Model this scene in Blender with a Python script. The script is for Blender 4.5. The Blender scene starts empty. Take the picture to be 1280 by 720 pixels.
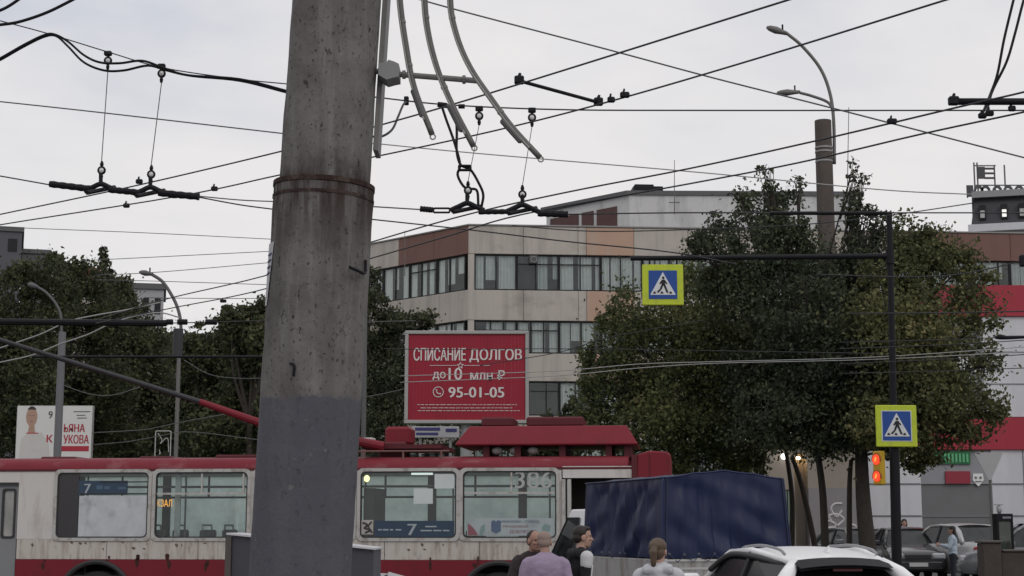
import bpy, math, random
import numpy as np
from mathutils import Vector, Matrix, noise

random.seed(7)
RNG = np.random.default_rng(11)
SC = bpy.context.scene
COL = SC.collection
R = math.radians

# ------------------------------------------------------------------ camera
F_PX = 2000.0                      # focal length for a 1280 px wide frame
CAM_H = 1.75
PITCH = math.atan(300.0 / F_PX)
cam_data = bpy.data.cameras.new("camera")
cam_data.sensor_fit = 'HORIZONTAL'
cam_data.sensor_width = 36.0
cam_data.lens = 36.0 * F_PX / 1280.0
cam_data.clip_start = 0.1
cam_data.clip_end = 3000.0
cam = bpy.data.objects.new("camera", cam_data)
COL.objects.link(cam)
cam.location = (0, 0, CAM_H)
cam.rotation_euler = (R(90) + PITCH, 0, 0)
SC.camera = cam

# ------------------------------------------------------------------ world (overcast) and sun
SUN_EL, SUN_AZ = 38.0, 150.0
world = bpy.data.worlds.new("World")
SC.world = world
world.use_nodes = True
wn = world.node_tree
wn.nodes.clear()
w_out = wn.nodes.new('ShaderNodeOutputWorld')
w_mix = wn.nodes.new('ShaderNodeMixShader')
w_bg1 = wn.nodes.new('ShaderNodeBackground')
w_bg2 = wn.nodes.new('ShaderNodeBackground')
w_sky = wn.nodes.new('ShaderNodeTexSky')
w_sky.sky_type = 'NISHITA'
w_sky.sun_disc = False
w_sky.sun_elevation = R(SUN_EL)
w_sky.sun_rotation = R(SUN_AZ)
w_bg1.inputs['Strength'].default_value = 0.09
wn.links.new(w_sky.outputs[0], w_bg1.inputs['Color'])
w_tc = wn.nodes.new('ShaderNodeTexCoord')
w_map = wn.nodes.new('ShaderNodeMapping')
w_map.inputs['Scale'].default_value = (1.0, 1.0, 2.6)
w_map.inputs['Location'].default_value = (0.35, 0.2, 0.15)
w_noi = wn.nodes.new('ShaderNodeTexNoise')
w_noi.inputs['Scale'].default_value = 3.6
w_noi.inputs['Detail'].default_value = 6.0
w_noi.inputs['Roughness'].default_value = 0.5
w_ramp = wn.nodes.new('ShaderNodeValToRGB')
w_ramp.color_ramp.elements[0].position = 0.30
w_ramp.color_ramp.elements[0].color = (0.60, 0.63, 0.70, 1)
w_ramp.color_ramp.elements[1].position = 0.62
w_ramp.color_ramp.elements[1].color = (0.88, 0.85, 0.84, 1)
e = w_ramp.color_ramp.elements.new(0.45)
e.color = (0.765, 0.76, 0.785, 1)
w_sep = wn.nodes.new('ShaderNodeSeparateXYZ')
w_zr = wn.nodes.new('ShaderNodeMapRange')          # an overcast dome is brighter overhead
w_zr.inputs['From Min'].default_value = 0.0
w_zr.inputs['From Max'].default_value = 1.0
w_zr.inputs['To Min'].default_value = 0.94
w_zr.inputs['To Max'].default_value = 1.12
wn.links.new(w_tc.outputs['Generated'], w_map.inputs['Vector'])
wn.links.new(w_map.outputs[0], w_noi.inputs['Vector'])
wn.links.new(w_noi.outputs['Fac'], w_ramp.inputs[0])
wn.links.new(w_tc.outputs['Generated'], w_sep.inputs[0])
wn.links.new(w_sep.outputs['Z'], w_zr.inputs['Value'])
wn.links.new(w_ramp.outputs[0], w_bg2.inputs['Color'])
wn.links.new(w_zr.outputs[0], w_bg2.inputs['Strength'])
w_mix.inputs[0].default_value = 0.93
wn.links.new(w_bg1.outputs[0], w_mix.inputs[1])
wn.links.new(w_bg2.outputs[0], w_mix.inputs[2])
wn.links.new(w_mix.outputs[0], w_out.inputs['Surface'])

sun_d = bpy.data.lights.new("sun", 'SUN')
sun_d.energy = 0.5
sun_d.angle = R(20)
sun_d.color = (1.0, 0.96, 0.9)
sun = bpy.data.objects.new("sun", sun_d)
COL.objects.link(sun)
sun.location = (20, -40, 60)
_sd = Vector((math.sin(R(SUN_AZ)) * math.cos(R(SUN_EL)), math.cos(R(SUN_AZ)) * math.cos(R(SUN_EL)), math.sin(R(SUN_EL))))
sun.rotation_euler = (-_sd).to_track_quat('-Z', 'Y').to_euler()

SC.view_settings.view_transform = 'Standard'
SC.view_settings.look = 'None'
SC.view_settings.exposure = 0.0
SC.view_settings.gamma = 1.0
SC.view_settings.use_curve_mapping = False
SC.render.engine = 'CYCLES'
SC.cycles.max_bounces = 6
SC.cycles.transparent_max_bounces = 16

# ------------------------------------------------------------------ photo pixel -> world helpers
CP, SP = math.cos(PITCH), math.sin(PITCH)


def ray(px, py):
    u, v = px - 640.0, 360.0 - py
    return Vector((u, F_PX * CP - v * SP, F_PX * SP + v * CP))


def W(px, py, Y):
    d = ray(px, py)
    return Vector((0, 0, CAM_H)) + d * (Y / d.y)


def PZ(px, py, z):
    d = ray(px, py)
    t = (z - CAM_H) / d.z
    return Vector((0, 0, CAM_H)) + d * t


def plane_hit(px, py, p0, nrm):
    d = ray(px, py)
    o = Vector((0, 0, CAM_H))
    return o + d * ((p0 - o).dot(nrm) / d.dot(nrm))


# ------------------------------------------------------------------ object helpers
def thing(name, label, cat, loc=(0, 0, 0), rotz=0.0, group=None):
    o = bpy.data.objects.new(name, None)
    o.empty_display_size = 0.2
    COL.objects.link(o)
    o.location = loc
    o.rotation_euler = (0, 0, rotz)
    o['label'] = label
    o['category'] = cat
    if group:
        o['group'] = group
    return o


def tag(o, label, cat, group=None):
    o['label'] = label
    o['category'] = cat
    if group:
        o['group'] = group
    return o


def mat_of(o):
    if o is None:
        return Matrix.Identity(4)
    m = Matrix.LocRotScale(o.location, o.rotation_euler, o.scale)
    return mat_of(o.parent) @ m if o.parent else m


def frame_for(p0, p1):
    d = (p1 - p0)
    return perp(d)


def perp(d):
    d = d.normalized()
    a = Vector((0, 0, 1)) if abs(d.z) < 0.9 else Vector((1, 0, 0))
    u = d.cross(a).normalized()
    v = u.cross(d).normalized()
    return u, v


class MB:
    def __init__(self):
        self.v = []
        self.f = []

    def add(self, vs, fs, M=None):
        b = len(self.v)
        self.v += [tuple(M @ Vector(p)) if M is not None else tuple(p) for p in vs]
        self.f += [tuple(b + i for i in q) for q in fs]
        return self

    def box(self, x0, x1, y0, y1, z0, z1, M=None):
        vs = [(x0, y0, z0), (x1, y0, z0), (x1, y1, z0), (x0, y1, z0), (x0, y0, z1), (x1, y0, z1), (x1, y1, z1), (x0, y1, z1)]
        fs = [(0, 3, 2, 1), (4, 5, 6, 7), (0, 1, 5, 4), (1, 2, 6, 5), (2, 3, 7, 6), (3, 0, 4, 7)]
        return self.add(vs, fs, M)

    def bbox(self, x0, x1, y0, y1, z0, z1, b=0.02, M=None):
        """box with chamfered edges"""
        b = min(b, (x1 - x0) * .45, (y1 - y0) * .45, (z1 - z0) * .45)
        vs, fs = [], []
        xs, ys, zs = (x0, x1), (y0, y1), (z0, z1)
        idx = {}
        for i in (0, 1):
            for j in (0, 1):
                for k in (0, 1):
                    sx, sy, sz = (1 - 2 * i) * b, (1 - 2 * j) * b, (1 - 2 * k) * b
                    c = Vector((xs[i], ys[j], zs[k]))
                    for ax in range(3):
                        p = c + Vector((0 if ax == 0 else sx, 0 if ax == 1 else sy, 0 if ax == 2 else sz))
                        idx[(i, j, k, ax)] = len(vs)
                        vs.append(tuple(p))
        for i in (0, 1):
            fs.append(tuple(idx[(i, j, k, 0)] for j, k in ((0, 0), (1, 0), (1, 1), (0, 1))))
            fs.append(tuple(idx[(j, i, k, 1)] for j, k in ((0, 0), (0, 1), (1, 1), (1, 0))))
            fs.append(tuple(idx[(j, k, i, 2)] for j, k in ((0, 0), (1, 0), (1, 1), (0, 1))))
        for a in (0, 1):
            for c in (0, 1):
                fs.append((idx[(0, a, c, 1)], idx[(1, a, c, 1)], idx[(1, a, c, 2)], idx[(0, a, c, 2)]))
                fs.append((idx[(a, 0, c, 0)], idx[(a, 1, c, 0)], idx[(a, 1, c, 2)], idx[(a, 0, c, 2)]))
                fs.append((idx[(a, c, 0, 0)], idx[(a, c, 1, 0)], idx[(a, c, 1, 1)], idx[(a, c, 0, 1)]))
                for g in (0, 1):
                    fs.append((idx[(a, c, g, 0)], idx[(a, c, g, 1)], idx[(a, c, g, 2)]))
        return self.add(vs, fs, M)

    def tube(self, pts, r, n=8, M=None, caps=True):
        pts = [Vector(p) for p in pts]
        m = len(pts)
        rs = r if isinstance(r, (list, tuple)) else [r] * m
        vs, fs = [], []
        u = None
        for i, p in enumerate(pts):
            d = (pts[min(i + 1, m - 1)] - pts[max(i - 1, 0)])
            if d.length < 1e-9:
                d = Vector((0, 0, 1))
            d.normalize()
            if u is None:
                u, w = perp(d)
            else:
                u = (u - d * u.dot(d))
                u = u.normalized() if u.length > 1e-6 else perp(d)[0]
                w = u.cross(d)
            for k in range(n):
                a = 2 * math.pi * k / n
                vs.append(tuple(p + (u * math.cos(a) + w * math.sin(a)) * rs[i]))
        for i in range(m - 1):
            for k in range(n):
                k2 = (k + 1) % n
                fs.append((i * n + k, i * n + k2, (i + 1) * n + k2, (i + 1) * n + k))
        if caps:
            fs.append(tuple(range(n - 1, -1, -1)))
            fs.append(tuple((m - 1) * n + k for k in range(n)))
        return self.add(vs, fs, M)

    def cyl(self, p0, p1, r0, r1=None, n=16, M=None):
        return self.tube([p0, p1], [r0, r0 if r1 is None else r1], n, M)

    def ell(self, c, r, nu=14, nv=10, M=None):
        c = Vector(c)
        if not isinstance(r, (list, tuple)):
            r = (r, r, r)
        vs, fs = [], []
        vs.append((c.x, c.y, c.z - r[2]))
        for j in range(1, nv):
            t = -math.pi / 2 + math.pi * j / nv
            for i in range(nu):
                a = 2 * math.pi * i / nu
                vs.append((c.x + r[0] * math.cos(t) * math.cos(a), c.y + r[1] * math.cos(t) * math.sin(a), c.z + r[2] * math.sin(t)))
        vs.append((c.x, c.y, c.z + r[2]))
        for i in range(nu):
            fs.append((0, 1 + (i + 1) % nu, 1 + i))
        for j in range(nv - 2):
            for i in range(nu):
                a, b = 1 + j * nu + i, 1 + j * nu + (i + 1) % nu
                fs.append((a, b, b + nu, a + nu))
        top = len(vs) - 1
        for i in range(nu):
            a, b = 1 + (nv - 2) * nu + i, 1 + (nv - 2) * nu + (i + 1) % nu
            fs.append((a, b, top))
        return self.add(vs, fs, M)

    def cap(self, p0, p1, r0, r1, flat=1.0, n=12, M=None):
        """closed tapered capsule; flat squeezes it along local Y"""
        p0, p1 = Vector(p0), Vector(p1)
        d = (p1 - p0).normalized()
        pts, rs = [], []
        for k in range(5):
            t = -math.pi / 2 + k * (math.pi / 2) / 4.5
            pts.append(p0 + d * r0 * math.sin(t)); rs.append(max(r0 * math.cos(t), r0 * .03))
        pts.append(p0); rs.append(r0)
        pts.append(p1); rs.append(r1)
        for k in range(5):
            t = (k + .5) * (math.pi / 2) / 4.5
            pts.append(p1 + d * r1 * math.sin(t)); rs.append(max(r1 * math.cos(t), r1 * .03))
        b = len(self.v)
        self.tube(pts, rs, n, None)
        if flat != 1.0:
            for i in range(b, len(self.v)):
                x, y, z = self.v[i]
                q = Vector((x, y, z))
                t = max(0, min(1, (q - p0).dot(d) / max((p1 - p0).length, 1e-6)))
                cy = (p0 + (p1 - p0) * t).y
                self.v[i] = (x, cy + (y - cy) * flat, z)
        if M is not None:
            for i in range(b, len(self.v)):
                self.v[i] = tuple(M @ Vector(self.v[i]))
        return self

    def prism(self, poly, y0, y1, M=None):
        """polygon in x,z extruded along y"""
        n = len(poly)
        vs = [(x, y0, z) for x, z in poly] + [(x, y1, z) for x, z in poly]
        fs = [tuple(range(n)), tuple(range(2 * n - 1, n - 1, -1))]
        for i in range(n):
            j = (i + 1) % n
            fs.append((j, i, n + i, n + j))
        return self.add(vs, fs, M)

    def ring(self, outer, inner, y0, y1, M=None):
        """closed frame between two loops of equal count in x,z, extruded along y"""
        n = len(outer)
        vs = [(x, y0, z) for x, z in outer] + [(x, y0, z) for x, z in inner] + [(x, y1, z) for x, z in outer] + [(x, y1, z) for x, z in inner]
        fs = []
        for i in range(n):
            j = (i + 1) % n
            fs += [(i, j, n + j, n + i), (2 * n + i, 3 * n + i, 3 * n + j, 2 * n + j), (i, 2 * n + i, 2 * n + j, j), (n + i, n + j, 3 * n + j, 3 * n + i)]
        return self.add(vs, fs, M)

    def grid(self, fn, nu, nv, M=None):
        vs = [tuple(fn(i / nu, j / nv)) for j in range(nv + 1) for i in range(nu + 1)]
        fs = [(j * (nu + 1) + i, j * (nu + 1) + i + 1, (j + 1) * (nu + 1) + i + 1, (j + 1) * (nu + 1) + i) for j in range(nv) for i in range(nu)]
        return self.add(vs, fs, M)

    def build(self, name, mat, parent=None, smooth=False, world=False, bevel=0.0, loc=None):
        vs = self.v
        if world and parent is not None:
            inv = mat_of(parent).inverted()
            vs = [tuple(inv @ Vector(p)) for p in vs]
        if loc is not None:
            L = Vector(loc)
            vs = [tuple(Vector(p) - L) for p in vs]
        me = bpy.data.meshes.new(name)
        me.from_pydata(vs, [], self.f)
        me.validate()
        me.update()
        if mat:
            me.materials.append(mat)
        if smooth:
            me.polygons.foreach_set('use_smooth', [True] * len(me.polygons))
        o = bpy.data.objects.new(name, me)
        COL.objects.link(o)
        if loc is not None:
            o.location = loc
        if parent is not None:
            o.parent = parent
        if bevel:
            b = o.modifiers.new('bevel', 'BEVEL')
            b.width = bevel
            b.segments = 2
            b.limit_method = 'ANGLE'
            b.angle_limit = R(40)
        if smooth == 'auto':
            try:
                me.set_sharp_from_angle(angle=R(35))
            except Exception:
                pass
        return o


def rrect(x0, x1, z0, z1, r, n=4):
    out = []
    for cx, cz, a0 in ((x1 - r, z1 - r, 0), (x0 + r, z1 - r, 90), (x0 + r, z0 + r, 180), (x1 - r, z0 + r, 270)):
        for k in range(n + 1):
            a = R(a0 + 90 * k / n)
            out.append((cx + r * math.cos(a), cz + r * math.sin(a)))
    return out


def spline(pts, n=8):
    """Catmull-Rom through world points"""
    P = [Vector(p) for p in pts]
    if len(P) < 3:
        return P
    out = []
    for i in range(len(P) - 1):
        a = P[i - 1] if i else P[0] * 2 - P[1]
        b, c = P[i], P[i + 1]
        d = P[i + 2] if i + 2 < len(P) else P[-1] * 2 - P[-2]
        for k in range(n):
            t = k / n
            out.append(0.5 * ((2 * b) + (c - a) * t + (2 * a - 5 * b + 4 * c - d) * t * t + (3 * b - a - 3 * c + d) * t ** 3))
    out.append(P[-1])
    return out


# ------------------------------------------------------------------ materials
MATS = {}


def mat(name, base, rough=0.7, metal=0.0, var=0.12, scale=3.0, spec=0.4, bump=0.0, bscale=60.0, dirt=None, dirt_amt=0.0, dirt_scale=(2, 2, 2),
        dirt_lo=0.5, dirt_hi=0.62, dirt2=None, dirt2_amt=0.0, dirt2_scale=(8, 8, 8), dirt2_lo=0.58, dirt2_hi=0.66, coat=0.0, sheen=0.0, alpha=1.0, use_sat=True):
    if name in MATS:
        return MATS[name]
    m = bpy.data.materials.new(name)
    m.use_nodes = True
    nt = m.node_tree
    N, L = nt.nodes, nt.links
    b = N['Principled BSDF']
    b.inputs['Roughness'].default_value = rough
    b.inputs['Metallic'].default_value = metal
    b.inputs['Specular IOR Level'].default_value = spec
    b.inputs['Coat Weight'].default_value = coat
    b.inputs['Coat Roughness'].default_value = 0.08
    tc = N.new('ShaderNodeTexCoord')
    no = N.new('ShaderNodeTexNoise')
    no.inputs['Scale'].default_value = scale
    no.inputs['Detail'].default_value = 6
    no.inputs['Roughness'].default_value = 0.62
    L.new(tc.outputs['Object'], no.inputs['Vector'])
    mx = N.new('ShaderNodeMix')
    mx.data_type = 'RGBA'
    lo = [max(0, c * (1 - var)) for c in base]
    hi = [min(1, c * (1 + var)) for c in base]
    mx.inputs['A'].default_value = (*lo, 1)
    mx.inputs['B'].default_value = (*hi, 1)
    L.new(no.outputs['Fac'], mx.inputs['Factor'])
    col = mx.outputs['Result']

    def layer(col, colour, amt, sc, lo_, hi_):
        mp = N.new('ShaderNodeMapping')
        mp.inputs['Scale'].default_value = sc
        L.new(tc.outputs['Object'], mp.inputs['Vector'])
        n2 = N.new('ShaderNodeTexNoise')
        n2.inputs['Scale'].default_value = 1.0
        n2.inputs['Detail'].default_value = 8
        n2.inputs['Roughness'].default_value = 0.65
        L.new(mp.outputs[0], n2.inputs['Vector'])
        mr = N.new('ShaderNodeMapRange')
        mr.inputs['From Min'].default_value = lo_
        mr.inputs['From Max'].default_value = hi_
        mr.inputs['To Max'].default_value = amt
        L.new(n2.outputs['Fac'], mr.inputs['Value'])
        m2 = N.new('ShaderNodeMix')
        m2.data_type = 'RGBA'
        L.new(mr.outputs[0], m2.inputs['Factor'])
        L.new(col, m2.inputs['A'])
        m2.inputs['B'].default_value = (*colour, 1)
        return m2.outputs['Result']
    if dirt:
        col = layer(col, dirt, dirt_amt, dirt_scale, dirt_lo, dirt_hi)
    if dirt2:
        col = layer(col, dirt2, dirt2_amt, dirt2_scale, dirt2_lo, dirt2_hi)
    L.new(col, b.inputs['Base Color'])
    if bump:
        nb = N.new('ShaderNodeTexNoise')
        nb.inputs['Scale'].default_value = bscale
        nb.inputs['Detail'].default_value = 4
        L.new(tc.outputs['Object'], nb.inputs['Vector'])
        bp = N.new('ShaderNodeBump')
        bp.inputs['Strength'].default_value = bump
        bp.inputs['Distance'].default_value = 0.02
        L.new(nb.outputs['Fac'], bp.inputs['Height'])
        L.new(bp.outputs[0], b.inputs['Normal'])
    MATS[name] = m
    return m


def emit(name, colour, strength):
    m = bpy.data.materials.new(name)
    m.use_nodes = True
    b = m.node_tree.nodes['Principled BSDF']
    b.inputs['Base Color'].default_value = (*colour, 1)
    b.inputs['Emission Color'].default_value = (*colour, 1)
    b.inputs['Emission Strength'].default_value = strength
    return m


def glass(name, tint, transp, dust=0.0, dust_col=(0.5, 0.5, 0.48), gloss=0.08, rough=0.03, milky=False):
    """thin pane: see-through + dust film + fresnel reflection"""
    m = bpy.data.materials.new(name)
    m.use_nodes = True
    nt = m.node_tree
    N, L = nt.nodes, nt.links
    N.clear()
    out = N.new('ShaderNodeOutputMaterial')
    tr = N.new('ShaderNodeBsdfTransparent')
    tr.inputs[0].default_value = (*[t * transp for t in tint], 1)
    df = N.new('ShaderNodeBsdfTranslucent' if milky else 'ShaderNodeBsdfDiffuse')
    df.inputs[0].default_value = (*dust_col, 1)
    gl = N.new('ShaderNodeBsdfGlossy')
    gl.inputs['Roughness'].default_value = rough
    lw = N.new('ShaderNodeLayerWeight')
    pw = N.new('ShaderNodeMath')
    pw.operation = 'POWER'
    pw.inputs[1].default_value = 4.5
    L.new(lw.outputs['Facing'], pw.inputs[0])
    mth = N.new('ShaderNodeMath')
    mth.operation = 'MULTIPLY_ADD'
    mth.use_clamp = True
    mth.inputs[1].default_value = 0.45
    mth.inputs[2].default_value = gloss * 0.5 + 0.02
    L.new(pw.outputs[0], mth.inputs[0])
    tc = N.new('ShaderNodeTexCoord')
    no = N.new('ShaderNodeTexNoise')
    no.inputs['Scale'].default_value = 2.3
    no.inputs['Detail'].default_value = 7
    L.new(tc.outputs['Object'], no.inputs['Vector'])
    mr = N.new('ShaderNodeMapRange')
    mr.inputs['From Min'].default_value = 0.35
    mr.inputs['From Max'].default_value = 0.7
    mr.inputs['To Min'].default_value = dust * 0.55
    mr.inputs['To Max'].default_value = min(1.0, dust * 1.35)
    L.new(no.outputs['Fac'], mr.inputs['Value'])
    m1 = N.new('ShaderNodeMixShader')
    L.new(mr.outputs[0], m1.inputs[0])
    L.new(tr.outputs[0], m1.inputs[1])
    L.new(df.outputs[0], m1.inputs[2])
    m2 = N.new('ShaderNodeMixShader')
    L.new(mth.outputs[0], m2.inputs[0])
    L.new(m1.outputs[0], m2.inputs[1])
    L.new(gl.outputs[0], m2.inputs[2])
    L.new(m2.outputs[0], out.inputs['Surface'])
    return m


def leaf_mat(name, c_dark, c_mid, c_light, c_odd):
    m = bpy.data.materials.new(name)
    m.use_nodes = True
    nt = m.node_tree
    N, L = nt.nodes, nt.links
    N.clear()
    out = N.new('ShaderNodeOutputMaterial')
    ge = N.new('ShaderNodeNewGeometry')
    rp = N.new('ShaderNodeValToRGB')
    el = rp.color_ramp.elements
    el[0].position, el[0].color = 0.0, (*c_dark, 1)
    el[1].position, el[1].color = 1.0, (*c_odd, 1)
    a = el.new(0.5); a.color = (*c_mid, 1)
    a = el.new(0.9); a.color = (*c_light, 1)
    tc = N.new('ShaderNodeTexCoord')
    no = N.new('ShaderNodeTexNoise')
    no.inputs['Scale'].default_value = 0.55
    no.inputs['Detail'].default_value = 4
    L.new(tc.outputs['Object'], no.inputs['Vector'])
    ad = N.new('ShaderNodeMath')
    ad.operation = 'MULTIPLY_ADD'
    ad.inputs[1].default_value = 0.62
    L.new(ge.outputs['Random Per Island'], ad.inputs[0])
    mr = N.new('ShaderNodeMapRange')
    mr.inputs['From Min'].default_value = 0.3
    mr.inputs['From Max'].default_value = 0.7
    mr.inputs['To Min'].default_value = 0.0
    mr.inputs['To Max'].default_value = 0.42
    L.new(no.outputs['Fac'], mr.inputs['Value'])
    L.new(mr.outputs[0], ad.inputs[2])
    L.new(ad.outputs[0], rp.inputs[0])
    pr = N.new('ShaderNodeBsdfPrincipled')
    pr.inputs['Roughness'].default_value = 0.7
    pr.inputs['Specular IOR Level'].default_value = 0.12
    L.new(rp.outputs[0], pr.inputs['Base Color'])
    tl = N.new('ShaderNodeBsdfTranslucent')
    L.new(rp.outputs[0], tl.inputs['Color'])
    mx = N.new('ShaderNodeMixShader')
    mx.inputs[0].default_value = 0.32
    L.new(pr.outputs[0], mx.inputs[1])
    L.new(tl.outputs[0], mx.inputs[2])
    L.new(mx.outputs[0], out.inputs['Surface'])
    return m


M_asphalt = mat('asphalt', (0.055, 0.055, 0.058), 0.9, var=0.25, scale=2.0, bump=0.4, bscale=90)
M_pave = mat('pavement', (0.22, 0.215, 0.21), 0.9, var=0.2, scale=1.5, bump=0.2)
M_kerb = mat('kerb_stone', (0.33, 0.32, 0.31), 0.9)
M_paint = mat('road_paint', (0.7, 0.7, 0.68), 0.8, dirt=(0.1, 0.1, 0.1), dirt_amt=0.7)
M_lawn = mat('lawn', (0.05, 0.075, 0.03), 0.95, var=0.4, scale=6)
M_black = mat('black_steel', (0.010, 0.010, 0.013), 0.6, var=0.3, scale=14, spec=.2)
M_wire = mat('wire_dark', (0.035, 0.035, 0.04), 0.6, var=0.3, scale=20)
M_wire_g = mat('wire_grey', (0.11, 0.11, 0.115), 0.6, var=0.3, scale=20)
M_wire_l = mat('wire_light', (0.33, 0.33, 0.33), 0.6, var=0.2, scale=20)
M_porc = mat('porcelain', (0.62, 0.62, 0.62), 0.3)
M_galv = mat('galvanised', (0.30, 0.30, 0.31), 0.5, 0.35, var=0.25, scale=8)
M_steel_d = mat('dull_steel', (0.16, 0.155, 0.15), 0.55, 0.3, var=0.3, scale=25)
M_white = mat('white_paint', (0.74, 0.74, 0.74), 0.5, var=0.06)
M_rubber = mat('rubber', (0.02, 0.02, 0.021), 0.85)
M_trunk = mat('bark', (0.05, 0.042, 0.036), 0.95, var=0.4, scale=9, bump=0.8, bscale=24)


# ------------------------------------------------------------------ text as mesh
def text_mb(s, x0, x1, z0, z1, y, depth=0.01, bold=0.0, M=None, mb=None, keep=False):
    """lettering in x,z at y (front towards -y), fitted to the box"""
    cu = bpy.data.curves.new('lettering', 'FONT')
    cu.body = s
    cu.size = 1.0
    cu.resolution_u = 3
    ob = bpy.data.objects.new('lettering', cu)
    COL.objects.link(ob)
    dg = bpy.context.evaluated_depsgraph_get()
    dg.update()
    me = bpy.data.meshes.new_from_object(ob.evaluated_get(dg))
    COL.objects.unlink(ob)
    bpy.data.objects.remove(ob)
    co = [v.co.copy() for v in me.vertices]
    fs = [tuple(p.vertices) for p in me.polygons]
    bpy.data.meshes.remove(me)
    mb = mb or MB()
    if not co:
        return mb
    ax, bx = min(c.x for c in co), max(c.x for c in co)
    az, bz = min(c.y for c in co), max(c.y for c in co)
    sx, sz = (x1 - x0) / (bx - ax), (z1 - z0) / (bz - az)
    if keep:
        sx = sz = min(sx, sz)
    out = list(fs)
    edges = {}
    for f in fs:
        for i in range(len(f)):
            a, b = f[i], f[(i + 1) % len(f)]
            edges[(a, b)] = edges.get((a, b), 0) + 1
    for (a, b) in edges:
        if (b, a) not in edges:
            out.append((b, a, len(co) + a, len(co) + b))
    kx = bold * .55 * sx
    for q, dx in enumerate((0.0,) if bold <= 0 else (-kx, 0.0, kx)):
        yy = y - .0006 * q
        vs = [(x0 + dx + (c.x - ax) * sx, yy, z0 + (c.y - az) * sz) for c in co]
        vs += [(a, yy + depth, c) for a, _, c in vs]
        mb.add(vs, out, M)
    return mb


# ------------------------------------------------------------------ ground and roads
def struct(o):
    o['kind'] = 'structure'
    return o


def ground_sheet():
    xs = [-900, -300, -120, -60, -30, 0, 30, 60, 120, 300, 900]
    ys = [-60, 0, 30, 60, 100, 200, 500, 1500]
    mb = MB()
    vs = [(x, y, 0.0) for y in ys for x in xs]
    n = len(xs)
    fs = [(j * n + i, j * n + i + 1, (j + 1) * n + i + 1, (j + 1) * n + i) for j in range(len(ys) - 1) for i in range(n - 1)]
    mb.add(vs, fs)
    return mb.build('ground', M_asphalt)


struct(ground_sheet())
pv = MB().box(-30, 30, -10, 8.6, 0.004, 0.13)
struct(pv.build('pavement', M_pave))
kb = MB()
for k in range(60):
    kb.bbox(-30 + k, -29.006 + k, 8.604, 8.78, 0.0, 0.15, 0.015)
struct(kb.build('kerb', M_kerb))
pk = MB().box(10, 60, 37, 57.5, 0.004, 0.24)
struct(pk.build('parking_pavement', mat('parking_asphalt', (0.085, 0.085, 0.085), 0.9, var=0.25)))
pk2 = MB()
for k in range(50):
    pk2.bbox(10 + k, 10.994 + k, 36.8, 36.996, 0.0, 0.26, 0.015)
struct(pk2.build('parking_kerb', M_kerb))
mk = MB()
for k in range(14):
    mk.box(-28 + k * 4.2, -25.8 + k * 4.2, 17.0 - .06, 17.0 + .06, 0.004, 0.006)
struct(mk.build('road_markings', M_paint))
lw = MB().box(-70, 8, 34, 84, 0.004, 0.12)
struct(lw.build('lawn', M_lawn))

# ------------------------------------------------------------------ panel office building
M_panel = mat('panel_beige', (0.47, 0.43, 0.39), 0.85, var=0.10, scale=0.5, dirt=(0.27, 0.25, 0.235), dirt_amt=0.6, dirt_scale=(1.6, 1.6, 0.14), dirt_lo=.46, dirt_hi=.68, dirt2=(.20, .18, .165), dirt2_amt=.5, dirt2_scale=(.5, .5, .9), dirt2_lo=.55, dirt2_hi=.75)
M_panel_o = mat('panel_orange', (0.46, 0.31, 0.235), 0.85, var=0.1, scale=0.6, dirt=(0.42, 0.37, 0.32), dirt_amt=0.5, dirt_scale=(1.0, 1.0, 0.1))
M_terra = mat('panel_terracotta', (0.19, 0.105, 0.088), 0.85, var=0.12, scale=0.7, dirt=(0.14, 0.085, 0.075), dirt_amt=0.5, dirt_scale=(1, 1, 0.1))
M_roomd = mat('room_dark', (0.085, 0.085, 0.088), 0.9)
M_curt = mat('curtain', (0.80, 0.78, 0.74), 0.9, var=0.1, scale=2)
M_sheer = mat('curtain_sheer', (0.58, 0.57, 0.55), 0.9, var=0.15, scale=1.5)
M_blind = mat('blind_grey', (0.45, 0.45, 0.44), 0.9, var=0.1, scale=2)
M_frame_d = mat('frame_dark', (0.025, 0.025, 0.028), 0.7, spec=.2)
M_winglass = glass('office_glass', (0.92, 0.96, 0.96), 0.97, 0.05, (0.4, 0.41, 0.41), 0.04)
M_roofgrey = mat('roof_felt', (0.12, 0.12, 0.125), 0.9)
M_roofwall = mat('penthouse_plaster', (0.56, 0.56, 0.56), 0.85, var=0.08, dirt=(0.3, 0.3, 0.3), dirt_amt=0.5, dirt_scale=(0.8, 0.8, 0.15))


def face_matrix(p, u):
    """local x along u (horizontal), y into the building, z up"""
    u = Vector((u[0], u[1], 0)).normalized()
    inn = Vector((-u.y, u.x, 0))
    m = Matrix((u, inn, Vector((0, 0, 1)))).transposed().to_4x4()
    m.translation = Vector((p[0], p[1], 0))
    return m


K = W(585, 400, 87.0)
K = Vector((K.x, 87.0, 0))
dirR = Vector((math.cos(R(4.7)), math.sin(R(4.7)), 0))
KL = Vector((W(465, 307, 92.9).x, 92.9, 0))
dirL = (KL - K).normalized()
LEN_R, LEN_L = 43.0, 14.6
b_office = thing('office_building', 'long beige panel office building with ribbon windows behind the red billboard', 'building', K)
MR = face_matrix(K, dirR)
KL0 = K + dirL * LEN_L
ML = face_matrix(KL0, -dirL)               # x runs towards the corner K
zt = lambda py: W(585, py, 87.0).z
Z_PAR = zt(282)
LV = [(zt(317), zt(362)), (zt(400), zt(441)), (zt(476), zt(519))]
d = LV[1][0] - LV[2][0]
LV += [(LV[2][0] - d, LV[2][1] - d), (LV[2][0] - 2 * d, LV[2][1] - 2 * d)]


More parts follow.
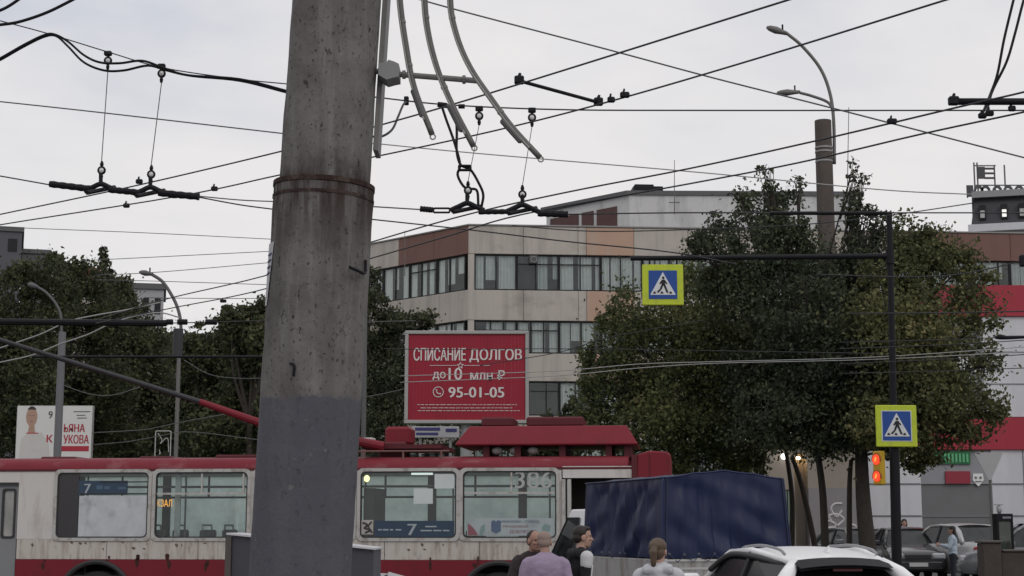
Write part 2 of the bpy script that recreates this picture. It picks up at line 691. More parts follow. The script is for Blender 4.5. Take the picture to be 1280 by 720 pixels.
def strips(M, length, mname, segs):
    """horizontal wall bands between the window ribbons"""
    tops = [Z_PAR] + [b for a, b in LV]
    bots = [a for a, b in LV] + [0.0]
    for i, (t, b) in enumerate(zip(tops, bots)):
        for (x0, x1, mm, lab, rows) in segs:
            if i in rows:
                mb = MB()
                x = x0
                while x < x1 - .05:
                    xe = min(x + 3.05, x1)
                    mb.bbox(x + .008, xe - .008, 0.0, 0.35, b + .006, t - .006, 0.02, M)
                    x = xe
                o = mb.build('wall_panel', mm, b_office, world=True)
                if lab:
                    o['label'] = lab


px2x = lambda px: (px - 585) / 2000.0 * 87.5
xo0, xo1 = px2x(735), px2x(796)
strips(MR, LEN_R, 'right', [
    (0.0, xo0, M_panel, None, (0, 1, 2)), (xo0, xo1, M_panel_o, 'orange tinted wall panel', (0, 1, 2)), (xo1, px2x(1150), M_panel, None, (0, 1, 2)),
    (px2x(1150), LEN_R, M_terra, 'terracotta parapet panel', (0,)), (px2x(1150), LEN_R, M_panel, None, (1, 2)), (0.0, LEN_R, M_panel, None, (3, 4, 5))])
strips(ML, LEN_L, 'left', [
    (0.0, LEN_L - 5.9, M_panel, None, (0,)), (LEN_L - 5.9, LEN_L - .01, M_terra, 'terracotta parapet panel', (0,)), (0.0, LEN_L - .01, M_panel, None, (1, 2, 3, 4, 5))])
# coping line, roof, inner shell
cp = MB()
cp.bbox(-.06, LEN_R, -.06, .42, Z_PAR + .003, Z_PAR + .10, .02, MR)
cp.bbox(0, LEN_L - .08, -.06, .42, Z_PAR + .003, Z_PAR + .095, .02, ML)
cp.build('coping', mat('coping_metal', (0.24, 0.235, 0.23), 0.6), b_office, world=True)
core = MB()
core.box(.5, LEN_R - .1, 3.2, 14, 0, Z_PAR - .5, MR)
core.box(.1, LEN_L - 2, 3.2, 8, 0, Z_PAR - .55, ML)
ewl = MB().box(0, .3, .36, 8, 0, Z_PAR - .02, ML)
ewl.build('end_wall', M_panel, b_office, world=True)
core.build('inner_wall', M_roomd, b_office, world=True)
sl = MB()
for a, b in LV:
    sl.box(.4, LEN_R - .1, .36, 3.19, b - .35, b - .05, MR)
    sl.box(.1, LEN_L - .6, .36, 3.19, b - .355, b - .055, ML)
    sl.box(.4, LEN_R - .1, .36, 3.19, a + .05, a + .25, MR)
    sl.box(.1, LEN_L - .6, .36, 3.19, a + .055, a + .255, ML)
sl.build('floor_slab', mat('slab', (0.35, 0.35, 0.34), .9), b_office, world=True)
ew = MB().box(LEN_R - .3, LEN_R, .36, 14, 0, Z_PAR - .02, MR)
ew.build('end_wall', M_panel, b_office, world=True)


def office_window(M, x0, x1, zb, zt_, seed, bright=False):
    rr = random.Random(seed)
    w = .065
    fr = MB()
    fr.box(x0, x1, .10, .20, zb, zb + w, M)
    fr.box(x0, x1, .10, .20, zt_ - w, zt_, M)
    fr.box(x0, x0 + w, .10, .20, zb + w, zt_ - w, M)
    fr.box(x1 - w, x1, .10, .20, zb + w, zt_ - w, M)
    n = rr.choice((2, 3, 3))
    xs = [x0 + (x1 - x0) * (k / n + rr.uniform(-.06, .06)) for k in range(1, n)]
    for x in xs:
        fr.box(x - .03, x + .03, .105, .195, zb + w, zt_ - w, M)
    if rr.random() < .5:
        zz = zt_ - .52
        fr.box(x0 + w, x1 - w, .11, .19, zz - .025, zz + .025, M)
    win = fr.build('window', M_frame_d, b_office, world=True)
    pn = MB().box(x0 + w, x1 - w, .148, .156, zb + w, zt_ - w, M)
    pn.build('pane', M_winglass, win, world=True)
    if bright or rr.random() < .92:
        cu = MB()
        x = x0 + .05
        while x < x1 - .2:
            ww = rr.uniform(.35, .65) if bright else rr.uniform(.35, 1.2)
            if bright or rr.random() < .85:
                xe = min(x + ww, x1 - .05)
                lo = zb - .02 if rr.random() < .8 else zb + rr.uniform(.3, 1.0)
                n_ = max(3, int((xe - x) / .09))
                cu.grid(lambda s, t, x=x, xe=xe, lo=lo: (x + (xe - x) * s, .24 + .03 * math.sin(s * n_ * 3.1), lo + (zt_ - lo) * t), n_ * 2, 1, M)
            x += ww + (rr.uniform(.15, .45) if bright else rr.uniform(.02, .3))
        if cu.v:
            cu.build('curtain', M_curt if bright else (M_sheer if rr.random() < .7 else M_blind), win, world=True)


seed = 0
for fl, (a, b) in enumerate(LV[:4]):
    x = .36
    while x < LEN_R - .5:
        seed += 1
        office_window(MR, x, min(x + 2.32, LEN_R - .3), b + .01, a - .01, seed)
        x += 2.34
    x = LEN_L - .36
    while x > 1:
        seed += 1
        if x > LEN_L - 14 or fl < 1:
            office_window(ML, x - 2.32, x, b + .01, a - .01, seed + 500, True)
        x -= 2.34
for a, b in LV[:4]:
    MB().box(-.0, .34, 0.02, .34, b + .003, a - .003, MR).build('corner_post', M_panel, b_office, world=True)
ac = MB().bbox(px2x(662), px2x(673), -.22, .095, zt(329), zt(319), .03, MR)
aco = ac.build('air_conditioner', mat('ac_dark', (.10, .10, .105), .6), b_office, world=True)
MB().tube([MR @ Vector((px2x(667.5) + .16 * math.cos(a), -.235, zt(324) + .16 * math.sin(a))) for a in [2 * math.pi * k / 14 for k in range(15)]], .02, 5).build('fan_ring', M_galv, aco, world=True)
# penthouse
PH0 = W(787, 262, 97.0)
dirP = Vector((math.cos(R(1.2)), math.sin(R(1.2)), 0))
Mp = face_matrix(Vector((PH0.x, 97.0, 0)), dirP)
phl = Vector((W(683, 262, 102.2).x, 102.2, 0)) - Vector((PH0.x, 97.0, 0))
z0p, z1p = Z_PAR - 1.2, W(787, 244, 97.0).z
Lp = (1078 - 787) / 2000 * 97.5
ph = MB()
pts = [Vector((PH0.x, 97.0, 0)), Vector((PH0.x, 97.0, 0)) + dirP * Lp, Vector((PH0.x, 97.0, 0)) + dirP * Lp + phl, Vector((PH0.x, 97.0, 0)) + phl]
ph.add([(p.x, p.y, z) for z in (z0p, z1p) for p in pts], [(0, 1, 5, 4), (1, 2, 6, 5), (2, 3, 7, 6), (3, 0, 4, 7), (0, 3, 2, 1)])
ph.build('penthouse_wall', M_roofwall, b_office, world=True)
prf = MB()
cen = sum(pts, Vector()) / 4
op = [cen + (p - cen) * 1.04 for p in pts]
prf.add([(p.x, p.y, z) for z in (z1p + .003, z1p + .28) for p in op], [(0, 1, 5, 4), (1, 2, 6, 5), (2, 3, 7, 6), (3, 0, 4, 7), (0, 3, 2, 1), (4, 5, 6, 7)])
prf.build('roof', M_roofgrey, b_office, world=True)
Mpl = face_matrix(pts[3], -phl)
for (xa, xb) in ((.4, 2.9), (3.2, 4.2), (4.5, 6.2)):
    wv = MB().box(xa, xb, -.06, .05, Z_PAR + .05, z1p - .55, Mpl)
    wv.build('penthouse_window', mat('rusty_shutter', (0.10, 0.055, 0.05), .8, var=.3), b_office, world=True)
rb = MB()
rb.bbox(px2x(837), px2x(880), 11, 13, z1p + .28, z1p + 1.0, .03, MR)
rb.bbox(px2x(840), px2x(868), 11.4, 12.6, z1p + 1.0, z1p + 1.2, .03, MR)
rb.build('roof_box', M_black, b_office, world=True)
an = MB()
an.cyl(W(843, 268, 95), W(843, 200, 95), .035, .02, 6)
an.cyl(W(506, 345, 89.0), W(506, 288, 89.0), .03, .015, 6)
an.cyl(W(836, 253, 95), W(850, 253, 95), .03, .03, 6)
an.build('antenna', M_steel_d, b_office, world=True)

# ------------------------------------------------------------------ red and white shop building
D_RW = 62.0
b_shop = thing('shop_building', 'white panel shop building with wide red stripes at the right edge', 'building', (W(1195, 600, D_RW).x, D_RW, 0))
M_wpanel = mat('white_sandwich_panel', (0.60, 0.60, 0.63), 0.5, var=0.05, dirt=(0.45, 0.45, 0.47), dirt_amt=.4, dirt_scale=(.7, .7, .1))
M_gpanel = mat('grey_sandwich_panel', (0.27, 0.27, 0.29), 0.5, var=0.05)
M_gate = mat('grey_gate', (0.16, 0.16, 0.165), 0.6, var=0.1)
M_redp = mat('red_panel', (0.34, 0.022, 0.042), 0.5, var=0.1)
zr = lambda py: W(1250, py, D_RW).z
xr = lambda px: W(px, 600, D_RW).x


def rw_box(name, m, px0, px1, y0, y1, py_top, py_bot, lab=None, zb=None):
    o = MB().box(xr(px0), xr(px1), D_RW + y0, D_RW + y1, zr(py_bot) if zb is None else zb, zr(py_top)).build(name, m, b_shop, world=True)
    if lab:
        o['label'] = lab
    return o


rw_box('upper_wall', M_wpanel, 1236, 1500, 0, 9, 396, 521)
rw_box('upper_wall', M_gpanel, 1190, 1235.6, .35, 9, 396, 521, 'recessed dark grey wall')
rw_box('fascia', M_redp, 1190, 1500, -.12, 9, 357, 395.5, 'upper red fascia band')
rw_box('fascia', M_redp, 1150, 1500, -.12, 9, 522, 562, 'lower red fascia band')
rw_box('lower_wall', M_wpanel, 1240, 1500, 0, 9, 562.5, 700, None, 0)
rw_box('lower_wall', M_wpanel, 1086, 1151, 0, 9, 562.5, 700, None, 0)
rw_box('gate_surround', M_gpanel, 1151.4, 1239.6, .06, 9, 562.5, 605, 'grey panel above the gate')
rw_box('gate', M_gate, 1151.4, 1237, .12, 9, 605.4, 700, None, 0)
sm = MB()
for py in (605, 645):
    sm.box(xr(1240.4), xr(1500), D_RW - .02, D_RW - .004, zr(py) - .03, zr(py) + .03)
    sm.box(xr(1086), xr(1150.5), D_RW - .02, D_RW - .004, zr(py) - .03, zr(py) + .03)
for py in (440, 480):
    sm.box(xr(1236.4), xr(1500), D_RW - .02, D_RW - .004, zr(py) - .02, zr(py) + .02)
for px in (1118, 1280, 1330, 1380):
    sm.box(xr(px) - .02, xr(px) + .02, D_RW - .02, D_RW - .004, 0, zr(562.6))
sm.box(xr(1151.6), xr(1237), D_RW + .09, D_RW + .115, zr(645) - .04, zr(645) + .04)
sm.build('panel_seam', mat('seam', (0.18, 0.18, 0.19), .7), b_shop, world=True)
sg = MB()
for i, px in enumerate((1203, 1207, 1211, 1216, 1221, 1226, 1231)):
    h = 438 + (i * 7) % 9
    sg.box(xr(px), xr(px + 2.6), D_RW + .2, D_RW + .34, zr(466 - (i * 5) % 6), zr(h))
sg.build('sign_lettering', M_white, b_shop, world=True)
gsn = rw_box('sign_board', mat('sign_green', (0.03, 0.15, 0.06), .6), 1153, 1214, -.02, .055, 564, 580, 'dark green sign board')
gl = MB()
for i in range(7):
    gl.box(xr(1181 + i * 4.6), xr(1183.5 + i * 4.6), D_RW - .05, D_RW - .024, zr(578), zr(567))
gl.build('sign_lettering', mat('sign_green_l', (0.12, 0.42, 0.2), .6), gsn, world=True)
rw_box('sign_board', mat('sign_redd', (0.28, 0.03, 0.05), .6), 1182, 1213, -.02, .055, 589, 604.4, 'dark red sign board')
em = MB()
em.prism([(xr(1217), zr(592)), (xr(1229), zr(592)), (xr(1230), zr(600)), (xr(1226), zr(605)), (xr(1223), zr(608)), (xr(1220), zr(605)), (xr(1216), zr(600))], D_RW + .02, D_RW + .05)
eo = em.build('emblem', M_white, b_shop, world=True)
em = MB()
for px in (1220, 1226):
    em.cyl(Vector((xr(px), D_RW + .018, zr(597))), Vector((xr(px), D_RW + .0, zr(597))), .05, .05, 8)
em.box(xr(1219), xr(1227), D_RW + .0, D_RW + .018, zr(602.4), zr(601.2))
em.build('emblem_mark', M_gate, eo, world=True)

# ------------------------------------------------------------------ lit brown annex between the trunks
D_AN = 58.0
b_annex = thing('annex_building', 'low brown annex with a warm lit arch behind the tree trunks', 'building', (W(1020, 650, D_AN).x, D_AN, 0))
xa = lambda px: W(px, 640, D_AN).x
za = lambda py: W(1020, py, D_AN).z
M_annex = mat('annex_plaster', (0.27, 0.235, 0.20), .85, var=.12, scale=1.2)
M_annexg = mat('annex_grey', (0.22, 0.21, 0.215), .85, var=.12)
an = MB()
arch = [(xa(994) + (xa(1011) - xa(994)) * (0.5 + .5 * math.cos(R(a))), za(585) + (za(566) - za(585)) * math.sin(R(a))) for a in range(180, -1, -20)]
an.box(xa(955), xa(994), D_AN, D_AN + 3.2, 0, za(556))
an.box(xa(1011), xa(1086), D_AN, D_AN + 3.2, za(610), za(556))
n = len(arch)
top = za(556)
vs = [(x, D_AN, z) for x, z in arch] + [(x, D_AN, top) for x, z in arch]
an.add(vs, [(i, i + 1, n + i + 1, n + i) for i in range(n - 1)])
an.box(xa(994), xa(1011), D_AN + .7, D_AN + 3.2, 0, za(556))
an.build('wall', M_annex, b_annex, world=True)
MB().box(xa(1011) + .004, xa(1086), D_AN - .05, D_AN + 3.2, 0, za(610) - .004).build('lower_wall', M_annexg, b_annex, world=True)
MB().box(xa(950), xa(1085.6), D_AN - .3, D_AN + 3.2, za(556) + .004, za(556) + .3).build('roof', M_roofgrey, b_annex, world=True)
MB().ell((xa(1002), D_AN + .40, za(572)), (.07, .07, .05), 10, 8).build('lamp', emit('warm_lamp', (1.0, 0.70, 0.36), 40.0), b_annex, smooth=True, world=True)
MB().ell((xa(980), D_AN - .25, za(571)), (.1, .1, .1), 10, 8).build('lamp', emit('white_lamp', (1.0, 0.97, 0.92), 6.0), b_annex, smooth=True, world=True)
dr = MB()
dr.box(xa(977), xa(992), D_AN - .06, D_AN - .004, 0.02, za(612))
dro = dr.build('door', M_frame_d, b_annex, world=True)
for k in (0, 1):
    MB().box(xa(978 + 7 * k), xa(983.6 + 7 * k), D_AN - .075, D_AN - .062, .2, za(614)).build('pane', mat('door_glass', (.14, .2, .15), .15), dro, world=True)
gr = MB()
rr = random.Random(4)
for k in range(9):
    c = Vector((xa(rr.uniform(1032, 1066)), D_AN - .06, rr.uniform(.6, za(632))))
    pts = [c + Vector((rr.uniform(.15, .3) * math.cos(t * 1.3 + k), 0, rr.uniform(.15, .3) * math.sin(t * 1.3 + k))) for t in range(5)]
    gr.tube(spline(pts, 4), .045, 4)
gr.build('graffiti', mat('graffiti_paint', (.5, .48, .5), .7), b_annex, world=True)

# ------------------------------------------------------------------ dark mansard block with roof sign, upper right
D_MS = 130.0
b_man = thing('mansard_building', 'tall building with dark mansard roof and rooftop sign frame, top right', 'building', (W(1213, 280, D_MS).x, D_MS, 0))
xm = lambda px: W(px, 280, D_MS).x
zm = lambda py: W(1250, py, D_MS).z
MB().box(xm(1213), xm(1480), D_MS, D_MS + 15, 0, zm(291)).build('wall', mat('man_wall', (.42, .40, .39), .85), b_man, world=True)
MB().box(xm(1210), xm(1482), D_MS - .5, D_MS + 15.5, zm(291) + .004, zm(282)).build('cornice', mat('man_trim', (.58, .59, .62), .7), b_man, world=True)
mn = MB()
x0, x1, x2, x3 = xm(1214), xm(1478), xm(1219), xm(1472)
zz0, zz1 = zm(282) + .004, zm(246)
mn.add([(x0, D_MS, zz0), (x1, D_MS, zz0), (x1, D_MS + 14, zz0), (x0, D_MS + 14, zz0), (x2, D_MS + 1, zz1), (x3, D_MS + 1, zz1), (x3, D_MS + 13, zz1), (x2, D_MS + 13, zz1)],
       [(0, 3, 2, 1), (4, 5, 6, 7), (0, 1, 5, 4), (1, 2, 6, 5), (2, 3, 7, 6), (3, 0, 4, 7)])
mn.build('roof', mat('mansard_metal', (.035, .035, .042), .5, var=.2), b_man, world=True)
MB().box(xm(1216), xm(1476), D_MS + .5, D_MS + 13.5, zz1 + .004, zm(238)).build('roof_edge', mat('man_edge', (.28, .28, .29), .7), b_man, world=True)
for px, m in ((1228, M_blind), (1254, emit('lit_window', (.95, .92, .85), .55)), (1275, M_blind)):
    wf = MB().box(xm(px - 4), xm(px + 4), D_MS + .05, D_MS + .9, zm(275), zm(257)).build('window', M_frame_d, b_man, world=True)
    MB().box(xm(px - 2.6), xm(px + 2.6), D_MS - .02, D_MS + .045, zm(273), zm(264)).build('pane', m, wf, world=True)
b_man.rotation_euler = (0, 0, -math.atan(W(1213, 280, D_MS).x / D_MS))
rs = thing('roof_sign', 'rooftop sign seen from behind, dark letters on a thin steel frame', 'sign', (xm(1250), D_MS + 3, zm(238)))
fr = MB()
for px, top in ((1224, 222), (1234, 193), (1238, 193), (1260, 196), (1273, 196), (1300, 200), (1330, 200)):
    fr.cyl((xm(px), D_MS + 3, zm(238)), (xm(px), D_MS + 3, zm(top)), .07, .07, 6)
for a, b, py in ((1234, 1262, 197), (1234, 1330, 222), (1224, 1330, 236)):
    fr.cyl((xm(a), D_MS + 3, zm(py)), (xm(b), D_MS + 3, zm(py)), .06, .06, 6)
fr.build('sign_frame', M_steel_d, rs, world=True)
M_sgl = mat('sign_back', (.07, .07, .075), .7)
lt = MB().box(xm(1237), xm(1247), D_MS + 2.8, D_MS + 2.95, zm(214), zm(199))
for py in (200, 206, 212):
    lt.box(xm(1246.5), xm(1260), D_MS + 2.82, D_MS + 2.93, zm(py + 2.4), zm(py))
lt.build('sign_panel', M_sgl, rs, world=True)
MB().box(xm(1223), xm(1231), D_MS + 2.8, D_MS + 2.95, zm(236.5), zm(222.5)).build('sign_panel', M_sgl, rs, world=True)
for px in (1238, 1247, 1262, 1276, 1290, 1304):
    ou = [(xm(px) + .42 * math.cos(a), zm(230) + .5 * math.sin(a)) for a in [2 * math.pi * k / 12 for k in range(12)]]
    inn = [(xm(px) + .22 * math.cos(a), zm(230) + .28 * math.sin(a)) for a in [2 * math.pi * k / 12 for k in range(12)]]
    MB().ring(ou, inn, D_MS + 2.8, D_MS + 2.95).build('sign_letter', M_sgl, rs, world=True)

# ------------------------------------------------------------------ far blocks at left
D_T = 170.0


def far_block(name, label, px0, px1, py_top, D, m, depth=14, rows=4, cols=4, extra=None):
    p0, p1 = W(px0, py_top, D), W(px1, py_top, D)
    t = thing(name, label, 'building', (p1.x, D, 0))
    MB().box(p0.x, p1.x, D, D + depth, 0, p0.z).build('wall', m, t, world=True)
    MB().box(p0.x - .2, p1.x + .2, D - .2, D + depth + .2, p0.z + .003, p0.z + .5).build('roof', M_roofgrey, t, world=True)
    w = (p1.x - p0.x) / cols
    for r_ in range(rows):
        for c in range(cols):
            MB().box(p0.x + w * (c + .25), p0.x + w * (c + .75), D - .06, D - .004, p0.z - 3 * r_ - 2.2, p0.z - 3 * r_ - .8).build('window', M_frame_d, t, world=True)
    if extra:
        extra(t)
    t.rotation_euler = (0, 0, math.atan(-p1.x / D))
    return t


def chim(t):
    for px in (3, 13):
        MB().box(W(px - 3, 280, D_T).x, W(px + 2, 280, D_T).x, D_T + 3, D_T + 5, W(0, 292, D_T).z + .5, W(0, 278, D_T).z).build('chimney', M_black, t, world=True)


far_block('apartment_block', 'distant dark apartment block with chimneys at the left edge', -60, 28, 290, D_T, mat('far_dark', (.10, .10, .115), .9), extra=chim)
far_block('apartment_block', 'distant low dark block beside the chimney block', 29, 62, 318, D_T + 10, mat('far_dark2', (.13, .13, .14), .9), rows=2)


def dome(t):
    p = W(194, 362, 140)
    MB().ell((p.x, 146, p.z + .2), (.9, .9, .9), 14, 8).build('dome', M_roofgrey, t, smooth=True, world=True)


far_block('tower_block', 'distant pale grey tower with small dome above the left trees', 162, 205, 362, 140.0, mat('far_grey', (.36, .36, .375), .9), depth=8, rows=8, cols=3, extra=dome)
far_block('tower_block', 'distant low grey building in the gap between the left trees', 206, 262, 424, 150.0, mat('far_grey2', (.30, .30, .30), .9), rows=3, cols=6)
hp = W(106, 340, 95)
t = thing('red_roof_house', 'house with rusty red roof among the left trees', 'house', (hp.x, 95, 0))
MB().box(hp.x - 1.6, hp.x + 1.6, 95, 100, 0, W(106, 349, 95).z).build('wall', M_panel, t, world=True)
MB().prism([(hp.x - 1.9, W(106, 349, 95).z), (hp.x + 1.9, W(106, 349, 95).z), (hp.x + .5, W(106, 333, 95).z), (hp.x - .5, W(106, 333, 95).z)], 94.7, 100.3).build('roof', mat('rust_roof', (.19, .07, .05), .8, var=.3), t, world=True)

# ------------------------------------------------------------------ trees
M_leaf_main = leaf_mat('leaf_main', (0.0352, 0.0448, 0.0288), (0.0832, 0.0992, 0.0480), (0.1760, 0.1840, 0.0768), (0.2560, 0.2080, 0.1120))
M_leaf_deep = leaf_mat('leaf_deep', (0.0270, 0.0345, 0.0285), (0.0600, 0.0720, 0.0480), (0.1125, 0.1275, 0.0720), (0.1650, 0.1500, 0.0900))
M_leaf_olive = leaf_mat('leaf_olive', (0.0416, 0.0496, 0.0288), (0.1040, 0.1152, 0.0544), (0.2160, 0.2080, 0.0928), (0.3040, 0.2240, 0.1280))
M_leaf_dark = leaf_mat('leaf_dark', (0.0270, 0.0338, 0.0270), (0.0607, 0.0716, 0.0459), (0.1080, 0.1161, 0.0648), (0.1485, 0.1350, 0.0810))
M_leaf_far = leaf_mat('leaf_far', (0.0286, 0.0351, 0.0260), (0.0676, 0.0780, 0.0442), (0.1300, 0.1352, 0.0676), (0.1820, 0.1560, 0.0910))


def leaves(centres, radii, counts, size, rng, sub=16):
    """numpy leaf quads scattered through sub-clumps of each clump"""
    P = []
    for (c, r, n) in zip(centres, radii, counts):
        c = np.array(c); r = np.array(r)
        ns = max(3, int(sub))
        dirs = rng.normal(size=(ns, 3))
        dirs /= np.linalg.norm(dirs, axis=1)[:, None]
        rad = rng.uniform(0.45, 1.0, size=(ns, 1))
        sc = c + dirs * rad * r
        w = rng.uniform(.5, 1.5, ns); w /= w.sum()
        for k in range(ns):
            m = int(n * w[k])
            if m < 1:
                continue
            q = rng.normal(size=(m, 3)) * r * rng.uniform(.09, .27)
            far = rng.random(m) < .07
            q[far] *= 2.2
            P.append(sc[k] + q)
    P = np.concatenate(P)
    N = len(P)
    u = rng.normal(size=(N, 3)); u /= np.linalg.norm(u, axis=1)[:, None]
    t = rng.normal(size=(N, 3)); t -= u * (t * u).sum(1)[:, None]; t /= np.linalg.norm(t, axis=1)[:, None]
    s = (size * rng.uniform(.6, 1.3, N))[:, None]
    V = np.empty((N, 4, 3))
    V[:, 0] = P - u * s * .5
    V[:, 1] = P + t * s * .3 + u * s * .05
    V[:, 2] = P + u * s * .5
    V[:, 3] = P - t * s * .3 + u * s * .05
    return V.reshape(-1, 3), N


def leaf_object(V, N, m, name, parent, loc):
    me = bpy.data.meshes.new(name)
    me.vertices.add(4 * N)
    me.vertices.foreach_set('co', (V - np.array(loc)).astype(np.float32).ravel())
    me.loops.add(4 * N)
    me.loops.foreach_set('vertex_index', np.arange(4 * N, dtype=np.int32))
    me.polygons.add(N)
    me.polygons.foreach_set('loop_start', np.arange(0, 4 * N, 4, dtype=np.int32))
    me.polygons.foreach_set('loop_total', np.full(N, 4, dtype=np.int32))
    me.update(calc_edges=True)
    me.validate()
    me.materials.append(m)
    o = bpy.data.objects.new(name, me)
    COL.objects.link(o)
    o.parent = parent
    return o


def tree(name, label, base_px, D, clumps, trunks, n_leaf, size, m, group=None, seed=1, trunk_r=0.16, sub=24, base_D=None, crotch=0.42):
    """clumps: (px, py, rx, ry, dD) in photo pixels; trunks: list of [(px,py,dD)...] polylines to the crotch"""
    rng = np.random.default_rng(seed)
    rr = random.Random(seed)
    s = F_PX / D
    base = W(base_px, 660, D)
    base = Vector((base.x, D, 0))
    t = thing(name, label, 'tree', base, 0, group)
    cs, rs, ar = [], [], []
    for c in clumps:
        px, py, rx, ry = c[:4]
        dD = c[4] if len(c) > 4 else rr.uniform(-1.0, 1.0) * (rx / s)
        p = W(px, py, D + dD)
        cs.append(p); rs.append((rx / s, max(rx, ry) / s * .95, ry / s)); ar.append(rx * ry)
    tot = sum(a ** .85 for a in ar)
    cnt = [n_leaf * a ** .85 / tot * (.5 if (n_leaf > 60000 and (c[1] < 300 or c[0] > 1195)) else 1.0) * (.7 if n_leaf > 60000 and c[1] < 262 else 1.0) * rr.uniform(.7, 1.2) for a, c in zip(ar, clumps)]
    V, N = leaves([tuple(c) for c in cs], rs, cnt, size, rng, sub)
    tm = MB()
    forks = []
    for tp in trunks:
        tf = 1.0
        if isinstance(tp[0], float):
            tf, tp = tp[0], tp[1:]
        pts = [W(px, py, D + dD) for px, py, dD in tp]
        pts = [Vector((pts[0].x + (pts[0].x - pts[1].x) * .3, pts[0].y, -0.1))] + pts
        sp = spline(pts, 6)
        n = len(sp)
        tm.tube(sp, [tf * trunk_r * (1.25 if i == 0 else 1.0) * (1 - .45 * i / n) for i in range(n)], 9)
        forks.append((sp[-1], trunk_r * .55 * tf))
    for c, r in zip(cs, rs):
        f, fr_ = min(forks, key=lambda q: (q[0] - c).length)
        mid = f.lerp(c, .5) + Vector((rr.uniform(-.3, .3), rr.uniform(-.3, .3), rr.uniform(.0, .5)))
        sp = spline([f, mid, c], 5)
        n = len(sp)
        tm.tube(sp, [max(.012, fr_ * .8 * (1 - .85 * i / n)) for i in range(n)], 6)
        for k in range(4):
            e_ = c + Vector((rr.gauss(0, .5) * r[0], rr.gauss(0, .5) * r[1], rr.uniform(-.2, .9) * r[2]))
            tm.tube([mid.lerp(c, .6), mid.lerp(c, .6).lerp(e_, .5) + Vector((0, 0, .1 * r[2])), e_], [fr_ * .25 + .006, .014, .006], 5)
    tm.build('trunk', M_trunk, t, smooth=True, world=True)
    leaf_object(V, N, m, 'crown', t, base)
    return t


# three street trees that read as one big crown
tree('street_tree', 'dark leaning street tree left of the hanging crossing sign, over the tarpaulin', 985, 40.0, [
    (800, 395, 42, 45), (772, 425, 30, 40), (745, 455, 22, 30), (770, 470, 45, 45), (745, 500, 28, 30), (730, 525, 18, 16), (810, 470, 55, 60), (850, 420, 60, 60), (870, 370, 45, 45),
    (780, 525, 45, 40), (830, 535, 60, 50), (890, 480, 60, 60), (880, 545, 55, 45), (850, 590, 50, 28), (925, 560, 45, 40), (905, 400, 50, 50), (790, 570, 40, 25), (940, 430, 50, 55), (930, 500, 50, 50),
    (735, 480, 12, 20), (760, 400, 14, 18), (930, 590, 30, 15), (800, 590, 40, 20), (850, 480, 60, 60), (900, 430, 70, 60, -1.5), (960, 470, 60, 60, -1.5), (860, 520, 60, 50, -1.5)],
    [[(1020, 690, 0), (1003, 610, 0), (990, 570, 0)], [(990, 690, .4), (990, 620, .3), (982, 560, .2)]], 70000, .105, M_leaf_main, 'street trees beside the crossing', 21, .09)
tree('street_tree', 'tallest street tree, its top rising around the concrete lamp pole', 1030, 37.0, [
    (950, 262, 38, 30), (905, 285, 28, 22), (880, 310, 22, 18), (978, 257, 28, 30), (982, 302, 38, 40), (940, 320, 50, 40), (900, 345, 40, 30), (1068, 262, 18, 24), (1080, 300, 30, 28), (1074, 330, 36, 36), (1010, 360, 65, 55),
    (950, 380, 55, 55), (1060, 390, 55, 55), (985, 430, 65, 55), (1050, 450, 60, 55), (1000, 490, 65, 45), (950, 470, 50, 45), (1060, 505, 50, 40), (980, 540, 55, 25), (1040, 545, 45, 25),
    (955, 215, 12, 12, 0), (962, 235, 12, 12, 0), (1000, 232, 12, 12, 0), (1066, 212, 8, 14, 0), (1078, 225, 12, 9, 0), (1068, 240, 12, 10, 0), (925, 245, 12, 9, 0), (1085, 262, 14, 10, 0), (1095, 275, 16, 12), (880, 295, 12, 9), (1000, 400, 70, 60, -1.4), (1030, 470, 70, 60, -1.4), (960, 520, 60, 35, -1.2), (1020, 540, 60, 30, -1.2)],
    [[(1032, 690, 0), (1028, 610, 0), (1018, 540, 0)]], 76000, .105, M_leaf_deep, 'street trees beside the crossing', 22, .115)
tree('street_tree', 'spreading street tree behind the crossing sign pole, thick trunk by the dark car', 1080, 36.0, [
    (1130, 300, 32, 28), (1165, 310, 36, 28), (1195, 330, 34, 26), (1215, 355, 26, 20), (1150, 350, 50, 45), (1200, 385, 42, 32), (1228, 400, 26, 18), (1110, 370, 45, 45), (1160, 420, 60, 48), (1205, 440, 42, 34), (1235, 455, 22, 18),
    (1120, 440, 50, 50), (1110, 500, 50, 45), (1160, 490, 55, 40), (1205, 500, 42, 34), (1235, 505, 26, 28), (1245, 520, 16, 18), (1170, 535, 42, 26), (1205, 540, 30, 18), (1120, 545, 42, 25), (1085, 420, 45, 50), (1080, 480, 45, 50),
    (1155, 570, 22, 16), (1140, 580, 16, 14), (1215, 545, 24, 12), (1240, 345, 14, 8), (1255, 515, 8, 8), (1120, 420, 60, 60, -1.4), (1100, 520, 55, 45, -1.4), (1150, 480, 60, 50, -1.4)],
    [[(1086, 700, 0), (1079, 620, 0), (1076, 540, 0)], [.35, (1062, 695, .5), (1062, 610, .4), (1064, 575, .3)]], 72000, .105, M_leaf_olive, 'street trees beside the crossing', 23, .23)

